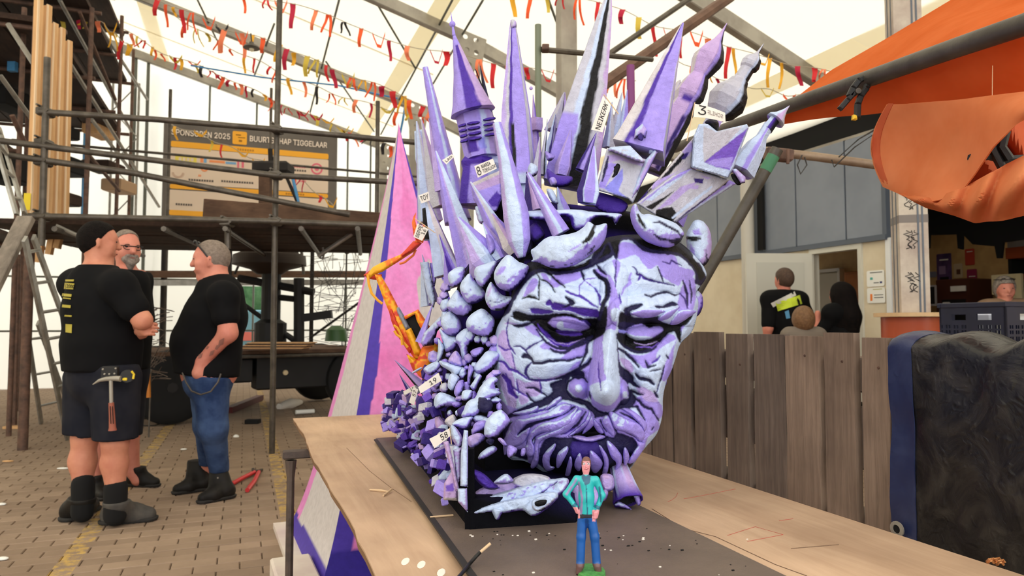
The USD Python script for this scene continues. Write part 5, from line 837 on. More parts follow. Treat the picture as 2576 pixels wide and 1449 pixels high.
STONES = [([(1184,883),(1208,873),(1217,878),(1208,894),(1191,899)], 'LLPK'), ([(1146,882),(1160,899),(1166,923),(1146,921),(1127,908)], 'VLPK'), ([(1103,852),(1118,877),(1106,908),(1099,904),(1102,877)], 'WWLK'), ([(1067,925),(1098,908),(1111,918),(1101,934),(1081,945),(1069,936)], 'WLPK'), ([(1105,908),(1129,913),(1165,923),(1162,935),(1146,950),(1132,934),(1110,920)], 'WWLK'), ([(1234,949),(1253,954),(1245,975),(1260,990),(1238,1003),(1212,1020),(1198,1030),(1166,1030),(1195,1001),(1208,973)], 'WLPK'), ([(1181,916),(1191,930),(1184,953),(1184,972),(1176,963),(1177,935)], 'LLPK'), ([(1203,942),(1212,947),(1203,966),(1195,983),(1183,973),(1190,961)], 'WLPK'), ([(1153,959),(1166,963),(1163,987),(1150,999),(1142,985)], 'LLPK'), ([(1165,983),(1189,983),(1182,1006),(1162,1006)], 'WLPK'), ([(1093,1001),(1108,987),(1136,996),(1161,1011),(1157,1023),(1129,1022),(1103,1030),(1092,1025)], 'WLPK'), ([(1108,968),(1122,962),(1128,973),(1125,989),(1107,983)], 'GVPK'), ([(1134,940),(1156,949),(1151,966),(1139,984),(1126,971)], 'WWLK'), ([(1183,1005),(1235,1000),(1212,1034),(1197,1048),(1162,1050),(1166,1031)], 'WLPK'), ([(1136,1067),(1157,1053),(1188,1047),(1187,1059),(1181,1076),(1169,1080),(1152,1075)], 'WLPD'), ([(1195,1064),(1221,1058),(1225,1074),(1210,1084),(1187,1092)], 'LLPK'), ([(1179,1098),(1207,1089),(1221,1104),(1188,1128),(1177,1114)], 'VLPK'), ([(1255,1031),(1273,1041),(1283,1060),(1271,1078),(1259,1090),(1246,1103),(1228,1102),(1218,1091),(1224,1057)], 'WLPK'), ([(1235,1122),(1249,1125),(1248,1136),(1221,1153),(1203,1155),(1210,1138)], 'WLPK'), ([(1133,1074),(1145,1073),(1163,1102),(1157,1130),(1138,1106)], 'WVLK'), ([(1098,1040),(1117,1060),(1127,1085),(1105,1096),(1094,1070)], 'RRVP'), ([(1138,1127),(1160,1130),(1154,1202),(1144,1190)], 'WWLK'), ([(1100,1205),(1120,1180),(1133,1186),(1129,1206),(1117,1213)], 'WWLK'), ([(1243,1212),(1271,1192),(1289,1204),(1288,1215),(1252,1218)], 'WLPK'), ([(1280,1120),(1300,1128),(1298,1142),(1282,1152),(1275,1140)], 'LLPK'), ([(1312,1130),(1322,1128),(1320,1146),(1310,1146)], 'LLPK'), ([(1252,1105),(1262,1102),(1276,1120),(1268,1122)], 'VLPK'), ([(1222,1110),(1232,1100),(1244,1108),(1236,1120)], 'DDKK'), ([(1205,1000),(1228,1004),(1240,1020),(1226,1040),(1200,1030)], 'DDKK'), ([(1150,1030),(1180,1018),(1186,1040),(1160,1052)], 'CDKK'), ([(1118,1060),(1140,1042),(1150,1060),(1138,1078)], 'IGVK'), ([(1083,960),(1100,948),(1112,962),(1098,980)], 'LLPK'), ([(1060,975),(1080,965),(1090,990),(1068,1000)], 'LVCK'), ([(1048,1000),(1070,1000),(1078,1030),(1050,1036)], 'CCDK'), ([(1070,1010),(1092,1005),(1096,1040),(1072,1046)], 'CDKK')]
for P, pal in STONES:
    cx_, cy_ = np.mean(P, 0); r_ = math.sqrt(Polygon(P).area / PI)
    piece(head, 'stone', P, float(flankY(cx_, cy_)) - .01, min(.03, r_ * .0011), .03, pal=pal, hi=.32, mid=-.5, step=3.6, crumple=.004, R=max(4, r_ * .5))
rf = random.Random(31); FL = Polygon([(1125,690),(1190,680),(1240,655),(1262,760),(1246,880),(1250,980),(1268,1050),(1230,1120),(1180,1080),(1130,1040),(1085,1000),(1075,930),(1100,850),(1105,770)]); got = [np.append(np.mean(P, 0), math.sqrt(Polygon(P).area / PI)) for P in CURLS + [a for a, b in STONES]]
for k in range(900):
    x, y = rf.uniform(1070, 1275), rf.uniform(650, 1125); r_ = rf.uniform(8, 17)
    if not FL.contains(shapely.Point(x, y)) or (y < 845 and x > 1135) or any(math.hypot(x - g[0], y - g[1]) < .62 * (g[2] + r_) for g in got): continue
    got.append(np.array([x, y, r_])); n = rf.randint(5, 7); a0 = rf.uniform(0, 6); e = rf.uniform(.7, 1.3); P = [(x + r_ * e * rf.uniform(.8, 1.15) * math.cos(a0 + i * 6.283 / n), y + r_ / e * rf.uniform(.8, 1.15) * math.sin(a0 + i * 6.283 / n)) for i in range(n)]
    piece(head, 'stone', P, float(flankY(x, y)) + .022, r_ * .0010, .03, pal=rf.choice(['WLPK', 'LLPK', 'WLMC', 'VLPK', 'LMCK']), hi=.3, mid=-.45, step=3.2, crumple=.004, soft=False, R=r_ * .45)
# boards and slabs at the front corner
piece(head, 'plank', [(1167,1081),(1178,1083),(1177,1131),(1177,1226),(1158,1222),(1159,1143)], 1.385, .006, .02, pal='WWLK', soft=False, R=4, step=4)
piece(head, 'plank', [(1151,1229),(1175,1228),(1177,1290),(1152,1262)], 1.385, .008, .02, pal='WVLK', soft=False, R=4, hi=.5)
piece(head, 'slab', [(1117,1216),(1140,1178),(1152,1230),(1152,1260),(1115,1258)], 1.43, .008, .02, col='R', soft=False, R=4, patches=[([(1121,1220),(1141,1217),(1142,1237),(1122,1236)], 'M'), ([(1115,1252),(1152,1252),(1152,1262),(1115,1262)], 'I')], label='pink slab with a grey-purple square window')
piece(head, 'slab', [(1115,1113),(1128,1108),(1141,1165),(1156,1230),(1148,1236),(1130,1165)], 1.41, .006, .015, col='R', soft=False, R=3)
piece(head, 'slab', [(1140,1132),(1160,1125),(1160,1200),(1150,1228)], 1.42, .006, .02, pal='WVLK', soft=False, R=4)
rr = random.Random(12); ou = norm((B0 - A0) * [1, 1, 0]); nrm = np.array([-ou[1], ou[0], 0]); nrm = nrm if nrm[0] < 0 else -nrm
PALS = ['VLCK', 'WVLC', 'LMCK', 'RVLC', 'CCDK', 'LMCK', 'PCDK', 'CCDD', 'GVMC', 'MPCK', 'LLPC', 'PCCD']
for i in range(170):
    s = rr.uniform(.10, 1.02); hi_ = .05 + .16 * max(0, 1 - abs(s - .62) / .5) + (.10 if s < .5 else .0); z = BZ + .025 + rr.uniform(0, 1) ** 1.1 * hi_; sz = np.array([rr.uniform(.014, .044), rr.uniform(.012, .032), rr.uniform(.010, .030)])
    sz[rr.randrange(3)] *= rr.choice([.35, .5, 1.0, 1.3]); c0 = A0 + (B0 - A0) * s + nrm * rr.uniform(-.015, .028); c0[2] = z
    a1 = rr.uniform(-.7, .7); a2 = rr.uniform(-.6, .6); R1 = trimesh.transformations.euler_matrix(a2, rr.uniform(-.5, .5), a1 + math.atan2(ou[1], ou[0]))[:3, :3]
    solid(head, 'block', boxm(c0, sz, R1.T, .002), PALS[rr.randrange(len(PALS))], i, .25, -.35, -.8)
# spikes low at the back left
for tp, bs, hw, Y, bd in (((992, 905), (1075, 985), 15, 2.2, [(-.62, 'K'), (.3, 'V'), (1, 'L')]), ((1004, 940), (1040, 1000), 9, 2.3, [(0, 'C'), (1, 'V')]), ((998, 1015), (1016, 1060), 10, 2.45, [(.2, 'W'), (1, 'V')]), ((1040, 875), (1056, 905), 9, 2.2, [(.2, 'W'), (1, 'G')]), ((1090, 760), (1056, 862), 12, 2.0, [(.2, 'L'), (1, 'V')])):
    spire(head, 'spike', tp, bs, hw, Y, n=4, rot=.4, bands=bd, m=14, k=24)
piece(head, 'beam', [(1058,862),(1066,838),(1108,795),(1118,812),(1100,834),(1092,868),(1064,872)], 1.97, .015, .03, pal='WLDK', soft=False, R=5, patches=[([(1085,848),(1110,820),(1108,850),(1090,868),(1070,870)], 'D')])
# driftwood bundle at the foot of the head
for P, pal, Y in (([(1200,1240),(1230,1225),(1290,1216),(1340,1222),(1280,1244),(1205,1253)], 'VMPK', 1.46), ([(1193,1264),(1270,1240),(1360,1214),(1402,1211),(1340,1250),(1240,1276),(1200,1279)], 'WLPD', 1.435), ([(1191,1291),(1240,1270),(1330,1250),(1392,1240),(1396,1256),(1346,1294),(1315,1280),(1270,1287),(1240,1284)], 'WWLP', 1.42), ([(1294,1207),(1330,1195),(1379,1203),(1372,1222),(1340,1228),(1300,1221)], 'GVLP', 1.45), ([(1374,1215),(1426,1207),(1413,1236),(1385,1250),(1366,1238)], 'WVLP', 1.44), ([(1340,1262),(1366,1248),(1392,1254),(1372,1276),(1348,1284)], 'WGLD', 1.41), ([(1240,1280),(1262,1284),(1256,1294),(1250,1304)], 'WWLP', 1.415), ([(1190,1185),(1215,1195),(1240,1218),(1250,1226),(1225,1226),(1200,1205)], 'PPCK', 1.44)):
    piece(head, 'driftwood', P, Y, .02, .03, pal=pal, hi=.25, mid=-.35, step=2.8, crumple=.006, R=7, fat=4.0)
piece(head, 'knot_hole', [(1345,1264),(1360,1258),(1376,1258),(1370,1270),(1350,1274)], 1.388, .002, .006, col='K')
piece(head, 'driftwood', [(1440,1215),(1470,1205),(1500,1225),(1515,1270),(1470,1290),(1440,1260)], 1.47, .03, .03, pal='VLMC', hi=.3)
piece(head, 'driftwood', [(1511,1196),(1541,1196),(1544,1229),(1519,1236)], 1.52, .02, .03, pal='RVLC', R=6); piece(head, 'driftwood', [(1519,1232),(1530,1238),(1524,1258),(1508,1262)], 1.50, .015, .03, pal='VVLC')
# broken hollow trunk right of the chin
b, t = at(1580, 1258, 1.555), at(1556, 1172, 1.60); dd = norm(b - t); Lt = np.linalg.norm(b - t); PR_ = [(0, .020), (Lt * .6, .027), (Lt, .034), (Lt + .004, .033), (Lt * .98, .026), (Lt * .7, .022)]
v, f = arr(lathe(t, dd, PR_, 30)); v = v + .0035 * (np.stack([noise(v * 90, k) for k in (1, 2, 3)], 1) - .5); a, bb, _ = frame(dd); ang = np.arctan2((v - t) @ a, (v - t) @ bb); hh = (v - t) @ dd; rad = np.hypot((v - t) @ a, (v - t) @ bb)
c = np.tile(PAL['V'], (len(v), 1)); c[np.sin(ang * 5 + 1) > .75] = PAL['D']; c[np.sin(ang * 3 + 2) > .6] = PAL['R']; c[np.sin(ang * 7) > .9] = PAL['W']; c[(hh > Lt * .93)] = PAL['P']; c[(rad < .0265) & (hh > Lt * .6) & (np.arange(len(v)) >= 30 * 4)] = PAL['K']; c[-2:] = PAL['K']
put(head, 'hollow_trunk', (v, f), M_PAINT, smooth=True, col=c)
for P in ([(1545,1270),(1560,1262),(1590,1282),(1560,1276)], [(1600,1225),(1612,1262),(1604,1272),(1592,1240)]): piece(head, 'bark_splinter', P, 1.55, .006, .01, pal='WLPK')
# ---------------------------------------------------------------- the castle crown
W3 = [(-.3, 'W'), (.35, 'L'), (1, 'V')]
# round tower: roof, ball, needle, shaft, louvres
spire(head, 'tower_roof', (1142, 88), (1190, 284), 58, 2.08, 2.06, bands=[(-.28, 'L'), (.42, 'P'), (1, 'R')], prof=[(0, 1), (.05, .93), (.15, .80), (.5, .45), (1, .06)], crumple=.008, tcol=[(.86, 1, -1, 1, 'L')], m=60, k=60)
put(head, 'finial_ball', ball(at(1138, 61, 2.06), .0095, 10), M_PAINT, smooth=True, col=np.tile(PAL['L'], (len(arr(ball((0, 0, 0), .01, 10))[0]), 1)))
spire(head, 'finial', (1134, 30), (1142, 90), 5, 2.06, bands=[(1, 'L')], prof=[(0, 1), (.4, .5), (1, .12)], m=8, k=10)
spire(head, 'tower_shaft', (1193, 290), (1212, 398), 43, 2.10, n=8, rot=.2, prof=[(0, .95), (1, 1.06)], bands=[(-.15, 'L'), (.3, 'L'), (.62, 'W'), (1, 'V')], tcol=[(.08, .42, -.75, -.1, 'P'), (.12, .38, .0, .42, 'B')], crumple=.01, m=30, k=64)
spire(head, 'tower_foot', (1212, 396), (1205, 520), 56, 2.12, n=6, prof=[(0, 1), (.75, .9), (.85, 1.0), (1, .78)], bands=[(-.55, 'P'), (.4, 'L'), (1, 'W')], tcol=[(.78, .95, -.7, .6, 'P')], crumple=.015)
for x, w, y0 in ((1162, 17, 312), (1190, 27, 306), (1230, 27, 296)):
    for k in range(4): X, y = x + k * 1.6, y0 + k * 13; piece(head, 'louvre', [(X - w / 2, y + 3), (X + w / 2, y - 2), (X + w / 2 + 1, y + 5), (X - w / 2 + 2, y + 9)], 2.045, .004, .006, pal='PPCK', hi=.9, mid=.25, low=-.3, step=2.2)
piece(head, 'roof_fin', [(1194,172),(1198,176),(1222,235),(1216,232)], 2.11, .004, .01, col='K', soft=False)
# tall pointed spires
spire(head, 'spire', (1290, 52), (1306, 470), 50, 1.98, n=4, rot=.55, bands=[(-.72, 'V'), (-.56, 'G'), (-.30, 'P'), (.62, 'L'), (1, 'G')], tcol=[(.02, .36, -.42, -.16, 'K'), (0, .06, -.2, .5, 'W')], crumple=.008, m=110, k=80, prof=[(0, 1), (.45, .74), (.93, .22), (1, .12)])
piece(head, 'crumpled_tip', [(1283,60),(1289,48),(1298,54),(1299,70),(1286,72)], 1.975, .008, .012, pal='GVCK')
spire(head, 'spire', (1532, -12), (1432, 470), 80, 2.06, 2.02, n=4, rot=.78, bands=[(-.42, 'G'), (-.12, 'W'), (.38, 'K'), (.6, 'G'), (1, 'R')], crumple=.010, m=130, k=90, prof=[(0, 1), (.3, .86), (.9, .26), (1, .1)], tcol=[(.0, .35, -.9, -.2, 'L')])
spire(head, 'spire', (1718, 58), (1608, 385), 78, 1.84, 1.84, n=4, rot=.62, bands=[(-.62, 'I'), (-.36, 'P'), (.62, 'L'), (1, 'G')], crumple=.008, m=100, k=90, prof=[(0, 1), (.06, .92), (1, .04)], tcol=[(0, .05, -.5, .9, 'L')])
piece(head, 'dormer', [(1594,352),(1598,326),(1616,311),(1628,326),(1624,348),(1612,340)], 1.775, .012, .03, pal='WVLK', soft=False, R=6); piece(head, 'dormer_window', [(1604,346),(1611,334),(1618,344),(1616,354),(1606,352)], 1.758, .003, .01, col='C')
# church body under it
piece(head, 'church_wall', [(1527,372),(1640,405),(1592,512),(1580,500),(1498,478)], lambda x, y: 1.76 + (x - 1560) * .0003, .006, .06, col='G', soft=False, R=3, step=2.4, patches=[([(1525,392),(1545,388),(1620,410),(1618,420),(1560,402),(1535,410)], 'V'), ([(1505,470),(1530,410),(1552,412),(1538,440),(1520,475)], 'L'), ([(1545,448),(1566,424),(1568,450),(1556,480),(1580,500),(1535,484),(1520,474)], 'B'), ([(1515,455),(1524,420),(1530,395)], 'D', 8)])
piece(head, 'church_arch', [(1517,466),(1536,428),(1549,412),(1560,416),(1552,440),(1536,458),(1522,472)], 1.752, .003, .01, col='K')
piece(head, 'pediment', [(1528,378),(1534,370),(1585,366),(1622,404),(1618,412)], 1.735, .010, .05, pal='WGVK', soft=False, R=4, hi=.35); piece(head, 'church_buttress', [(1622,404),(1648,376),(1655,384),(1600,490),(1586,506),(1590,480)], 1.77, .010, .05, pal='WVLK', soft=False, R=5); piece(head, 'church_buttress', [(1636,350),(1662,338),(1670,348),(1648,390),(1632,386)], 1.79, .010, .04, pal='WWVK', soft=False, R=5)
piece(head, 'church_base', [(1490,482),(1560,500),(1580,520),(1555,540),(1500,524)], 1.80, .012, .05, pal='PPCK', patches=[([(1513,492),(1550,500),(1556,522),(1520,516)], 'P')])
# onion towers
spire(head, 'onion_tower', (1829, 58), (1636, 428), 34, 2.05, 2.05, n=6, rot=.2, bands=[(-.75, 'I'), (.35, 'R'), (.62, 'L'), (1, 'K')], m=110, k=48, crumple=.012, prof=[(0, 1.0), (.40, 1.0), (.45, .9), (.50, 1.15), (.58, 1.0), (.635, .72), (.66, .85), (.72, 1.12), (.76, 1.16), (.82, .85), (.87, .42), (.93, .16), (1, .03)], tcol=[(.44, .475, -.5, .3, 'P'), (.0, .36, .2, .55, 'C')])
piece(head, 'gable', [(1690,232),(1702,205),(1712,200),(1716,232),(1706,262),(1690,282)], 2.08, .006, .03, col='I', soft=False, R=4, patches=[([(1688,266),(1693,254),(1698,254),(1694,268)], 'K')])
spire(head, 'onion_dome', (1921, 110), (1800, 300), 30, 2.2, 2.2, n=8, rot=.2, bands=[(.30, 'G'), (.55, 'W'), (1, 'K')], m=90, k=48, crumple=.010, prof=[(0, .5), (.10, 1.25), (.22, 1.62), (.34, 1.45), (.44, .92), (.50, .78), (.52, .62), (.66, .58), (.68, .74), (.73, .82), (.79, .70), (.84, .32), (.88, .12), (1, .03)])
spire(head, 'onion_stem', (1800, 295), (1730, 420), 24, 2.18, n=6, bands=[(.3, 'G'), (1, 'V')], prof=[(0, 1), (1, .9)], m=12, k=24)
# big house with hipped roof, right
def tilt(x, y): return 1.78 + (x - 1760) * .0006 + (y - 420) * .0002
piece(head, 'house_wall', [(1738,424),(1836,452),(1800,482),(1700,560),(1646,540),(1600,512),(1690,442)], lambda x, y: tilt(x, y) + .03, .006, .08, col='G', soft=False, R=3, step=2.4, patches=[([(1740,425),(1650,488),(1605,516),(1632,492),(1725,424)], 'L'), ([(1665,470),(1735,430),(1640,505),(1625,505)], 'W'), ([(1672,495),(1700,478),(1640,528),(1625,520)], 'K'), ([(1712,470),(1758,455),(1690,512),(1650,530)], 'V'), ([(1650,528),(1690,520),(1705,540),(1690,560),(1650,545)], 'K'), ([(1760,440),(1790,448),(1778,452)], 'V'), ([(1722,468),(1758,466),(1755,476),(1730,474)], 'V'), ([(1692,548),(1790,470)], 'W', 9), ([(1745,448),(1770,450),(1768,462),(1748,460)], 'C'), ([(1700,556),(1806,476)], 'C', 4)])
piece(head, 'house_annex', [(1800,478),(1834,452),(1852,462),(1700,560),(1690,552)], lambda x, y: tilt(x, y) + .05, .006, .06, col='L', soft=False, R=3, step=2.6, patches=[([(1716,548),(1840,466)], 'W', 7), ([(1812,460),(1828,455),(1826,466),(1812,468)], 'K'), ([(1690,548),(1720,535),(1712,556),(1696,560)], 'C')])
piece(head, 'house_upper_wall', [(1600,512),(1676,425),(1745,345),(1740,424),(1640,495)], lambda x, y: tilt(x, y) + .05, .006, .06, col='I', soft=False, R=3, step=2.6, patches=[([(1605,505),(1660,452),(1738,362),(1742,374),(1670,455)], 'K'), ([(1716,382),(1738,352),(1744,372),(1730,395)], 'V'), ([(1714,398),(1724,386),(1733,382),(1728,396),(1718,402)], 'C'), ([(1640,460),(1720,425),(1700,435),(1640,478)], 'V'), ([(1600,505),(1632,474),(1626,492),(1606,512)], 'C')])
piece(head, 'house_roof', [(1758,312),(1745,342),(1739,421),(1831,449),(1845,424),(1884,321),(1879,312),(1804,330),(1781,312)], lambda x, y: tilt(x, y) - .005, .012, .07, col='W', soft=False, R=3, step=2.4, patches=[([(1770,318),(1802,332),(1870,316),(1800,395),(1772,408),(1768,380)], 'G'), ([(1772,408),(1800,385),(1881,322),(1850,395),(1836,428),(1800,420)], 'M'), ([(1776,408),(1800,400),(1845,395),(1838,424),(1800,418)], 'L')])
piece(head, 'roof_hole', [(1772,308),(1785,299),(1806,304),(1808,322),(1802,330),(1782,314)], 1.785, .012, .03, pal='DKKK')
piece(head, 'eave_board', [(1842,426),(1852,424),(1876,446),(1874,460),(1864,462)], 1.80, .006, .02, pal='WVVK', soft=False, R=3); piece(head, 'eave_gap', [(1838,440),(1852,438),(1866,462),(1852,464)], 1.82, .004, .02, col='K')
# turret at the far right
spire(head, 'turret', (1936, 312), (1862, 432), 32, 1.93, 1.93, n=6, rot=.3, prof=[(0, 1.15), (.55, .75), (.72, .42), (1, .40)], bands=[(-.1, 'W'), (.3, 'L'), (1, 'W')], crumple=.012); spire(head, 'turret_neck', (1952, 296), (1930, 326), 15, 1.93, n=6, prof=[(0, 1), (1, .9)], bands=[(-.4, 'W'), (.2, 'P'), (.5, 'D'), (1, 'K')], m=10, k=30)
spire(head, 'turret_cap', (1986, 266), (1950, 304), 25, 1.93, bands=[(-.3, 'W'), (.4, 'R'), (1, 'G')], prof=[(0, 1), (.12, .95), (.35, .55), (.7, .2), (1, .03)], m=30, k=36)
# slim spires and slabs, left to right: tip, base, half width, depth, sides, stripes
SPIRES = [((1070, 170), (1152, 560), 34, 2.22, 0, [(.1, 'L'), (.45, 'W'), (.8, 'L'), (1, 'V')]), ((1048, 305), (1082, 560), 34, 2.36, 4, [(.2, 'W'), (.7, 'G'), (1, 'V')]), ((1079, 298), (1112, 480), 17, 2.22, 4, [(.0, 'V'), (.6, 'R'), (1, 'L')]), ((1096, 380), (1188, 672), 46, 2.02, 4, [(-.25, 'L'), (.0, 'V'), (.8, 'W'), (1, 'G')]), ((1060, 300), (1108, 520), 24, 2.28, 4, [(0, 'G'), (1, 'R')]), ((1068, 486), (1128, 690), 40, 2.08, 4, [(-.1, 'W'), (.6, 'I'), (1, 'V')]), ((1105, 590), (1150, 720), 26, 2.0, 4, [(-.4, 'W'), (.2, 'M'), (.7, 'L'), (1, 'G')]), ((1152, 548), (1236, 672), 40, 1.76, 5, [(-.35, 'V'), (.5, 'W'), (1, 'L')]), ((1183, 458), (1262, 600), 24, 1.82, 5, [(-.2, 'L'), (.5, 'G'), (1, 'W')]), ((1215, 560), (1262, 650), 22, 1.74, 5, [(-.2, 'W'), (.6, 'L'), (1, 'V')]), ((1250, 310), (1312, 648), 33, 1.66, 0, [(-.6, 'V'), (.42, 'W'), (1, 'L')]), ((1238, 538), (1300, 632), 24, 1.70, 4, [(-.3, 'I'), (.5, 'R'), (1, 'L')]), ((1328, 436), (1412, 588), 24, 1.68, 0, [(-.2, 'V'), (.3, 'W'), (1, 'L')]), ((1326, 432), (1352, 530), 32, 1.76, 4, [(-.35, 'C'), (.5, 'R'), (1, 'V')]), ((1341, 238), (1352, 440), 17, 2.2, 6, [(-.2, 'R'), (.4, 'V'), (1, 'M')]), ((1436, 328), (1412, 442), 22, 1.95, 5, [(-.5, 'V'), (.7, 'L'), (1, 'V')]), ((1500, 334), (1462, 430), 18, 1.92, 5, [(-.4, 'C'), (.6, 'L'), (1, 'M')]), ((1494, 368), (1478, 512), 30, 1.72, 5, [(-.5, 'C'), (-.35, 'W'), (.6, 'L'), (1, 'W')]), ((1398, 286), (1380, 400), 16, 2.1, 4, [(-.2, 'W'), (.3, 'C'), (1, 'G')]), ((1377, 300), (1364, 440), 12, 2.0, 4, [(.2, 'G'), (.6, 'K'), (1, 'W')]), ((1358, 344), (1346, 470), 14, 1.95, 4, [(.3, 'G'), (1, 'R')]), ((1512, 225), (1495, 330), 24, 2.1, 4, [(-.2, 'V'), (.6, 'R'), (1, 'G')]), ((1565, 232), (1540, 360), 18, 2.12, 5, [(0, 'G'), (1, 'W')]), ((1578, 226), (1566, 330), 16, 2.14, 0, [(0, 'W'), (1, 'L')]), ((1540, 256), (1530, 372), 15, 2.05, 4, [(.2, 'W'), (1, 'G')]), ((1682, 240), (1668, 340), 14, 2.08, 4, [(.2, 'W'), (1, 'V')]), ((1420, 232), (1400, 330), 30, 2.14, 4, [(.3, 'G'), (.5, 'K'), (1, 'V')]), ((1268, 330), (1262, 470), 18, 2.1, 5, [(0, 'R'), (1, 'V')]), ((1208, 165), (1232, 300), 12, 2.2, 4, [(0, 'K'), (1, 'D')]), ((1755, 470), (1700, 560), 20, 1.86, 4, [(0, 'V'), (1, 'L')]), ((1062, 640), (1092, 760), 16, 2.15, 4, [(0, 'W'), (1, 'V')]), ((1060, 660), (1075, 770), 15, 2.2, 4, [(.2, 'W'), (1, 'L')]), ((1180, 600), (1200, 700), 20, 1.82, 5, [(-.2, 'V'), (.5, 'R'), (1, 'L')]), ((1118, 640), (1135, 720), 18, 1.98, 4, [(0, 'L'), (1, 'P')]), ((1402, 470), (1420, 540), 20, 1.82, 5, [(0, 'W'), (1, 'L')])]
for i, (tp, bs, hw, Y, n, bd) in enumerate(SPIRES): spire(head, 'spire', tp, bs, hw, Y, n=n, rot=.3 + i * .7, bands=bd, m=60 if hw > 22 else 34, k=56 if hw > 22 else 32, crumple=.03 if n in (0, 5) else .014, tips=.22 if i in (0, 10, 12) else .06, bend=.018 if i == 10 else 0, prof=[(0, .30), (.12, .85), (.3, 1.0), (.75, .55), (1, .34)] if i == 10 else [(0, .8), (.2, 1), (1, .12)] if i in (7, 8, 9, 11, 15, 17) else None)
put(head, 'finial_ball', ball(at(1336, 222, 2.2), .006, 8), M_PAINT, smooth=True, col=np.tile(PAL['V'], (len(arr(ball((0, 0, 0), 1, 8))[0]), 1)))
spire(head, 'lookout', (1346, 300), (1347, 330), 21, 2.19, n=6, bands=[(.2, 'R'), (1, 'V')], prof=[(0, .8), (.5, 1), (1, 1)], m=6, k=24)
piece(head, 'leaning_roof', [(1183,462),(1258,428),(1262,500),(1250,530),(1222,545),(1190,502)], 1.88, .010, .06, col='L', soft=False, R=3, step=2.6, patches=[([(1183,462),(1258,428),(1259,437),(1190,470)], 'I'), ([(1190,470),(1259,437),(1260,460),(1205,480)], 'R'), ([(1228,505),(1250,480),(1262,495),(1256,520),(1236,520)], 'P'), ([(1186,500),(1200,515),(1222,545),(1205,540)], 'C')])
piece(head, 'wall_piece', [(1042,330),(1062,325),(1085,420),(1078,470),(1056,440),(1044,400)], 2.38, .006, .05, col='W', soft=False, R=3, step=2.6, patches=[([(1073,428),(1088,432),(1088,450),(1076,450)], 'P')])
piece(head, 'wall_piece', [(1062,525),(1075,520),(1090,560),(1090,605),(1066,606)], 2.12, .006, .04, col='K', soft=False, patches=[([(1062,604),(1090,600),(1090,612),(1062,612)], 'W')])
piece(head, 'wall_piece', [(1056,660),(1078,658),(1096,755),(1090,780),(1074,740)], 2.1, .008, .04, pal='WWLK', soft=False, R=4); piece(head, 'wall_piece', [(1080,662),(1100,660),(1098,700),(1092,730)], 2.11, .008, .04, pal='LLPK', soft=False, R=4)
for P, pal, Y in (([(1268,470),(1330,455),(1345,470),(1330,505),(1290,500)], 'WLPK', 1.96), ([(1335,410),(1352,420),(1350,440),(1330,445),(1328,425)], 'WWVK', 1.86), ([(1372,380),(1395,392),(1405,380),(1392,400),(1378,405)], 'LLPK', 1.93), ([(1382,450),(1392,445),(1401,455),(1398,466),(1386,466)], 'LVCK', 1.80), ([(1376,425),(1400,440),(1440,445),(1430,468),(1385,466)], 'PPCK', 1.84), ([(1375,475),(1392,480),(1405,510),(1392,512),(1380,495)], 'WWLK', 1.78), ([(1284,505),(1300,495),(1310,520),(1305,545),(1288,535)], 'WLPK', 1.82), ([(1222,590),(1240,600),(1248,628),(1232,640)], 'LLPK', 1.73), ([(1195,520),(1212,528),(1222,560),(1205,560)], 'WVLK', 1.85), ([(1330,575),(1350,560),(1372,590),(1350,610),(1335,600)], 'PCKK', 1.72), ([(1300,600),(1330,580),(1340,620),(1320,650),(1305,650)], 'KDKK', 1.74), ([(1155,700),(1175,690),(1185,700),(1172,715)], 'WLPK', 1.9)):
    piece(head, 'rubble', P, Y, .018, .04, pal=pal, hi=.3, mid=-.4)
# ================================================================ left: scaffolds, ladders, timber, wagon, banner
M_TUBE = mat('scaffold_tube', (98, 91, 82), .45, (74, 68, 62), 9, metal=.55, bump=.1); M_TUBEL = mat('pale_tube', (150, 146, 138), .4, (124, 120, 112), 9, metal=.5); M_DECK = wood('dark_deck_board', (44, 32, 27), (70, 52, 42), 4, (9, 1, 9), .85)
M_PLANK = wood('brown_plank', (92, 70, 56), (116, 90, 72), 4, (2, 9, 9), .8); M_TIMB = wood('fresh_timber', (196, 152, 104), (222, 180, 132), 3, (9, 9, .7), .65, .1, (.94, .93, .92)); M_LAD = mat('ladder_aluminium', (172, 170, 162), .4, (140, 138, 130), 8, metal=.35); M_BLUEP = mat('blue_steel', (72, 140, 190), .45, (54, 116, 166), 6)
t = thing('scaffold', 'brown-grey tube scaffold platform with a dark plank deck above the three men', 'scaffold', at(690, 1142, 6.35) * [1, 1, 0])
YA, YB, YC = 5.95, 6.35, 6.62; RT = .027
def sl(px): return YA + (px - 115) / (702 - 115) * (YB - YA)
bb = on(684, 1141, 0); put(t, 'pole', tube([[bb[0], bb[1], .0], at(692, 560, bb[1]), at(705, -60, bb[1])], RT, 12), M_TUBE, smooth=50)
put(t, 'pole', tube([at(104, 618, 5.9), at(119, 145, 5.9)], RT, 12), M_TUBE, smooth=50)
for L in ([(98, 281), (400, 301), (690, 325), (1075, 361)], [(-40, 349), (340, 397), (690, 441), (1075, 463)], [(25, 391), (340, 436), (600, 487), (880, 540)], [(60, 543), (400, 550), (690, 557), (1040, 571)]):
    put(t, 'rail', tube([at(x, y, sl(x) - .05) for x, y in L], RT, 12), M_TUBE, smooth=50)
for x, y in ((115, 283), (111, 361), (109, 408), (107, 545), (697, 326), (694, 441), (693, 557), (572, 560)):
    c = at(x, y, sl(x)); put(t, 'coupler', join(boxm(c, (.09, .13, .075), None, .012), rod(c + [.055, -.08, 0], c + [.055, .08, 0], .014), rod(c + [-.02, -.09, .045], c + [-.02, .06, .045], .010)), M_TUBE)
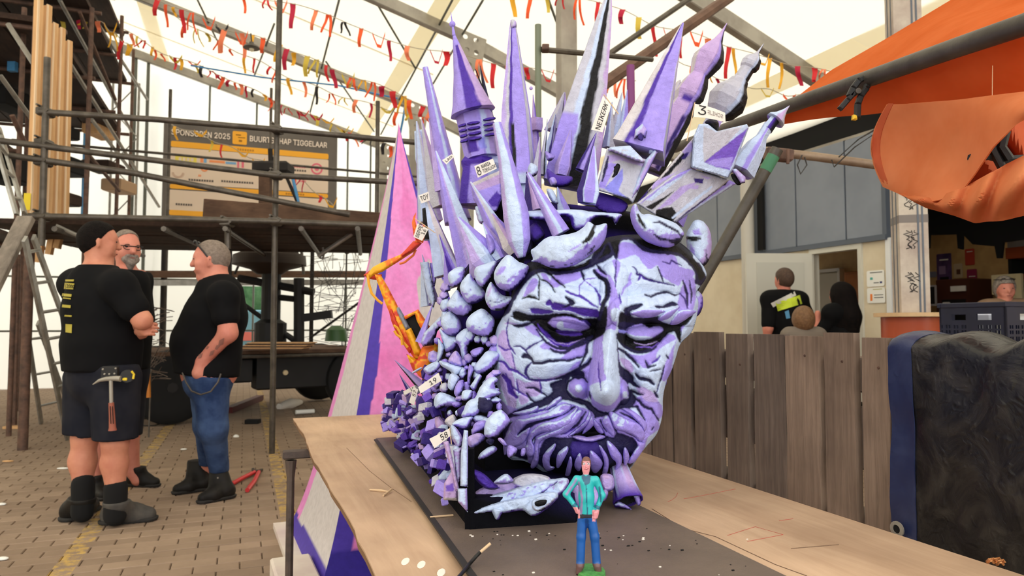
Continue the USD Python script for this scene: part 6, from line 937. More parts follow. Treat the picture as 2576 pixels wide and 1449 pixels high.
a, b = at(-60, 548, 5.95), at(1060, 572, 6.72); dv = norm(b - a); nv = np.array([-dv[1], dv[0], 0]); 
for k in range(9):
    o = nv * (.12 + k * .245); put(t, 'deck_board', beam(a + o + [0, 0, -.02 + .004 * (k % 3)], b + o + [0, 0, -.02 + .004 * ((k + 1) % 3)], .232, .045, bev=.004), M_DECK)
for x in (150, 420, 572, 760, 900): c = at(x, 565, sl(x)); put(t, 'transom', rod(c + [0, 0, -.05] - nv * .1, c + nv * 2.3 + [0, 0, -.05], .024), M_TUBE)
single('toe_board', beam(at(512, 525, 7.0), at(1000, 562, 7.5), .045, .2, bev=.006), M_PLANK, 'thick brown plank standing on edge along the scaffold deck', 'plank'); 
put(t, 'drop_tube', rod(at(573, 560, 6.3), at(573, 625, 6.3), .03), M_TUBE); put(t, 'strut', rod(at(885, 588, 6.9), at(800, 645, 6.9), .022), M_TUBEL); put(t, 'hook', tube([at(x, y, 6.9) for x, y in ((812, 622), (815, 640), (812, 652), (806, 650), (806, 643))], .010, 6), M_STEEL); put(t, 'strut', rod(at(140, 568, 6.0), at(205, 597, 6.1), .018), M_TUBEL)
# storage scaffold on the left: posts and decks running away
t = thing('storage_scaffold', 'tall rusty scaffold rack with dark decks along the left side of the hall', 'scaffold', at(205, 900, 8.3) * [1, 1, 0])
def vpole(px, Y, top, bot, r=.026, m=M_RUST, name='pole', tilt=.0):
    c = at(px, 815, Y); zt, zb = at(px, top, Y)[2], max(0, at(px, bot, Y)[2]); put(t, name, tube([[c[0] - tilt, Y, zb], [c[0] + tilt, Y, zt]], r, 10), m, smooth=50)
for px, Y, tp in ((68, 6.6, 20), (206, 8.3, 20), (284, 10.5, 40), (316, 12.6, 125), (32, 7.4, 20), (50, 9.5, 20)): vpole(px, Y, tp, 2000, .027 if px != 68 else .045)
for z, pe, q0, q1 in ((2.35, -2.9, 8.4, 12.6), (3.35, -2.75, 8.4, 12.4), (4.35, -1.95, 8.4, 12.8), (5.2, -1.9, 8.4, 12.9), (6.05, -2.0, 8.4, 13.0)):
    for k in range(4): put(t, 'deck', hbox(pe - k * .5, pe - k * .5 - .47, q0, q1, z - .03, z + .03), M_DECK)
    for q in (8.5, 10.0, 11.5, 12.8):
        if q < q1 + .1: put(t, 'ledger', rod(H(pe + .12, q, z - .06), H(pe - 2.0, q, z - .06), .026), M_RUST)
for (x0, y0, Y0), (x1, y1, Y1), m in (((20, 60, 6.8), (110, 200, 6.9), M_TUBEL), ((0, 190, 7.0), (80, 300, 7.4), M_TUBEL), ((150, 0, 8), (330, 330, 12), M_TUBEL), ((220, 20, 9), (370, 250, 12.5), M_TUBEL), ((170, 150, 8), (400, 520, 12.5), M_TUBEL), ((30, 290, 6.8), (90, 420, 7.2), M_RUST), ((230, 300, 9), (330, 430, 11), M_TUBEL), ((215, 380, 8.6), (300, 480, 10), M_RUST), ((200, 30, 8.3), (290, 250, 10), M_RUST)): put(t, 'diagonal', rod(at(x0, y0, Y0), at(x1, y1, Y1), .024), m)
for px, Y, a, b in ((172, 12.2, 20, 250), (36, 8.2, 60, 180), (218, 11.6, 20, 96), (222, 11.6, 240, 600), (340, 14.2, 150, 560)):
    c0, c1 = at(px, a, Y), at(px, b, Y); put(t, 'blue_upright', beam(c0, [c0[0], Y, c1[2]], .09, .06, up=(0, 1, 0)), M_BLUEP)
for (x, y, w, h, Y), m in (((150, 330, 50, 30, 10), M_BLACK), ((250, 330, 40, 30, 11), M_TIMB), ((20, 250, 60, 50, 9), M_BLACK), ((20, 430, 90, 60, 9), M_BLACK), ((170, 420, 60, 40, 10), M_BLACK), ((260, 420, 70, 22, 11.5), M_DECK), ((300, 470, 50, 30, 12), mat('card_brown', (170, 140, 110), .8)), ((150, 500, 60, 30, 10), M_DECK)):
    c = at(x, y, Y); put(t, 'stored_bundle', boxm(c, (w * Y / FPX, .5, h * Y / FPX), None, .02), m)
# latticed masts and slim poles before the far wall
for i, (px, Y, tp, w) in enumerate(((352, 13.6, 190, .42), (385, 13.9, 160, .0), (300, 13.2, 210, .5))):
    c = at(px, 815, Y); zt = at(px, tp, Y)[2]
    t2 = thing('lattice_mast', ['slender grey lattice mast left of the sponsor banner', 'single thin grey pole with a small cross head beside the lattice mast', 'wider lattice mast standing half behind the storage scaffold'][i], 'mast', (c[0], Y, 0))
    if w:
        for s in (-.5, .5): put(t2, 'chord', rod([c[0] + s * w, Y, 0], [c[0] + s * w, Y, zt], .022, 6), M_TUBEL)
        n = int(zt / w)
        for k in range(n): put(t2, 'lacing', rod([c[0] - w / 2 * (-1) ** k, Y, k * zt / n], [c[0] + w / 2 * (-1) ** k, Y, (k + 1) * zt / n], .012, 5), M_TUBEL)
    else: put(t2, 'pole', rod([c[0], Y, 0], [c[0], Y, zt], .02, 6), M_TUBEL); put(t2, 'cross_head', rod([c[0] - .1, Y, zt - .1], [c[0] + .1, Y, zt - .1], .015, 6), M_TUBEL)
for i, (px, Y, tp) in enumerate(((414, 11.5, 225), (945, 8.5, 255), (672, 12.8, 222), (1355, 3.9, 63))):
    c = at(px, 815, Y); t2 = thing('standing_pole', ['upright grey pole at the left edge of the sponsor banner', 'upright grey pole just left of the pink spire tip', 'pair-like thin green-grey pole above the middle of the banner', 'grey green pole rising behind the crown, left of the tent post'][i], 'pole', (c[0], Y, 0))
    z = at(px, tp, Y)[2]; put(t2, 'tube', tube([[c[0], Y, 0], [c[0], Y, z]], .026 if i != 3 else .019, 10), M_TUBE if i < 3 else mat('green_grey', (110, 118, 98), .5), smooth=50)
    if i == 3: put(t2, 'arm', rod(at(1358, 124, Y), at(1640, 150, Y + .6), .017), M_TUBE); put(t2, 'clamp', boxm(at(1372, 122, Y - .02), (.04, .06, .035), None, .005), M_RUST)
single('purple_pole', rod(at(1588, 300, 3.6), at(1586, 165, 3.6), .021, 14), mat('purple_paint', (118, 52, 110), .5), 'purple painted pole end sticking up behind the crown, left of the church spire', 'pole')
t = thing('roof_strut', 'pair of rusty tubes slanting up to the roof ridge behind the church spire', 'strut', at(1640, 150, 5.2)); put(t, 'tube', rod(at(1840, -10, 5.6), at(1500, 225, 4.9), .045), mat('rust_tube', (120, 92, 76), .55, (96, 72, 60), 8, metal=.3)); put(t, 'tube', rod(at(1745, -10, 5.6), at(1490, 165, 5.0), .022), M_TUBE)
single('rail_tube', rod(at(30, 352, 9.6), at(1080, 447, 11.5), .02), M_TUBE, 'thin dark horizontal tube crossing in front of the banner logos', 'tube')
# timber boards and ladders
for i, (x0, x1, tp, bt) in enumerate(((97, 64, -40, 540), (118, 86, 15, 542), (134, 104, 60, 545), (152, 126, 72, 548), (170, 148, 104, 552))):
    Y = 6.25 + i * .10; c0, c1 = at(x0 + 2, tp, Y), at(x1 + 14, bt, Y); wd = .075; 
    t = thing('timber_board', ['first pale timber board of the row, nearest the left border, with a yellow sticker', 'second pale timber board of the upright row from the left', 'middle pale timber board of the upright row, behind the grey pole', 'fourth pale timber board of the upright row from the left', 'rightmost pale timber board of the upright row on the scaffold'][i], 'board', c1)
    put(t, 'board', beam(c1, c0, .035, wd, up=(.9, -.2, 0), bev=.002), M_TIMB); put(t, 'edge_strip', beam(c1 + [.022, -.03, 0], c0 + [.022, -.03, 0], .022, .012, up=(.9, -.2, 0)), mat('pale_edge', (232, 204, 168), .7))
    if not i: put(t, 'sticker', beam(at(67, 528, Y - .06), at(69, 486, Y - .06), .055, .002, up=(.2, -1, 0)), mat('sticker_yellow', (232, 206, 40), .6))
for i, (x0, x1, tp, bt) in enumerate(((105, 92, 594, 660), (132, 118, 594, 640), (150, 138, 594, 625))):
    Y = 7.2; single('timber_end', beam(at(x1 + 5, bt, Y), at(x0, tp, Y), .05, .06, up=(1, 0, 0)), M_TIMB, ['left pale timber end hanging below the scaffold deck', 'middle pale timber end hanging below the scaffold deck', 'right pale timber end hanging below the scaffold deck'][i], 'board')
def ladder(name_label, b0, t0, b1, t1, n, w=.045):
    t = thing('ladder', name_label, 'ladder', b0); b0, t0, b1, t1 = map(np.asarray, (b0, t0, b1, t1))
    put(t, 'stile', beam(b0, t0, .022, .065, up=(.3, -1, 0), bev=.003), M_LAD); put(t, 'stile', beam(b1, t1, .022, .065, up=(.3, -1, 0), bev=.003), M_LAD)
    for k in range(n): s = (k + .6) / n; put(t, 'rung', rod(b0 + (t0 - b0) * s, b1 + (t1 - b1) * s, .014), M_LAD)
    return t
Yl = 4.95; f0, f1 = on(170, 1106), on(186, 1088); 
ladder('aluminium ladder leaning behind the man with the hammer, reaching the deck', f0, at(62, 600, 5.2), f1 + [.16, .30, 0], at(84, 596, 5.5), 8)
ladder('upper aluminium ladder standing on the scaffold deck at the left border', at(42, 540, 5.5), at(-42, 250, 5.5), at(62, 536, 5.7), at(-4, 318, 5.9), 4)
ladder('small aluminium step ladder behind the leaning ladder, at far left', on(104, 1066), at(66, 815, 7.0), on(136, 1050) + [.1, .2, 0], at(95, 812, 7.3), 3)
single('grey_post', beam(at(-60, 800, 5.0), at(66, 548, 5.45), .05, .13, up=(1, 0, 0), bev=.006), wood('grey_beam', (122, 114, 104), (156, 146, 134), 4, (6, 6, 2)), 'grey weathered beam slanting from the deck to the left border', 'beam')
t = thing('base_pole', 'rusty pole standing on a small wooden block near the left border', 'pole', on(36, 1076)); put(t, 'tube', rod(on(36, 1076) + [0, 0, .03], at(46, 640, on(36, 1076)[1]), .028), M_RUST); put(t, 'block', boxm(on(36, 1078) + [0, 0, .015], (.2, .1, .03), None, .004), M_TIMB)
# far lower beam and its posts
t = thing('rear_staging', 'low brown staging beam with dark posts in front of the white far wall', 'staging', at(660, 900, 10.5) * [1, 1, 0])
put(t, 'beam', beam(at(300, 690, 11.1), at(960, 690, 12.1), .1, .11), M_PLANK); put(t, 'beam', beam(at(300, 712, 11.0), at(960, 710, 12.0), .06, .09), M_TUBEL)
for px in (410, 578, 785): c = at(px, 690, 11.4); put(t, 'post', rod([c[0], c[1], 0], [c[0], c[1], at(px, 590, 11.4)[2]], .034), M_DARK)
for a, b in (((600, 760), (740, 850)), ((780, 850), (905, 760)), ((620, 625), (590, 690))): put(t, 'brace', rod(at(*a, 11.3), at(*b, 11.3), .02), M_DARK)
# wagon
M_TYRE = mat('tyre_rubber', (14, 14, 15), .8); M_CHAS = mat('chassis_black', (20, 19, 20), .6, (14, 13, 14), 6)
g0, g1 = on(432, 1072), on(880, 1040); wd = norm((g1 - g0) * [1, 1, 0]); wn = np.array([-wd[1], wd[0], 0])
t = thing('wagon', 'long black float wagon chassis on big tyres behind the man in jeans', 'wagon', g0)
for i, g in enumerate((g0, g1)):
    for s in (0, 1.7):
        c = g * [1, 1, 0] + wn * (.15 + s) + wd * (0 if i == 0 else .15) + [0, 0, .44]
        w_ = put(t, 'tyre', lathe(c - wn * .14, wn, [(0, .25), (.01, .37), (.05, .425), (.14, .44), (.23, .425), (.27, .37), (.28, .25)], 30), M_TYRE, smooth=40); put(w_, 'hub', lathe(c - wn * .12, wn, [(0, .05), (.0, .24), (.24, .24), (.24, .05)], 20), M_CHAS)
A3 = np.array([wd, wn, [0, 0, 1]]); Lw = np.linalg.norm((g1 - g0)[:2]); mid_ = (g0 + g1) / 2 * [1, 1, 0] + wn * 1.0
put(t, 'chassis', boxm(mid_ + [0, 0, .64], (Lw - .3, 1.2, .26), A3, .02), M_CHAS); put(t, 'side_box', boxm(mid_ + wd * .45 - wn * .72 + [0, 0, .56], (1.1, .3, .42), A3, .02), M_CHAS); put(t, 'side_box', boxm(mid_ - wd * .5 - wn * .70 + [0, 0, .6], (.7, .3, .3), A3, .02), M_CHAS); put(t, 'axle', rod(g0 * [1, 1, 0] + [0, 0, .44], g0 * [1, 1, 0] + wn * 2 + [0, 0, .44], .06), M_CHAS)
for k in range(7): put(t, 'bed_plank', boxm(mid_ + wn * (-.85 + k * .28) + [0, 0, .83 + .004 * (k % 2)], (Lw + .6, .27, .05), A3, .004), M_PLANK)
put(t, 'lamp', lathe(mid_ + wd * .25 - wn * .88 + [0, 0, .56], -wn, [(0, .035), (.02, .03)], 12), mat('lamp_cream', (210, 190, 150), .5)); put(t, 'side_rail', rod(g0 * [1, 1, 0] - wn * .05 + [0, 0, .78], g1 * [1, 1, 0] - wn * .05 + [0, 0, .78], .02), M_STEEL)
single('red_beam', beam(on(575, 1032, .04), on(655, 1000, .04), .1, .08), mat('dark_red', (86, 24, 24), .6), 'dark red beam lying on the floor under the wagon', 'beam')
single('plaster_bag', tube([on(702, 1024, .03), on(730, 1016, .05), on(756, 1012, .03)], [.05, .08, .04], 8), M_CHALK, 'crumpled whitish bag lying behind the scaffold pole', 'bag', smooth=60)
single('white_tube', rod(on(744, 1037, .03), on(790, 1034, .03), .028, 10), M_PAPER, 'short white tube lying on the floor by the wagon', 'tube'); single('black_block', boxm(on(636, 1060, .025), (.16, .1, .05), None, .004), M_BLACK, 'black block lying on the floor in front of the wagon', 'block')
# machinery on the wagon
W0 = lambda px, py, Y=9.0: at(px, py, Y)
t = thing('turning_head', 'dark bell-shaped steel machine hanging in the frame above the wagon', 'machine', W0(690, 860)); c = W0(678, 640)
put(t, 'bell', lathe(W0(678, 690), (0, 0, 1), [(0, .16), (.06, .24), (.12, .46), (.24, .45), (.28, .36), (.42, .33), (.46, .2)], 28), mat('machine_brown', (52, 42, 36), .6), smooth=40)
put(t, 'stem', lathe(W0(680, 862), (0, 0, 1), [(0, .2), (.25, .2), (.3, .12), (.9, .12)], 16), M_CHAS); put(t, 'frame', join(rod(W0(600, 700), W0(790, 735), .05), rod(W0(752, 700), W0(752, 860), .07)), M_CHAS); put(t, 'frame', rod(W0(668, 745), W0(740, 752), .04), M_CHAS)
put(t, 'arm', beam(W0(760, 800), W0(835, 790), .08, .10), M_CHAS); put(t, 'leg', rod(W0(605, 760), W0(745, 862), .03), M_CHAS); put(t, 'platform', boxm(W0(672, 585), (.9, .5, .06), None), M_DARK)
for (a, b) in (((745, 650), (748, 600)), ((752, 560), (764, 690))): put(t, 'rod', rod(W0(*a), W0(*b), .02), M_STEEL)
for i in range(6): put(t, 'stacked_slat', boxm(W0(690, 878 - i * 3.2, 8.4) + [.02 * i, 0, 0], (.75, .3, .012), None), M_TIMB if i % 2 else M_PLANK)
t = thing('hoist', 'dark hoist on a brown post standing on the scaffold deck before the banner', 'hoist', at(690, 548, 8.2)); W1 = lambda x, y: at(x, y, 8.2)
put(t, 'post', beam(W1(668, 552), W1(668, 440), .13, .1, up=(0, 1, 0)), M_PLANK); put(t, 'motor', boxm(W1(688, 424), (.42, .25, .14), None, .03), M_DARK); put(t, 'drum', lathe(W1(652, 426), (1, 0, 0), [(0, .05), (.1, .05)], 14), M_RUST); put(t, 'mast', rod(W1(682, 425), W1(680, 375), .03), M_DARK)
for a, b in (((715, 432), (748, 508)), ((735, 440), (750, 508)), ((690, 450), (700, 540))): put(t, 'leg', rod(W1(*a), W1(*b), .02), M_BLUEP if a[0] == 735 else M_DARK)
put(t, 'shackle', tube([W1(685 + 4 * math.cos(a), 400 + 6 * math.sin(a)) for a in np.linspace(0, 6.28, 12)], .008, 5), M_STEEL)
# wire figure
rw = random.Random(17); ws = []
for i in range(90):
    x, y = rw.uniform(790, 905), rw.uniform(640, 870); a = rw.choice([rw.uniform(1.2, 1.9), rw.uniform(-.25, .2), rw.uniform(0, 3.1)]); L = rw.uniform(25, 110)
    p = [at(x + L * k * math.cos(a) + 6 * math.sin(k * 3 + i), y + L * k * math.sin(a) * .9, 10 + .5 * rw.random()) for k in (-.5, 0, .5)]; ws.append(tube(p, .0042, 4, False))
t = thing('wire_figure', 'tangled wire figure armature with a small ball before the bright far wall', 'armature', at(850, 880, 10)); put(t, 'wires', join(*ws), M_WIRE, kind='stuff'); put(t, 'ball', ball(at(873, 632, 10), .045), M_STEEL); put(t, 'mast', rod(at(873, 640, 10), at(860, 870, 10), .008), M_WIRE); put(t, 'green_foot', lathe(at(846, 858, 9.9), (0, 0, 1), [(0, .16), (.16, .14), (.22, .06)], 14), mat('bottle_green', (56, 92, 50), .4), smooth=40)
ws = []
for i in range(70):
    x, y = rw.uniform(352, 420), rw.uniform(775, 960); a = rw.uniform(-1.2, .4); L = rw.uniform(15, 60); ws.append(tube([at(x + L * k * math.cos(a), y + L * k * math.sin(a) + 5 * k * k, 7.4 + .3 * rw.random()) for k in (-.5, 0, .5)], .0045, 4, False))
t = thing('brush_heap', 'heap of twisted wire and twigs between the two nearer men', 'wire heap', at(385, 1000, 7.4) * [1, 1, 0]); put(t, 'wires', join(*ws), mat('twig_grey', (112, 98, 88), .8), kind='stuff'); put(t, 'tripod', join(rod(at(374, 925, 7.3), at(380, 800, 7.3), .02), rod(at(380, 930, 7.3), on(374, 1100), .008)), M_STEEL); put(t, 'orange_grip', rod(at(372, 935, 7.25), at(374, 1000, 7.25), .022), mat('grip_orange', (196, 120, 40), .5)); put(t, 'ring', tube([on(375 + 30 * math.cos(a), 1062 + 9 * math.sin(a), .01) for a in np.linspace(0, 6.3, 24)], .006, 5), M_WIRE)
for i, (x, y) in enumerate(((410, 880), (620, 862), (580, 870))): pass
# red bolt cutter and litter on the floor
t = thing('bolt_cutter', 'open red-handled bolt cutter lying on the paving beside the black boots', 'tool', on(625, 1200)); M_TRED = mat('tool_red', (206, 50, 54), .4)
put(t, 'handle', tube([on(583, 1217, .02), on(615, 1200, .025), on(640, 1188, .02)], .016, 8), M_TRED, smooth=50); put(t, 'handle', tube([on(622, 1233, .02), on(640, 1210, .025), on(651, 1188, .02)], .016, 8), M_TRED, smooth=50); put(t, 'jaw', join(beam(on(640, 1187, .02), on(636, 1180, .02), .02, .02), beam(on(650, 1187, .02), on(659, 1182, .02), .02, .02), boxm(on(648, 1186, .02), (.03, .03, .025), None)), M_STEEL)
LIT = [((594, 1098), 'crumpled pale paper lying on the floor left of the scaffold pole'), ((158, 1178), 'clear plastic strip lying left of the man with the hammer'), ((20, 1160), 'thin wood chip at the left border of the paving'), ((6, 1405), 'white scrap at the lower left corner of the photo'), ((4, 1268), 'small white chip at the left border beside the boots'), ((462, 1130), 'little pale scrap on the paving in front of the wagon')]
for i, ((x, y), lb) in enumerate(LIT): c = on(x, y, .008); single('scrap', ellip(c, (.05 if i in (1, 2) else .03, .02, .008 if i else .02), 5), M_PAPER if i != 2 else M_TIMB, lb, 'litter')
# sponsor banner
QB = 14.93; L0 = qplane(410, 330, QB); R0 = qplane(848, 380, QB); bx = norm((R0 - L0) * [1, 1, 0]); BW = np.linalg.norm((R0 - L0)[:2]); A = np.array([bx, [0, 0, 1], np.cross(bx, [0, 0, 1])]); o = L0 * [1, 1, 0]
bp = lambda px: float((qplane(px, 400, QB) - L0) @ bx); bz = lambda py: float(qplane(410, py, QB)[2])
t = thing('sponsor_banner', 'large dark grey sponsor banner with yellow bars hanging on the white far wall', 'banner', (o[0], o[1], bz(560)))
M_BGR = mat('banner_grey', (98, 92, 88), .7, (112, 106, 100), 1.2); M_BYE = mat('banner_yellow', (246, 176, 48), .6); M_BCR = mat('banner_cream', (226, 206, 186), .7); M_LET = mat('letter_cream', (236, 222, 208), .7)
def pan(name, px0, px1, py0, py1, m, d, r=0.0):
    g = shapely.box(bp(px0), bz(py1), bp(px1), bz(py0)); g = g.buffer(-r).buffer(r) if r else g
    return put(t, name, prism(g, A, o, d), m)
pan('sheet', 410, 848, 303, 562, M_BGR, .02); pan('cream_panel', 428, 826, 369, 460, M_BCR, .026, .03); pan('cream_panel', 428, 826, 476, 527, M_BCR, .026, .03); pan('cream_panel', 424, 830, 542, 560, M_BCR, .026)
for a, b in ((353, 368), (462, 473), (527, 540)): pan('yellow_bar', 429, 826, a, b, M_BYE, .028, .03)
pan('logo_square', 584, 620, 314, 348, M_BYE, .03, .03); pan('logo_detail', 592, 605, 322, 325, mat('logo_brown', (150, 100, 20), .7), .032); pan('logo_detail', 598, 616, 329, 331, MATS['logo_brown'], .032); pan('logo_detail', 600, 608, 336, 341, MATS['logo_brown'], .032)
def btext(s, px0, px1, py0, py1, m, name='lettering', bold=True): return put(t, name, text(s, bz(py0) - bz(py1), o + bx * bp(px0) + A[2] * .028 + np.array([0, 0, bz(py1)]), bx, (0, 0, 1), .006, bold, fit=bp(px1) - bp(px0)), m)
btext('SPONSOREN 2025', 429, 578, 323, 337, M_LET); btext('BUURTSCHAP TIGGELAAR', 626, 822, 323, 337, M_LET)
M_INKD = mat('banner_ink', (96, 88, 84), .8); M_PINK = mat('banner_pink', (222, 110, 130), .7); M_SKY = mat('banner_sky', (120, 170, 214), .7); M_BOR = mat('banner_orange', (240, 150, 96), .7)
pan('yellow_logo', 441, 495, 387, 407, mat('banner_lemon', (232, 214, 96), .7), .03, .02)
for k in range(4): pan('logo_letter', 450 + k * 10, 457 + k * 10, 393, 401, M_BCR, .032)
pan('stroke_orange', 504, 512, 388, 402, M_BOR, .03); pan('stroke_blue', 513, 520, 388, 402, M_SKY, .03); pan('wordmark', 527, 566, 394, 400, M_BOR, .03); pan('wordmark', 568, 594, 395, 401, M_SKY, .03); pan('pink_bar', 597, 602, 388, 412, M_PINK, .03); pan('pink_bar', 608, 614, 392, 408, M_PINK, .03)
put(t, 'orange_ring', prism(shapely.Point(bp(515), bz(416)).buffer(.07).difference(shapely.Point(bp(515), bz(416)).buffer(.04)), A, o, .03), M_BOR); put(t, 'red_ring', prism(shapely.Point(bp(797), bz(396)).buffer(.12).difference(shapely.Point(bp(797), bz(396)).buffer(.085)), A, o, .03), M_PINK); put(t, 'red_ring', prism(shapely.Point(bp(797), bz(396)).buffer(.045), A, o, .03), M_PINK)
put(t, 'brown_arc', prism(shapely.Point(bp(449), bz(432)).buffer(.11).intersection(shapely.box(0, 0, 2, bz(432))).difference(shapely.Point(bp(449), bz(432)).buffer(.07)), A, o, .03), mat('banner_tan', (196, 168, 148), .7))
for px0, px1, py, m in ((530, 580, 417, M_INKD), (476, 540, 448, M_INKD), (500, 508, 436, M_BOR), (558, 640, 446, M_INKD), (728, 770, 394, M_PINK), (728, 772, 404, M_INKD), (752, 772, 432, M_PINK), (596, 640, 361, mat('bar_ink', (190, 130, 40), .7)), (492, 560, 467, MATS['bar_ink']), (445, 488, 512, M_INKD), (720, 768, 468, MATS['bar_ink']), (776, 818, 418, M_INKD)):
    n = max(3, int((px1 - px0) / 6)); 
    for k in range(n): pan('small_print', px0 + (px1 - px0) * k / n, px0 + (px1 - px0) * (k + .72) / n, py - 2.5, py + 2.5, m, .03)
# pendant lamp under the roof
t = thing('pendant_lamp', 'grey pendant lamp hanging by the rafter at upper left', 'lamp', at(633, 122, 10)); put(t, 'shade', lathe(at(633, 106, 10), (0, 0, -1), [(0, .03), (.04, .04), (.06, .10), (.09, .12), (.10, .10)], 16), M_STEEL, smooth=40); put(t, 'cord', rod(at(633, 106, 10), at(631, 84, 10), .01), M_WIRE); put(t, 'bulb', ball(at(633, 124, 10), .035, 8), mat('lamp_glass', (230, 220, 190), .3))
single('blue_rope', tube([at(x, y, 11.2) for x, y in ((480, 165), (660, 195), (850, 215), (1000, 248))], .014, 5), mat('blue_rope', (70, 140, 200), .6), 'blue rope stretched under the roof towards the second tent post', 'rope')
single('blue_rope', tube([at(x, y, 11.4) for x, y in ((1020, 262), (1014, 300), (1006, 340))], .02, 5), MATS['blue_rope'], 'blue rope end hanging down beside the second tent post', 'rope')
# ================================================================ pink spire, excavator, flags, figurine
M_P2 = paint_mat('poster_paint', .5, .15, 60)
PK = {k: np.array(lin(c)) for k, c in dict(pink=(226, 140, 204), mag=(214, 106, 176), whi=(206, 200, 200), pur=(76, 56, 168), nav=(50, 34, 140), buf=(206, 172, 140), gre=(190, 184, 184)).items()}
SY = 3.72; apx = at(1003, 308, SY); sc_ = apx * [1, 1, 0] + np.array([.07, .05, 0]); hb = .52
AXs = np.array([[math.cos(.42), math.sin(.42), 0], [-math.sin(.42), math.cos(.42), 0], [0, 0, 1]])
def side_face(k):
    """one face of the pyramid as a fine grid: s across (-1..1), t up"""
    n, m = 80, 150; S, T = np.meshgrid(np.linspace(-1, 1, n), np.linspace(0, 1, m), indexing='ij'); a = [AXs[0], AXs[1], -AXs[0], -AXs[1]]; out, al = [-AXs[1], AXs[0], AXs[1], -AXs[0]][k], [AXs[0], AXs[1], -AXs[0], -AXs[1]][k]
    w = hb * (1 - T) ** 1.12 * (1 + .10 * np.exp(-T * 14)); P = sc_ + (apx - sc_) * [1, 1, 0] * T[..., None] + out * w[..., None] + al * (w * S)[..., None] + np.array([0, 0, 1.]) * (apx[2] * T)[..., None]
    no = .07 * (fbm(np.stack([S * 1.5, T * 9, S * 0 + k], -1), 3, 2) - .5) * 2; s2 = S + no; C = np.empty((n, m, 3)); C[:] = PK['pink'] if k != 3 else PK['whi']
    mixn = fbm(np.stack([S * 2, T * 9, S * 0 + 7], -1), 4, 5)[..., None]; 
    if k != 3:
        C = PK['pink'] * (1 - np.clip(mixn * 2.2 - .7, 0, 1)) + PK['mag'] * np.clip(mixn * 2.2 - .7, 0, 1); C[s2 < -.80] = PK['pur']; C[s2 > .80] = PK['pur']; C[T + no * .1 < .075] = PK['nav']
        if k == 0:
            z = T * apx[2]; lx = w * S; house = (np.abs(lx - .10) < .075) & (z > 1.15) & (z < 1.52 - np.abs(lx - .10) * 1.6); C[house] = PK['gre']
            door = (np.abs(lx - .06) < .05) & (z > .86) & (z < 1.02 + .03 * np.sqrt(np.maximum(0, 1 - ((lx - .06) / .05) ** 2))); C[door] = PK['buf']
    else: C[s2 < -.70] = PK['pink']; C[T + no * .12 < .05] = PK['pur']
    v, f = arr(sheet(P)); return (v, f[:, ::-1]), C.reshape(-1, 3)
t = thing('pink_spire', 'tall pink and white painted spire with purple edges behind the table', 'spire', sc_)
for k in range(4): m, c = side_face(k); put(t, 'face', m, M_P2, smooth=True, col=c)
put(t, 'plinth', prism(shapely.box(-hb * 1.22, -hb * 1.22, hb * 1.22, hb * 1.22), AXs, sc_, .03), mat('plinth_white', (222, 212, 200), .7, (206, 190, 184), 4)); put(t, 'step_block', boxm(sc_ + AXs[0] * (-hb * 1.22) + AXs[1] * -.45 + [0, 0, .05], (.18, .5, .09), AXs, .01), MATS['plinth_white'])
# excavator model
PKE = {k: np.array(lin(c)) for k, c in dict(y=(236, 170, 40), o=(236, 112, 40), r=(206, 64, 44), g=(136, 142, 156)).items()}
t = thing('excavator_model', 'orange and yellow painted model excavator arm clinging to the left flank of the head', 'model', at(1080, 880, 2.02)); EY = lambda px: 2.02 + (1090 - px) * .0004
def ep(name, poly, cols, b=.012, soft=False, step=4, seed=1, Y=None):
    O = np.array(poly, float); yy = Y or EY(O[:, 0].mean())
    P = put(t, name, *pmesh(O, yy, b, step, cols, seed)); return P
def pmesh(O, Y, b, step, cols, seed):
    P = Polygon(O).buffer(0); P = max(P.geoms, key=lambda g: g.area) if P.geom_type != 'Polygon' else P; n = int(P.exterior.length / step); B = np.array([P.exterior.interpolate(i / n, True).coords[0] for i in range(n)]); x0, y0, x1, y1 = P.bounds; gx, gy = np.meshgrid(np.arange(x0, x1, step), np.arange(y0, y1, step)); ins = shapely.contains_xy(P.buffer(-step * .5), gx.ravel(), gy.ravel())
    A_ = np.vstack([B, np.stack([gx.ravel()[ins], gy.ravel()[ins]], 1)]); tri = Delaunay(A_).simplices; ce = A_[tri].mean(1); tri = tri[shapely.contains_xy(P, ce[:, 0], ce[:, 1])]; d = shapely.distance(P.exterior, shapely.points(A_)); h = np.sqrt(np.clip(1 - (1 - np.clip(d / max(3, d.max() * .7), 0, 1)) ** 2, 0, 1))
    V = np.vstack([atv(A_[:, 0], A_[:, 1], Y - b * h), atv(A_[:, 0], A_[:, 1], Y + b * (.2 + h))]); k = len(A_); q = [tri[:, ::-1], tri + k]; r = np.arange(n); s = (r + 1) % n; q += [np.stack([r, s, s + k], 1), np.stack([r, s + k, r + k], 1)]
    u = fbm(np.stack([A_[:, 0] * .05, A_[:, 1] * .05, np.full(k, seed * 3.1)], -1), 3, seed); u = np.clip((u - .3) / .4, 0, .999); C = np.array([PKE[cols[int(x * len(cols))]] for x in u]); return (V, np.vstack(q)), M_P2, True, np.vstack([C, C])
ep('stick', [(929,700),(925,688),(938,672),(960,660),(1008,640),(1046,603),(1062,612),(1040,634),(1000,660),(962,684),(945,690)], 'yyyo', seed=2); ep('stick_flank', [(1008,642),(1040,606),(1062,612),(1040,632),(1012,648)], 'rro', .014, seed=3)
ep('bucket', [(1046,604),(1040,590),(1036,560),(1040,545),(1047,533),(1044,552),(1048,570),(1058,580),(1068,562),(1070,590),(1064,612)], 'oor', seed=4); ep('pivot', [(914,692),(930,680),(946,688),(962,690),(958,706),(940,704),(924,700)], 'rr', .016, seed=5)
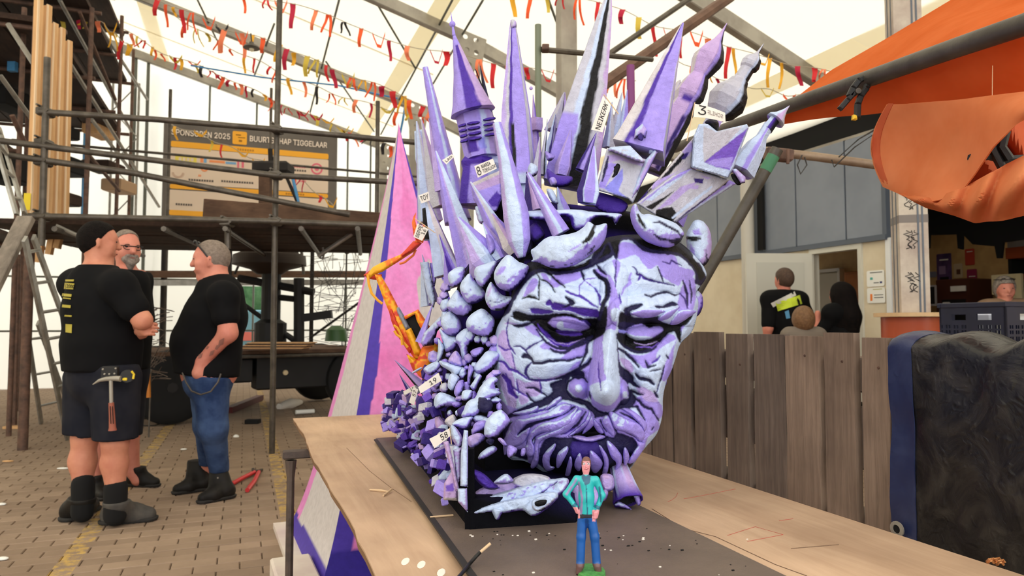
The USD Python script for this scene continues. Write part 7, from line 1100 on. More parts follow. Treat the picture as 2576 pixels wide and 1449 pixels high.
ep('boom', [(942,690),(958,692),(975,720),(1000,768),(1002,780),(1020,820),(1052,880),(1060,905),(1044,905),(1020,870),(990,812),(962,745)], 'oyor', seed=6); ep('boom_flank', [(975,770),(990,778),(1010,830),(1040,880),(1030,890),(1000,845),(985,810)], 'rr', .016, seed=7)
ep('ram', [(993,776),(1004,772),(1020,800),(1032,826),(1020,832),(1008,808)], 'gg', .012, seed=8); ep('ram_sleeve', [(1020,832),(1034,824),(1046,850),(1062,886),(1056,894),(1042,892),(1030,860)], 'yy', .016, seed=9)
ep('cab_frame', [(1016,796),(1052,778),(1082,822),(1066,838),(1056,822),(1048,806),(1044,790),(1020,804)], 'oyo', .012, seed=10); put(t, 'cab_screen', *(lambda m: (m[0], M_BLACK))(pmesh(np.array([(1020,803),(1042,789),(1072,832),(1056,856),(1046,852)], float), 2.05, .006, 4, 'r', 3)))
ep('body', [(1022,890),(1050,905),(1062,872),(1080,868),(1106,850),(1108,885),(1090,910),(1074,950),(1040,935),(1030,910)], 'ooyr', .03, seed=11); ep('lower_body', [(1034,908),(1060,906),(1074,940),(1128,934),(1126,946),(1080,965),(1052,945)], 'oorr', .02, seed=12)
for i in range(8): ep('track_link', [(1075, 968 + i * 8), (1094, 964 + i * 8), (1095, 969 + i * 8), (1076, 974 + i * 8)], 'rr', .006, seed=13, Y=1.96)
put(t, 'hose', tube([at(x, y, 2.06) for x, y in ((925,690),(928,715),(935,738),(950,755),(962,764))], .0042, 6), mat('hose_yellow', (226, 160, 40), .6)); put(t, 'hose', tube([at(x, y, 2.03) for x, y in ((990,818),(1000,825),(1010,845),(1014,860),(1026,874))], .004, 6), MATS['hose_yellow']); put(t, 'hose', tube([at(x, y, 2.02) for x, y in ((992,832),(998,842),(1010,850),(1012,868))], .004, 6), MATS['hose_yellow']); put(t, 'hose', tube([at(x, y, 2.05) for x, y in ((1005,664),(1018,660),(1040,642),(1046,628))], .0035, 6), mat('hose_orange', (220, 110, 50), .6))
# paper flags on cocktail sticks
M_FLAG = mat('flag_paper', (228, 222, 212), .75, (218, 210, 200), 12); M_FINK = mat('flag_ink', (30, 28, 32), .7)
def flag(label, quad, Y, words, stick=None, curve=.0, Ys=None, mirror=()):
    """quad: pixel corners upper left, upper right, lower right, lower left in reading order"""
    t = thing('label_flag', label, 'flag', at(*quad[3], Y)); q = [at(x, y, Y) for x, y in quad]; e0, e1 = q[1] - q[0], q[3] - q[0]; nn = norm(np.cross(e1, e0)); nn = nn if nn[1] < 0 else -nn
    def pt(u, v): return (q[0] * (1 - u) + q[1] * u) * (1 - v) + (q[3] * (1 - u) + q[2] * u) * v + nn * curve * math.sin(PI * u) 
    put(t, 'paper', slab(np.array([[pt(u, v) for v in np.linspace(0, 1, 4)] for u in np.linspace(0, 1, 9)]), .0008), M_FLAG)
    for i, (s, u0, u1, v0, v1) in enumerate(words):
        m = meshkit.text_mesh(s, 1.0, .001, False); v = np.array(m.vertices); f = np.array(m.faces); lo, hi_ = v.min(0), v.max(0); x = (v[:, 0] - lo[0]) / (hi_[0] - lo[0]); x = 1 - x if i in mirror else x
        V = np.array([pt(u0 + (u1 - u0) * a, v1 + (v0 - v1) * b) for a, b in zip(x, v[:, 1] / 1.0)]) + nn * .0012; put(t, 'writing', (V + nn * ((v[:, 2] - lo[2]) / (hi_[2] - lo[2]) * .0005)[:, None], f), M_FINK if i not in mirror else mat('faint_ink', (150, 142, 138), .8))
    if stick: put(t, 'stick', rod(at(*stick[0], Ys or Y + .003), at(*stick[1], Ys or Y + .003), .0014, 6), M_STICK)
flag('small paper flag reading 8 Maria Toevlucht under the round tower', [(1193,418),(1240,399),(1250,424),(1202,447)], 1.84, [('8', .05, .24, .16, .88), ('MARIA', .33, .80, .12, .44), ('TOEVLUCHT', .33, 1.04, .54, .86)])
flag('paper flag reading Neikerk, tilted steeply beside the great black-striped spire', [(1487,326),(1517,240),(1536,268),(1516,333)], 1.80, [('NEIKERK', .06, .94, .30, .72)], [(1519,238), (1556,287)])
flag('curled paper flag with the number 3 on a stick beside the house roof', [(1748,261),(1824,284),(1825,308),(1744,294)], 1.76, [('3', .12, .36, .05, .78), ('SCHIJF', .40, .92, .30, .66)], [(1748,258), (1728,355)], .008, mirror=(1,))
flag('white flag reading Seppe 16 turned sideways at the excavator bucket', [(1040,596),(1050,562),(1078,576),(1062,606)], 1.95, [('SEPPE', .08, .98, .18, .52), ('16', .45, .85, .60, .90)], [(1044,550), (1095,586)])
flag('long white flag with the number 19 below the excavator body', [(1052,974),(1102,938),(1112,957),(1058,990)], 1.72, [('19', .50, .82, .22, .78)], [(1103,938), (1112,968)])
flag('small white flag with the number 15 above the lower left rubble', [(1014,985),(1042,970),(1049,980),(1018,993)], 2.0, [('15', .55, .9, .15, .85)]); flag('narrow white flag marked 57 hanging beside the flag 15', [(1029,1012),(1040,974),(1052,980),(1042,1020)], 1.9, [('57', .50, .86, .2, .8)])
flag('white flag with the number 58 stuck in the rubble at the corner', [(1080,1104),(1130,1078),(1134,1096),(1093,1128)], 1.50, [('58', .50, .86, .16, .84)], [(1131,1076), (1136,1118)])
flag('little beige flag marked LAO among the thin left spires', [(1112,403),(1136,388),(1144,393),(1123,414)], 2.0, [('LAO', .15, .85, .3, .75)]); flag('crumpled white flag marked TOY at the left edge of the crown', [(1052,492),(1078,482),(1082,504),(1060,512)], 2.05, [('TOY', .1, .9, .2, .75)]); flag('tiny folded white flag marked A on the left curls', [(1106,770),(1122,760),(1126,778),(1110,788)], 1.83, [('A', .35, .7, .2, .8)])
# painted scale figurine
fq = on(1487, 1443, BZ); FYd = fq[1]; J = lambda x, y, d=0.0: at(x, y, FYd + d)
t = thing('figurine', 'hand-painted little man figurine in turquoise jacket and blue trousers before the head', 'figurine', fq)
PKF = {k: np.array(lin(c)) for k, c in dict(skin=(226, 150, 158), jac=(40, 176, 178), jd=(24, 96, 120), vio=(140, 132, 176), tro=(24, 86, 160), trd=(18, 60, 124), hair=(110, 72, 66), shoe=(104, 74, 72), gra=(86, 160, 84), whi=(220, 226, 236), blk=(34, 34, 44), shirt=(40, 90, 118), lip=(170, 84, 96)).items()}
BON = [((1475,1166),(1474,1178),9,8.5,.0),((1474,1168),(1474,1183),10,8,0),((1475,1159),(1474,1162),10.5,10,.003),((1474,1185),(1474,1205),6,7,0),((1452,1205),(1497,1206),8,8,0),((1474,1215),(1475,1250),19,19,0),((1475,1250),(1476,1295),19,18,0),((1450,1206),(1424,1243),9,7.5,0),((1424,1243),(1446,1272),7.5,6,0),((1446,1272),(1452,1288),5.5,4.5,-.004),((1500,1208),(1515,1246),9,7.5,0),((1515,1246),(1503,1276),7.5,6,0),((1503,1276),(1500,1300),6.5,4.5,-.006),((1466,1300),(1462,1350),13,11,0),((1462,1350),(1460,1418),11,10.5,0),((1486,1300),(1496,1350),13,11,0),((1496,1350),(1501,1418),11,10.5,0),((1459,1425),(1455,1440),9,7,-.004),((1503,1425),(1506,1440),9,8,-.004)]
px2m = FYd / FPX
def fsdf(p):
    r = np.full(len(p), 9.)
    for a, b, ra, rb, d in BON: r = smin(r, capsule_sdf(p, J(*a, d), J(*b, d), ra * px2m, rb * px2m), .004)
    r = smin(r, capsule_sdf(p, J(1475, 1180, -.008), J(1475, 1175, -.008), 1.6 * px2m, 1.2 * px2m), .002)
    for k in range(4): r = smin(r, capsule_sdf(p, J(1449 + k * 1.5, 1276 + k * 2, -.010), J(1453 + k * .8, 1288 + k * 2.0, -.009), 1.5 * px2m, 1.2 * px2m), .001); r = smin(r, capsule_sdf(p, J(1496 + k * 2.4, 1288, -.012), J(1493 + k * 2.6, 1303 + (k % 3), -.010), 1.6 * px2m, 1.3 * px2m), .001)
    return r
lo, hi_ = J(1408, 1448) - [0, .03, .0], J(1530, 1140) + [0, .03, .01]; lo[2] = BZ + .001; lo[0], hi_[0] = min(lo[0], hi_[0]), max(lo[0], hi_[0]); V, F = surface_net(fsdf, lo, hi_, .0012)
def topx(V): r = V - np.array([0, 0, CAMZ]); b = r[:, 2] * CP - r[:, 1] * SP; c = r[:, 1] * CP + r[:, 2] * SP; return CX + FPX * r[:, 0] / c, CY - FPX * b / c
X, Yp = topx(V); wx = X + wob(X, Yp, .2, 1.2, 4); wy = Yp + wob(X, Yp, .2, 1.5, 9); front = V[:, 1] < FYd; C = np.empty((len(V), 3)); C[:] = PKF['jac']
C[wy < 1194] = PKF['skin']; C[(wy < 1160)] = PKF['hair']; C[(V[:, 1] > FYd + .002) & (Yp < 1182)] = PKF['hair']; C[(wy < 1170) & (np.abs(wx - 1475) > 8.8)] = PKF['hair']
C[front & inside([(1462,1188),(1474,1198),(1488,1188),(1484,1215),(1472,1222),(1464,1205)], wx, wy)] = PKF['shirt']; C[front & (pdist(wx, wy, [(1474,1220),(1476,1260),(1478,1296)])[0] < 1.6)] = PKF['jd']; C[front & (pdist(wx, wy, [(1456,1215),(1464,1250),(1462,1292)])[0] < 3)] = PKF['vio']; C[(pdist(wx, wy, [(1450,1206),(1426,1243)])[0] < 3) & front] = PKF['vio']; C[(pdist(wx, wy, [(1508,1225),(1512,1262)])[0] < 2.2) & front] = PKF['jd']
C[(pdist(wx, wy, [(1440,1276),(1449,1268)])[0] < 4)] = PKF['jd']; C[(pdist(wx, wy, [(1497,1273),(1510,1279)])[0] < 4)] = PKF['jd']
hand_ = ((X < 1459) & (X > 1436) & (Yp > 1276) & (Yp < 1304) & (V[:, 1] < FYd - .003)) | ((X > 1490) & (Yp > 1283) & (Yp < 1312) & (V[:, 1] < FYd - .006)); low_ = (wy > 1298) & ~hand_; C[low_] = PKF['tro']; C[low_ & (pdist(wx, wy, [(1476,1310),(1478,1370)])[0] < 5)] = PKF['trd']; C[(wy > 1294) & (wy < 1304) & ~hand_] = PKF['blk']; C[hand_] = PKF['skin']; C[wy > 1418] = PKF['shoe']
for ex in (1469.5, 1480.5):
    d = np.hypot((X - ex) / 1.35, Yp - 1167); C[front & (d < 2.6)] = PKF['whi']; C[front & (d < 1.5)] = PKF['blk']; C[front & (pdist(X, Yp, [(ex - 4, 1163), (ex + 3, 1162.5)])[0] < .8)] = PKF['hair']
C[front & (pdist(X, Yp, [(1470,1180),(1475,1181.5),(1480,1179)])[0] < .9)] = PKF['lip']; C[front & (pdist(X, Yp, [(1474,1170),(1473.5,1175),(1476,1175.5)])[0] < .6)] = PKF['lip']
put(t, 'body', (V, F), paint_mat('figurine_paint', .35, .2, 300, .5, .001), smooth=True, col=C)
put(t, 'grass_base', lathe(fq + [0, .004, 0], (0, 0, 1), [(0, .034), (.004, .033), (.006, .026), (.0065, .01)], 22, sq=(1, .7)), mat('grass_paint', (84, 158, 80), .6, (58, 120, 56), 120), smooth=40)
# ================================================================ people
M_SKIN = mat('skin', (206, 140, 112), .55, (190, 120, 96), 9); M_SKINP = mat('skin_pink', (214, 140, 118), .55, (198, 122, 104), 9); M_TEE = mat('black_cotton', (13, 13, 15), .9, (17, 17, 19), 8, bump=.15, bscale=40, spec=.15); M_SHORT = mat('dark_shorts', (22, 24, 34), .9, (40, 40, 46), 4, bump=.15, bscale=40, spec=.15)
M_JEAN = mat('blue_denim', (36, 54, 90), .85, (74, 97, 136), 4.5, bump=.25, bscale=30, spec=.15); M_SUEDE = mat('grey_suede', (84, 80, 74), .85, (62, 60, 58), 12); M_BOOT = mat('black_boot', (18, 16, 15), .6, (32, 29, 26), 10, spec=.25); M_SOLE = mat('boot_sole', (40, 38, 36), .8); M_SOCK = mat('black_sock', (14, 14, 15), .95)
M_HAIRD = mat('dark_hair', (14, 11, 10), .7, (26, 20, 18), 60, bump=.9, bscale=140, spec=.1); M_HAIRG = mat('grey_hair', (138, 124, 112), .7, (112, 98, 88), 60, bump=.4, bscale=160); M_HAIRB = mat('brown_hair', (64, 46, 36), .6, (84, 62, 48), 60, bump=.5, bscale=140); M_HAIRC = mat('blond_hair', (132, 98, 66), .6, (106, 76, 50), 50, bump=.5, bscale=140); M_HAIRK = mat('black_hair', (10, 8, 8), .7, (22, 15, 14), 40, bump=.8, bscale=120, spec=.1); M_BEARD = mat('grey_beard', (150, 138, 128), .8, (120, 106, 98), 80, bump=.4, bscale=200)
M_GLASS = mat('glasses_dark', (24, 22, 24), .3); M_PRINTY = mat('print_yellow', (168, 154, 58), .7); M_NEON = mat('print_neon', (206, 226, 60), .7); M_PRINTW = mat('print_white', (206, 204, 196), .7)
def csdf(bones, k=.035):
    B = [(np.asarray(a, float), np.asarray(b, float), ra, rb) for a, b, ra, rb in bones]
    def f(p):
        r = np.full(len(p), 9.)
        for a, b, ra, rb in B: r = smin(r, capsule_sdf(p, a, b, ra, rb), k)
        return r
    return f
def bbox(bones, pad=.05):
    P = np.array([x for a, b, ra, rb in bones for x in (np.asarray(a) - max(ra, rb), np.asarray(a) + max(ra, rb), np.asarray(b) - max(ra, rb), np.asarray(b) + max(ra, rb))]); return P.min(0) - pad, P.max(0) + pad
def esdf(p, c, r, ax): q = (p - c) @ np.asarray(ax).T; k = np.linalg.norm(q / r, axis=1); return (k - 1) * min(r)
def headframe(f, up=(0, 0, 1)): f = norm(np.asarray(f, float)); s = norm(np.cross(f, up)); return np.array([s, f, norm(np.cross(s, f))])   # rows: right, forward, up
def head_sdf(c, A, s=1.0):
    """skull, jaw, nose, ears and brow about the head's centre c; s = 1 for a head 0.24 m high"""
    R = lambda x, y, z: c + s * (A[0] * x + A[1] * y + A[2] * z)
    bones = [(R(0, .035, -.075), R(0, .055, -.098), .052 * s, .034 * s), (R(0, .092, .015), R(0, .112, -.022), .010 * s, .016 * s), (R(-.035, .078, .030), R(.035, .078, .030), .014 * s, .014 * s), (R(-.018, .088, -.062), R(.018, .088, -.062), .011 * s, .011 * s), (R(-.045, .06, -.02), R(-.04, .062, -.05), .026 * s, .022 * s), (R(.045, .06, -.02), R(.04, .062, -.05), .026 * s, .022 * s)]
    ears = [(R(sx * .082, -.005, .012), R(sx * .080, -.002, -.030), .014 * s, .010 * s) for sx in (-1, 1)]
    f = csdf(bones, .018 * s); e = csdf(ears, .01)
    return lambda p: smin(smin(esdf(p, R(0, 0, .02), np.array([.078, .102, .105]) * s, A), f(p), .02 * s), e(p), .008), R
def hair_sdf(c, A, s, front, low, grow=.012, part=None):
    R = c + s * (A[2] * .022 - A[1] * .004)
    def f(p):
        q = (p - c) @ A.T / s; e = esdf(p, R, (np.array([.078, .102, .105]) + grow) * s, A) + .004 * (fbm(p * 40, 2, 3) - .5)
        line = np.where(q[:, 1] > 0, low + (front - low) * np.clip(q[:, 1] / .07, 0, 1) ** .6, low - .055 * np.clip(-q[:, 1] / .07, 0, 1)) + .012 * (fbm(p * 60, 2, 8) - .5)
        return np.maximum(e, (line - q[:, 2]) * s)
    return f
def person(label, C, bones, skin, head_c, head_f, garments, hs=1.0, h=.013, hair=None, k=.035, tilt=(0, 0, 1)):
    """One continuous body (with head), then clothing and hair as its children. garments: (name, bones, material, cut function or None)."""
    t = thing('person', label, 'person', C); A = headframe(head_f, tilt); hf, R = head_sdf(np.asarray(head_c, float), A, hs); bf = csdf(bones, k); f = lambda p: smin(bf(p), hf(p), .025)
    lo, hi_ = bbox(bones); lo = np.minimum(lo, np.asarray(head_c) - .16); hi_ = np.maximum(hi_, np.asarray(head_c) + .16); lo[2] = max(lo[2], .004)
    b = put(t, 'body', surface_net(f, lo, hi_, h), skin, smooth=True)
    for nm, gb, m, cut, kk in garments:
        gf = csdf(gb, kk); lo, hi_ = bbox(gb, .03); lo[2] = max(lo[2], .003)
        fn = (lambda p: np.maximum(gf(p) + .007 * (fbm(p * 14, 3, 6) - .5), cut(p))) if cut else (lambda p: gf(p) + .006 * (fbm(p * 14, 3, 6) - .5))
        put(t, nm, surface_net(fn, lo, hi_, h), m, smooth=True)
    if hair: 
        m, fr, lw, gr = hair; hh = hair_sdf(np.asarray(head_c, float), A, hs, fr, lw, gr); put(t, 'hair', surface_net(hh, np.asarray(head_c) - .16, np.asarray(head_c) + .18, .008), m, smooth=True)
    for sx in (-1, 1): put(t, 'eye', ellip(R(sx * .033, .089, .012), (.012 * hs, .008 * hs, .006 * hs), 6, A), M_GLASS)
    put(t, 'mouth', ellip(R(0, .098, -.060), (.022 * hs, .006 * hs, .004 * hs), 6, A), mat('lips', (150, 84, 76), .6))
    return t, f, R, A
def boot(t, heel, toe, m, top, hh=.14, w=.048, ankle=None, shaft=None):
    heel, toe = np.asarray(heel, float), np.asarray(toe, float); L = np.linalg.norm(toe - heel); d = (toe - heel) / L; an = heel + d * .07 if ankle is None else np.asarray(ankle, float)
    B = [(heel + d * .045 + [0, 0, .048], heel + d * L * .6 + [0, 0, .042], w * .88, w * .92), (heel + d * L * .6 + [0, 0, .042], toe - d * .045 + [0, 0, .036], w * .92, w * .72), (heel + d * .06 + [0, 0, .06], an * [1, 1, 0] + [0, 0, hh], w * .95, w * 1.02), (heel + d * L * .55 + [0, 0, .045], an * [1, 1, 0] + d * .02 + [0, 0, hh * .85], w * .8, w * .8)]
    f = csdf(B, .03); lo, hi_ = bbox(B, .02); lo[2] = .001
    put(t, 'boot', surface_net(lambda p: np.maximum(np.maximum(f(p), p[:, 2] - hh), .012 - p[:, 2]), lo, hi_, .009), m, smooth=True)
    g = csdf([(heel + d * .04 + [0, 0, .03], toe - d * .045 + [0, 0, .03], w * .98, w * .9)], .01); put(t, 'sole', surface_net(lambda p: np.maximum(np.maximum(g(p) - .002, p[:, 2] - .026), .0 - p[:, 2]), lo - [.01, .01, 0], hi_ + .01, .009), M_SOLE, smooth=50)
def hand(t, wrist, d, up, m, curl=.9, s=1.0, side=1):
    """palm, four curled fingers of unequal length and a thumb; d: along the hand, up: the back of the hand"""
    wrist = np.asarray(wrist, float); d = norm(d); u = norm(np.asarray(up, float) - (np.asarray(up, float) @ d) * d); x = np.cross(d, u) * side; B = [(wrist, wrist + d * .07 * s, .026 * s, .034 * s)]; F = []
    for i, (o, L) in enumerate(((-.030, .070), (-.010, .080), (.010, .074), (.028, .058))):
        p0 = wrist + d * .085 * s + x * o * s; a = curl * .6; p1 = p0 + s * L * .45 * (d * math.cos(a) - u * math.sin(a)); a = curl * 1.5; p2 = p1 + s * L * .32 * (d * math.cos(a) - u * math.sin(a)); a = curl * 2.2; p3 = p2 + s * L * .25 * (d * math.cos(a) - u * math.sin(a))
        B.append((wrist + d * .03 * s + x * o * .7 * s, p0, .016 * s, .011 * s)); F += [(p0, p1, .0105 * s, .0095 * s), (p1, p2, .0095 * s, .0085 * s), (p2, p3, .0085 * s, .0075 * s)]
    q0 = wrist + d * .03 * s - x * .028 * s; q1 = q0 + s * .04 * (d * .75 - x * .5 - u * .3); q2 = q1 + s * .034 * (d * .9 - u * .35); F += [(q0, q1, .014 * s, .0115 * s), (q1, q2, .011 * s, .009 * s)]
    f1, f2 = csdf(B, .014), csdf(F, .003); lo, hi_ = bbox(B + F, .01); return put(t, 'hand', surface_net(lambda p: smin(f1(p), f2(p), .006), lo, hi_, .0045), m, smooth=True)
def hit(fn, px, py, Y0, Y1=None):
    r = ray(px, py); o = np.array([0, 0, CAMZ]); s = (Y0) / r[1]; ln = np.linalg.norm(r)
    for _ in range(60):
        p = o + r * s; d = float(fn(p[None])[0]); 
        if d < .0008: break
        s += d * .8 / ln
        if s * r[1] > Y0 + 1.2: return None
    return o + r * s
def decal(t, fn, quad, Y0, m, name='print', n=6, off=.006):
    q = np.array(quad, float); P = np.zeros((n, n, 3))
    for i, u in enumerate(np.linspace(0, 1, n)):
        for j, v in enumerate(np.linspace(0, 1, n)):
            x, y = (q[0] * (1 - u) + q[1] * u) * (1 - v) + (q[3] * (1 - u) + q[2] * u) * v; w = hit(fn, x, y, Y0)
            if w is None: return None
            P[i, j] = w - ray(x, y) * off
    return put(t, name, slab(P, .0015), m)
def dtext(t, fn, s, quad, Y0, m, off=.0085, bold=True):
    q = np.array(quad, float); tm = meshkit.text_mesh(s, 1.0, .001, bold); v = np.array(tm.vertices); lo, hi_ = v.min(0), v.max(0); V = []; base = hit(fn, *q.mean(0), Y0)
    if base is None: return
    for a in v:
        u, w = (a[0] - lo[0]) / (hi_[0] - lo[0]), 1 - a[1]; x, y = (q[0] * (1 - u) + q[1] * u) * (1 - w) + (q[3] * (1 - u) + q[2] * u) * w; h_ = hit(fn, x, y, Y0); h_ = base if h_ is None else h_
        V.append(h_ - ray(x, y) * (off + (.001 if a[2] > lo[2] else 0)))
    put(t, 'lettering', (np.array(V), np.array(tm.faces)), m)
# --- man 1: broad man seen from behind, arms folded, hammer on his hip
Q = lambda x, y, Y: at(x, y, Y)
Y1 = 4.20; A1, HC = None, Q(247, 612, 4.2)
sR, sL, eR, eL = Q(300, 722, 4.08), Q(192, 716, 4.34), Q(358, 806, 4.07), Q(215, 815, 4.5); wR, wL = Q(352, 822, 4.33), Q(358, 838, 4.22)
aR, aL = on(292, 1312), on(212, 1302); kR, kL = Q(290, 1110, 4.10), Q(214, 1100, 4.22); hR, hL = Q(290, 950, 4.14), Q(226, 950, 4.28)
torso = [(Q(246, 722, 4.2), Q(250, 780, 4.2), .15, .175), (Q(250, 780, 4.2), Q(258, 870, 4.2), .18, .195), (Q(258, 870, 4.2), Q(258, 940, 4.2), .19, .17), (sR, sL, .085, .085), (Q(244, 690, 4.2), Q(246, 640, 4.2), .075, .066), (sR, Q(246, 690, 4.2), .07, .07), (sL, Q(246, 690, 4.2), .07, .07)]
arms = [(sR, eR, .072, .050), (eR, wR, .050, .038), (sL, eL, .075, .056), (eL, wL, .052, .036)]
anR, anL = Q(291, 1248, 4.11), Q(209, 1240, 4.18)
legs = [(hR, kR, .105, .072), (hL, kL, .105, .072), (kR, Q(288, 1165, 4.12), .066, .070), (Q(288, 1165, 4.12), anR, .070, .046), (kL, Q(208, 1160, 4.22), .066, .072), (Q(208, 1160, 4.22), anL, .072, .046), (anR, anR * [1, 1, 0] + [0, 0, .05], .046, .04), (anL, anL * [1, 1, 0] + [0, 0, .05], .046, .04)]
grow = lambda B, g: [(a, b, ra + g, rb + g) for a, b, ra, rb in B]
zc = lambda py, Y: at(250, py, Y)[2]
sl_ = [(sR, sR + (eR - sR) * .62, .088, .086), (sL, sL + (eL - sL) * .62, .088, .086)]
shirt1 = grow(torso[:4] + torso[5:], .014) + sl_ + [(Q(258, 870, 4.2), Q(258, 925, 4.2), .205, .205)]; zt, zb = zc(668, 4.2), zc(932, 4.2)
t1, f1, R1, HA = person('broad dark-haired man seen from behind, arms folded, a hammer hanging on his hip', on(255, 1305), torso + arms + legs, M_SKIN, HC, (.80, .55, -.02), [('shirt', shirt1, M_TEE, lambda p: np.maximum(p[:, 2] - zt, zb - p[:, 2]), .04),
 ('shorts', grow(legs[:2], .028) + [(hR, kR, .125, .112), (hL, kL, .125, .112), (Q(258, 900, 4.2), Q(258, 950, 4.2), .185, .18)], M_SHORT, lambda p: np.maximum(p[:, 2] - zc(915, 4.2), np.where(p[:, 0] > Q(252, 0, 4.2)[0], zc(1105, 4.1), zc(1092, 4.2)) - p[:, 2]), .05),
 ('sock', [(anR * [1, 1, 0] + [0, 0, .225], anR * [1, 1, 0] + [0, 0, .07], .063, .062)], M_SOCK, None, .01), ('sock', [(anL * [1, 1, 0] + [0, 0, .235], anL * [1, 1, 0] + [0, 0, .07], .063, .062)], M_SOCK, None, .01)], 1.02, hair=(M_HAIRD, .088, -.012, .008))
boot(t1, on(258, 1318), on(392, 1308), M_SUEDE, 0, .15, .066, anR); boot(t1, on(166, 1313), on(240, 1280), M_BOOT, 0, .15, .066, anL)
hand(t1, Q(350, 834, 4.16), Q(385, 822, 4.05) - Q(350, 834, 4.16), (0, -1, .2), M_SKIN, 1.1, 1.05)
sf = csdf(shirt1, .04)
for q, m in (([(165,703),(186,703),(185,708),(164,708)], M_PRINTY), ([(163,711),(187,713),(184,728),(161,727)], M_PRINTY), ([(157,738),(180,740),(179,747),(156,745)], M_PRINTY), ([(159,748),(178,750),(178,753),(158,751)], M_PRINTY), ([(157,766),(178,768),(177,775),(156,773)], M_PRINTY), ([(163,792),(180,793),(180,797),(162,796)], M_PRINTY), ([(165,815),(181,816),(180,838),(165,836)], M_PRINTY)): decal(t1, sf, q, 3.75, m)
dtext(t1, sf, '2000', [(168,715),(187,717),(185,725),(167,724)], 3.75, M_BLACK)
t = thing('hammer', 'steel claw hammer with a red-brown grip hanging on the hip of the man in shorts', 'hammer', Q(281, 1020, 3.92)); HY = 3.93
put(t, 'hammer_head', tube([Q(234, 967, HY + .03), Q(250, 957, HY + .01), Q(268, 953, HY), Q(290, 952, HY), Q(304, 953, HY)], [.003, .009, .013, .015, .017], 10), M_ALU, smooth=50); put(t, 'neck', rod(Q(279, 955, HY), Q(280, 1015, HY), .010, 10), M_ALU); put(t, 'grip', tube([Q(280, 1013, HY), Q(282, 1050, HY), Q(283, 1076, HY), Q(283, 1083, HY)], [.014, .016, .018, .022], 12), mat('grip_brown', (150, 84, 66), .6), smooth=50)
put(t, 'grip_groove', join(*[rod(Q(280 + d, 1022, HY - .0165), Q(282 + d, 1066, HY - .0175), .0022) for d in (-3, 3)]), M_BLACK)
t = thing('tool_holster', 'black leather tool holster with rivets on the hip, above the hammer', 'holster', Q(278, 940, 3.95)); put(t, 'loop', boxm(Q(277, 938, HY + .03), (.09, .02, .075), None, .006), M_CLAMP)
for x, y in ((263,941),(275,941),(288,940),(259,929),(291,927)): put(t, 'rivet', ball(Q(x, y, HY + .017), .006, 6), M_ALU)
t = thing('tape_measure', 'black and yellow tape measure clipped at the hip beside the hammer', 'tape measure', Q(325, 945, 3.97)); put(t, 'case', lathe(Q(324, 945, 3.98), (.3, -1, 0), [(0, .036), (.04, .036)], 16), M_CLAMP); put(t, 'yellow_trim', tube([Q(331, 934, 3.93), Q(337, 942, 3.94), Q(335, 953, 3.94)], .006, 6), mat('tape_yellow', (230, 200, 50), .5)); put(t, 'tab', boxm(Q(313, 954, 3.94), (.03, .01, .016), None, .003), MATS['tape_yellow'])
# --- man 2: bald man with glasses and grey beard, behind
Y2 = 4.95; s2R, s2L, e2R = Q(292, 705, 4.80), Q(350, 706, 5.10), Q(300, 800, 4.75)
torso2 = [(Q(322, 720, Y2), Q(320, 800, Y2), .13, .15), (Q(320, 800, Y2), Q(312, 930, Y2), .155, .15), (s2R, s2L, .08, .08), (Q(318, 690, Y2), Q(316, 655, Y2), .065, .062)]
arms2 = [(s2R, e2R, .062, .05), (e2R, Q(350, 815, 4.85), .046, .036), (s2L, Q(364, 790, 5.12), .062, .05), (Q(364, 790, 5.12), Q(330, 820, 4.90), .046, .036)]
a2R, a2L = on(238, 1250), on(345, 1226); k2R, k2L = Q(250, 1090, 4.83), Q(326, 1085, 5.02)
legs2 = [(Q(280, 940, 4.86), k2R, .10, .066), (Q(326, 940, 5.0), k2L, .10, .066), (k2R, Q(236, 1205, a2R[1]), .062, .042), (k2L, Q(335, 1185, a2L[1]), .064, .042), (Q(236, 1205, a2R[1]), a2R + [0, 0, .05], .042, .04), (Q(335, 1185, a2L[1]), a2L + [0, 0, .05], .042, .04)]
z2 = lambda py: at(310, py, Y2)[2]; sh2 = grow(torso2[:3], .014) + [(s2R, s2R + (e2R - s2R) * .6, .078, .074), (s2L, Q(360, 775, 5.12), .078, .074)]
t2, f2_, R2, HA2 = person('balding man with glasses and grey beard standing behind the folded-arms man', on(300, 1240), torso2 + arms2 + legs2, M_SKINP, Q(317, 627, Y2 - .02), (.78, -.60, -.04), [('shirt', sh2, M_TEE, lambda p: np.maximum(p[:, 2] - z2(680), z2(930) - p[:, 2]), .04), ('shorts', grow(legs2[:2], .02) + [(Q(312, 900, Y2), Q(305, 950, Y2), .17, .165)], M_SHORT, lambda p: np.maximum(p[:, 2] - z2(915), z2(1100) - p[:, 2]), .05)], 1.06, hair=None)
boot(t2, on(218, 1240) + [0, .03, 0], on(264, 1262), M_BOOT, 0, .15, .046, a2R); boot(t2, on(318, 1222), on(404, 1226), M_BOOT, 0, .15, .046, a2L)
put(t2, 'hair', surface_net(hair_sdf(np.asarray(R2(0, 0, 0)), HA2, 1.08, .105, .02, .005), R2(0, 0, 0) - .17, R2(0, 0, 0) + .17, .008), M_HAIRG, smooth=True)
put(t2, 'beard', surface_net(csdf([(R2(-.035, .075, -.07), R2(.035, .075, -.07), .024, .024), (R2(0, .075, -.095), R2(0, .07, -.125), .036, .022), (R2(-.03, .094, -.045), R2(.03, .094, -.045), .010, .010)], .02), R2(0, .07, -.08) - .12, R2(0, .07, -.08) + .12, .007), M_BEARD, smooth=True)
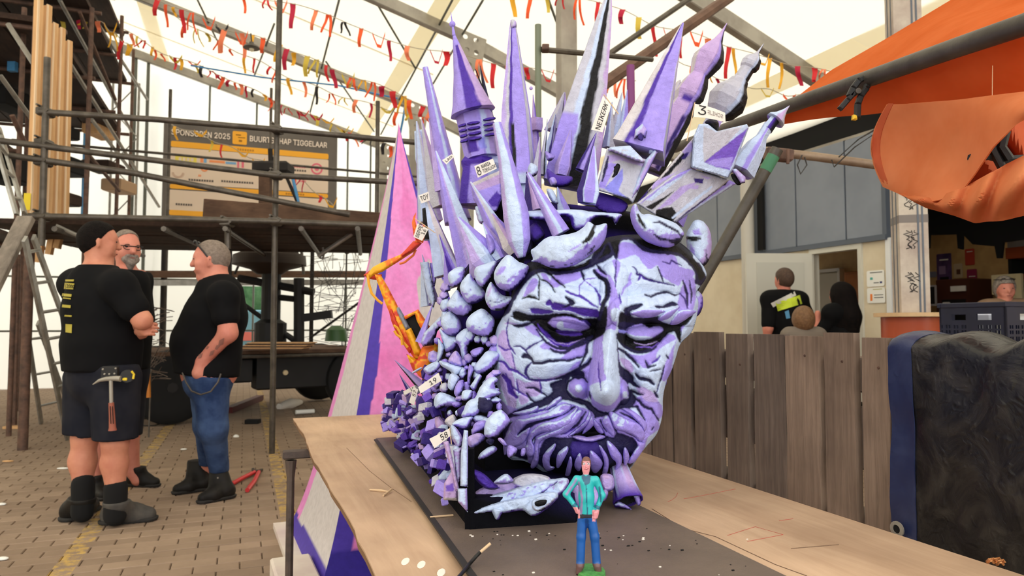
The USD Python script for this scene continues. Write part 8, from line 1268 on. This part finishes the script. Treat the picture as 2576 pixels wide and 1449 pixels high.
def spectacles(t, R, lens=True, up=0.0, fwd=.0, m=M_GLASS, s=1.12):
    P = [R(-.085, .0 + fwd, .018 + up), R(-.07, .09 + fwd, .018 + up), R(0, .112 + fwd, .016 + up), R(.07, .09 + fwd, .018 + up), R(.085, .0 + fwd, .018 + up)]
    g = put(t, 'spectacles', tube(P, .0035, 6), m)
    for sx in (-1, 1): put(g, 'lens_rim', tube([R(sx * .034 + .024 * math.cos(a), .103 + fwd - .006 * abs(math.cos(a)), .010 + up + .017 * math.sin(a)) for a in np.linspace(0, 6.3, 16)], .0025, 5), m)
spectacles(t2, R2)
sf2 = csdf(sh2, .04)
for q in ([(325,722),(332,722),(332,727),(325,727)], [(333,722),(340,724),(340,733),(333,731)], [(342,738),(356,740),(355,752),(342,750)]): decal(t2, sf2, q, 4.5, M_PRINTW)
# --- man 3: grey crew cut in profile, hand in jeans pocket
Y3 = 4.68; s3L, s3R = Q(563, 745, 4.52), Q(540, 740, 4.86); e3L, w3L = Q(574, 838, 4.48), Q(510, 908, 4.52)
torso3 = [(Q(548, 740, Y3), Q(535, 800, Y3), .135, .165), (Q(535, 800, Y3), Q(508, 860, Y3), .175, .175), (Q(512, 860, Y3), Q(517, 935, Y3), .175, .155), (Q(550, 850, Y3), Q(545, 930, Y3), .14, .14), (s3L, s3R, .085, .085), (Q(548, 700, Y3), Q(540, 660, Y3), .072, .068), (Q(560, 745, Y3), Q(572, 800, Y3), .12, .12)]
arms3 = [(s3L, e3L, .070, .056), (e3L, w3L, .054, .038), (s3R, Q(556, 830, 4.95), .068, .054), (Q(556, 830, 4.95), Q(500, 900, 4.92), .05, .036), (w3L, Q(497, 938, 4.50), .040, .036)]
g3a, g3b = on(548, 1250), on(492, 1228); k3a, k3b = Q(536, 1075, 4.62), Q(524, 1070, 4.80)
an3a, an3b = Q(552, 1185, g3a[1]), Q(525, 1175, g3b[1]); legs3 = [(Q(530, 940, 4.60), k3a, .108, .078), (Q(520, 940, 4.78), k3b, .108, .078), (k3a, an3a, .072, .05), (k3b, an3b, .072, .05), (an3a, g3a + [0, 0, .05], .05, .042), (an3b, g3b + [0, 0, .05], .05, .042)]
z3 = lambda py: at(530, py, Y3)[2]; sh3 = grow(torso3[:5] + torso3[6:], .014) + [(s3L, s3L + (e3L - s3L) * .55, .086, .084), (s3R, s3R + (Q(556, 830, 4.95) - s3R) * .55, .086, .084), (Q(512, 870, Y3), Q(516, 935, Y3), .192, .190), (Q(530, 930, 4.62), Q(525, 935, 4.76), .13, .13)]
t3, f3, R3, HA3 = person('grey crew-cut man in black shirt and blue jeans in profile, hand in pocket', on(530, 1245), torso3 + arms3 + legs3, M_SKINP, Q(532, 657, Y3), (-.985, -.17, -.02), [('shirt', sh3, M_TEE, lambda p: np.maximum(p[:, 2] - z3(700) - .35 * (p[:, 0] - Q(545, 0, Y3)[0]), z3(938) - p[:, 2] - .10 * (p[:, 0] - Q(500, 0, Y3)[0])), .04),
 ('jeans', grow(legs3[:4], .014) + [(Q(520, 905, Y3), Q(524, 955, Y3), .165, .16)], M_JEAN, lambda p: np.maximum(p[:, 2] - z3(936) + .10 * (p[:, 0] - Q(500, 0, Y3)[0]), .17 - p[:, 2]), .045)], 1.10, hair=(M_HAIRG, .085, -.01, .006))
boot(t3, on(590, 1250) , on(494, 1270), M_BOOT, 0, .20, .05, g3a); boot(t3, on(535, 1230), on(430, 1246), M_BOOT, 0, .20, .05, g3b)
g3 = put(t3, 'sunglasses', tube([R3(-.088, -.012, .0), R3(-.082, .03, .055), R3(-.06, .075, .108), R3(0, .09, .118), R3(.06, .075, .108), R3(.082, .03, .055), R3(.088, -.012, .0)], .0055, 6), M_GLASS, smooth=60)
for sx in (-1, 1): put(g3, 'lens', ellip(R3(sx * .038, .084, .112), (.032, .012, .016), 8, HA3), M_GLASS)
put(t3, 'key_chain', tube([Q(459, 938, 4.50), Q(468, 962, 4.47), Q(482, 984, 4.45), Q(505, 993, 4.44), Q(530, 985, 4.44), Q(548, 962, 4.45), Q(556, 940, 4.46)], .006, 6), M_STEEL, smooth=60)
af = csdf(arms3, .035); M_TATT = mat('tattoo_ink', (146, 98, 86), .7)
for q in ([(541,790),(549,790),(549,806),(541,808)], [(556,798),(560,798),(560,808),(555,808)], [(572,796),(577,798),(578,808),(571,808)], [(549,805),(578,806),(578,809),(549,809)], [(552,856),(564,850),(562,866),(548,872)], [(516,868),(526,872),(520,878),(514,874)], [(545,868),(556,868),(546,880),(540,878)], [(500,892),(510,888),(506,900),(498,902)], [(530,884),(540,880),(536,892),(526,896)]): decal(t3, af, q, 4.1, M_TATT, 'tattoo', 4, .003)
for i, (x, y) in enumerate(((551,1206),(549,1218),(543,1228),(538,1236))): put(t3, 'eyelet', ball(on(x, 1255) * [1, 1, 0] + [0, 0, at(x, y, on(x, 1262)[1])[2]] - [0, .028, 0], .006, 6), M_ALU)
# --- group behind the fence
def simple(label, X, Y, topy, hsc, hf, garm, hair, skin=M_SKIN, wd=.20, arms=None, sit=0.0, hair_extra=None, hoff=(0, 0)):
    ht = at(X, topy, Y)[2]; c = np.array([at(X, 815, Y)[0], Y, 0]); f = norm(np.array([hf[0], hf[1], 0])); r = np.array([f[1], -f[0], 0]); P = lambda a, b, z: c + r * a + f * b + np.array([0, 0, z])
    k = ht / 1.75; hc = P(hoff[0], hoff[1], ht - .125 * hsc); B = [(P(0, 0, 1.38 * k), P(0, 0, 1.15 * k), .13 * k * wd / .2, .145 * k * wd / .2), (P(0, 0, 1.15 * k), P(0, 0, .95 * k), .145 * k, .15 * k), (P(-wd * k, 0, 1.42 * k), P(wd * k, 0, 1.42 * k), .075 * k, .075 * k), (P(0, 0, 1.45 * k), hc, .06 * k, .06 * k), (P(-wd * .75 * k, 0, 1.42 * k), P(wd * .75 * k, 0, 1.42 * k), .09 * k, .09 * k)]
    A_ = arms(P, k) if arms else [[(P(s * wd * k, 0, 1.42 * k), P(s * (wd + .06) * k, -.02, 1.12 * k), .06 * k, .046 * k), (P(s * (wd + .06) * k, -.02, 1.12 * k), P(s * (wd + .07) * k, .05, .86 * k), .043 * k, .032 * k)] for s in (-1, 1)]
    L_ = [x for s in (-1, 1) for x in ((P(s * .09 * k, 0, .93 * k), P(s * .10 * k, .01, .50 * k), .095 * k, .062 * k), (P(s * .10 * k, .01, .50 * k), P(s * .10 * k, 0, .09 * k), .06 * k, .042 * k), (P(s * .10 * k, 0, .06), P(s * .10 * k, .16 * k, .045), .045 * k, .036 * k))]
    sh = grow(B[:3] + B[4:], .014) + [(a[0][0], a[0][0] + (a[0][1] - a[0][0]) * garm[1], a[0][2] + .014, a[0][3] + .02) for a in A_]
    t, fn, R, A = person(label, c, B + [x for a in A_ for x in a] + L_, skin, hc, hf, [('shirt', sh, garm[0], lambda p: np.maximum(p[:, 2] - 1.53 * k, .92 * k - p[:, 2]), .04), ('trousers', grow([x for i, x in enumerate(L_) if i % 3 < 2], .014) + [(P(0, 0, .96 * k), P(0, 0, .9 * k), .15 * k, .145 * k)], garm[2], lambda p: np.maximum(p[:, 2] - .97 * k, .08 - p[:, 2]), .04)], hsc, .017, hair)
    for s in (-1, 1): put(t, 'shoe', ellip(P(s * .10 * k, .05, .045), (.05, .13, .045), 8, np.array([r, f, [0, 0, 1]])), M_BOOT, smooth=True)
    return t, fn, R, A, P, k, csdf(sh, .04)
def arms_r1(P, k): return [[(P(-.21 * k, 0, 1.42 * k), P(-.25 * k, -.02, 1.12 * k), .062 * k, .05 * k), (P(-.25 * k, -.02, 1.12 * k), P(-.25 * k, .04, .86 * k), .046 * k, .034 * k)], [(P(.21 * k, 0, 1.42 * k), P(.34 * k, .02, 1.26 * k), .062 * k, .05 * k), (P(.34 * k, .02, 1.26 * k), P(.42 * k, -.14, 1.16 * k), .048 * k, .036 * k)]]
r1 = simple('man with short brown hair and neon patch on his shirt by the open door', 1975, 7.5, 676, 1.0, (-.38, .92, 0), (M_TEE, .85, M_SHORT), (M_HAIRB, .07, -.055, .012), M_SKINP, .215, arms_r1)
decal(r1[0], r1[6], [(1939,763),(1999,733),(2003,743),(1945,773)], 6.6, M_PRINTW); decal(r1[0], r1[6], [(1951,762),(2012,742),(2018,764),(1957,783)], 6.6, M_NEON); decal(r1[0], r1[6], [(1974,784),(1984,780),(1988,800),(1978,802)], 6.6, mat('print_blue', (80, 140, 180), .7)); dtext(r1[0], r1[6], 'zundert', [(1966,806),(1990,802),(1990,812),(1966,816)], 6.6, mat('print_teal', (60, 100, 110), .7)) if False else None
def arms_r2(P, k): return [[(P(-.17 * k, 0, 1.40 * k), P(-.24 * k, .12, 1.16 * k), .055 * k, .045 * k), (P(-.24 * k, .12, 1.16 * k), P(-.16 * k, .16, 1.42 * k), .042 * k, .032 * k)], [(P(.17 * k, 0, 1.40 * k), P(.22 * k, 0, 1.12 * k), .055 * k, .045 * k), (P(.22 * k, 0, 1.12 * k), P(.2 * k, .1, .9 * k), .042 * k, .032 * k)]]
r2 = simple('woman with long black hair and the number 2000 on her black shirt, behind the fence', 2116, 7.0, 712, 1.0, (-.55, .83, 0), (M_TEE, .8, M_SHORT), None, M_SKINP, .20, arms_r2)
R = r2[2]; put(r2[0], 'hair', surface_net(lambda p: smin(np.maximum(esdf(p, R(0, -.012, .02), np.array([.10, .118, .122]), r2[3]), (p - R(0, .072, 0)) @ r2[3][1]), csdf([(R(0, -.05, .0), R(.0, -.075, -.22), .10, .12), (R(0, -.075, -.22), R(.0, -.08, -.34), .12, .10), (R(.07, .01, -.02), R(.08, -.03, -.3), .05, .06), (R(-.07, .0, -.02), R(-.08, -.03, -.3), .05, .06)], .04)(p), .04), R(0, -.05, -.15) - [.3, .3, .33], R(0, -.05, -.15) + [.3, .3, .32], .014), M_HAIRK, smooth=True)
decal(r2[0], r2[6], [(2110,815),(2158,818),(2160,828),(2112,826)], 6.2, M_NEON, off=.012); decal(r2[0], r2[6], [(2116,831),(2168,832),(2168,852),(2116,852)], 6.2, M_NEON, off=.012); dtext(r2[0], r2[6], '2000', [(2121,835),(2163,836),(2163,849),(2121,849)], 6.2, M_BLACK, off=.016)
r3 = simple('child with tousled blond-brown hair seen from behind, between the man and the woman', 2021, 6.3, 775, .98, (.1, 1, 0), (mat('child_shirt', (120, 110, 100), .9), .6, M_SHORT), (M_HAIRC, .04, -.075, .022), M_SKINP, .17)
r4 = simple('grey-haired woman in a beige jacket facing the camera behind the navy crates', 2530, 6.9, 698, 1.0, (-.25, -.97, 0), (mat('beige_jacket', (150, 122, 96), .9, (130, 104, 80), 8, bump=.2, bscale=30), .97, M_SHORT), (mat('ash_hair', (150, 140, 130), .7, (110, 100, 92), 60, bump=.4, bscale=140), .06, -.06, .018), M_SKINP, .19)
spectacles(r4[0], r4[2], up=.085, fwd=-.02, s=1.0); R = r4[2]; put(r4[0], 'blouse', ellip(r4[4](0, .115, 1.30 * r4[5]), (.05, .04, .12), 8, np.array([r4[3][0], r4[3][1], [0, 0, 1]])), mat('blouse_cream', (206, 180, 150), .8), smooth=True)
# ================================================================ bunting of rag ribbons
RC = [mat('ribbon_orange', (236, 88, 40), .7), mat('ribbon_red', (206, 36, 44), .7), mat('ribbon_yellow', (232, 170, 40), .7), mat('ribbon_crimson', (180, 24, 60), .7), mat('ribbon_salmon', (240, 130, 90), .7), mat('ribbon_black', (40, 36, 38), .7), mat('ribbon_olive', (206, 180, 70), .7)]
M_CORD = mat('bunting_cord', (170, 160, 140), .8)
BUNT = [([(225,25),(400,128),(560,190),(700,258),(880,330),(990,372)],11.8,46,'lowest bunting string, along the far gable over the banner',(14,32)),
 ([(380,-10),(560,70),(700,110),(850,180),(1010,236),(1120,300)],10.2,30,'bunting string along the rafter that ends left of the round tower',(22,62)),
 ([(600,-20),(840,38),(960,100),(1110,130),(1260,160),(1420,190),(1600,205)],7.6,24,'long bunting string passing behind the round tower roof and tall spires',(26,64)),
 ([(440,40),(560,110),(740,200),(900,255),(1080,300)],11.2,20,'bunting string with sparse loops left of the scaffold pole top',(16,46)),
 ([(1280,-40),(1500,0),(1640,60),(1780,95),(1900,140),(2100,185)],6.2,22,'bunting string crossing behind the onion towers to the orange canopy',(34,82)),
 ([(1700,150),(1830,205),(1980,238),(2130,250)],7.4,9,'short bunting string with pale ribbons above the grey cladding',(22,44)),
 ([(430,312),(520,345),(620,390),(750,445),(840,520)],12.9,12,'bunting string hanging in front of the sponsor banner',(16,44)),
 ([(150,20),(240,45),(330,120)],9.0,9,'bunting string between the left scaffold decks',(26,52))]
rb = random.Random(21)
for L, Y, n, lb, (h0, h1) in BUNT:
    L = np.array(L, float); d = np.r_[0, np.cumsum(np.hypot(*np.diff(L, axis=0).T))]; P = lambda s: np.array([np.interp(s * d[-1], d, L[:, j]) for j in (0, 1)])
    t = thing('bunting', lb, 'bunting', at(*P(.5), Y)); pts = [P(s) + [0, 4 * math.sin(s * 31)] for s in np.linspace(0, 1, 40)]; put(t, 'cord', tube([at(x, y, Y) for x, y in pts], .006 * Y / 10, 4), M_CORD)
    for k in range(n):
        s = min(.995, max(.005, (k + .5 + rb.uniform(-.35, .35)) / n)); x, y = P(s); y += 4 * math.sin(s * 31); h = rb.uniform(h0, h1); w = rb.uniform(7, 15) * (.75 + .35 * (h1 > 50)); m = RC[rb.choices(range(7), (6, 4, 4, 2, 3, 1, 2))[0]]; dx = rb.uniform(-8, 8); ph_ = rb.uniform(0, 6); kind = rb.random()
        def rib(x0, dx, h, w): return slab(np.array([[at(x0 + dx * u + (v - .5) * w * (1 - .35 * u) + 3 * math.sin(u * 4 + ph_), y + h * u, Y + .03 * math.sin(u * 5 + ph_) - .02 + (v - .5) * .03 * math.sin(u * 6 + ph_)) for v in (0, .5, 1)] for u in np.linspace(0, 1, 7)]), .004)
        if kind < .62: put(t, 'ribbon', rib(x, dx, h, w), m, smooth=60)
        elif kind < .82: put(t, 'ribbon', rib(x - 3, dx - 8, h * .8, w * .55), m, smooth=60); put(t, 'ribbon', rib(x + 3, dx + 9, h, w * .55), m, smooth=60)
        else:
            q = [(x, y), (x + 12, y + h * .5), (x + 22, y + h * .55), (x + 32, y)]; put(t, 'ribbon', slab(np.array([[at(*np.array([np.interp(u * 3, range(4), [a[j] for a in q]) for j in (0, 1)]) + [0, (v - .5) * w * .7], Y) for v in (0, 1)] for u in np.linspace(0, 1, 10)]), .004), m, smooth=60)
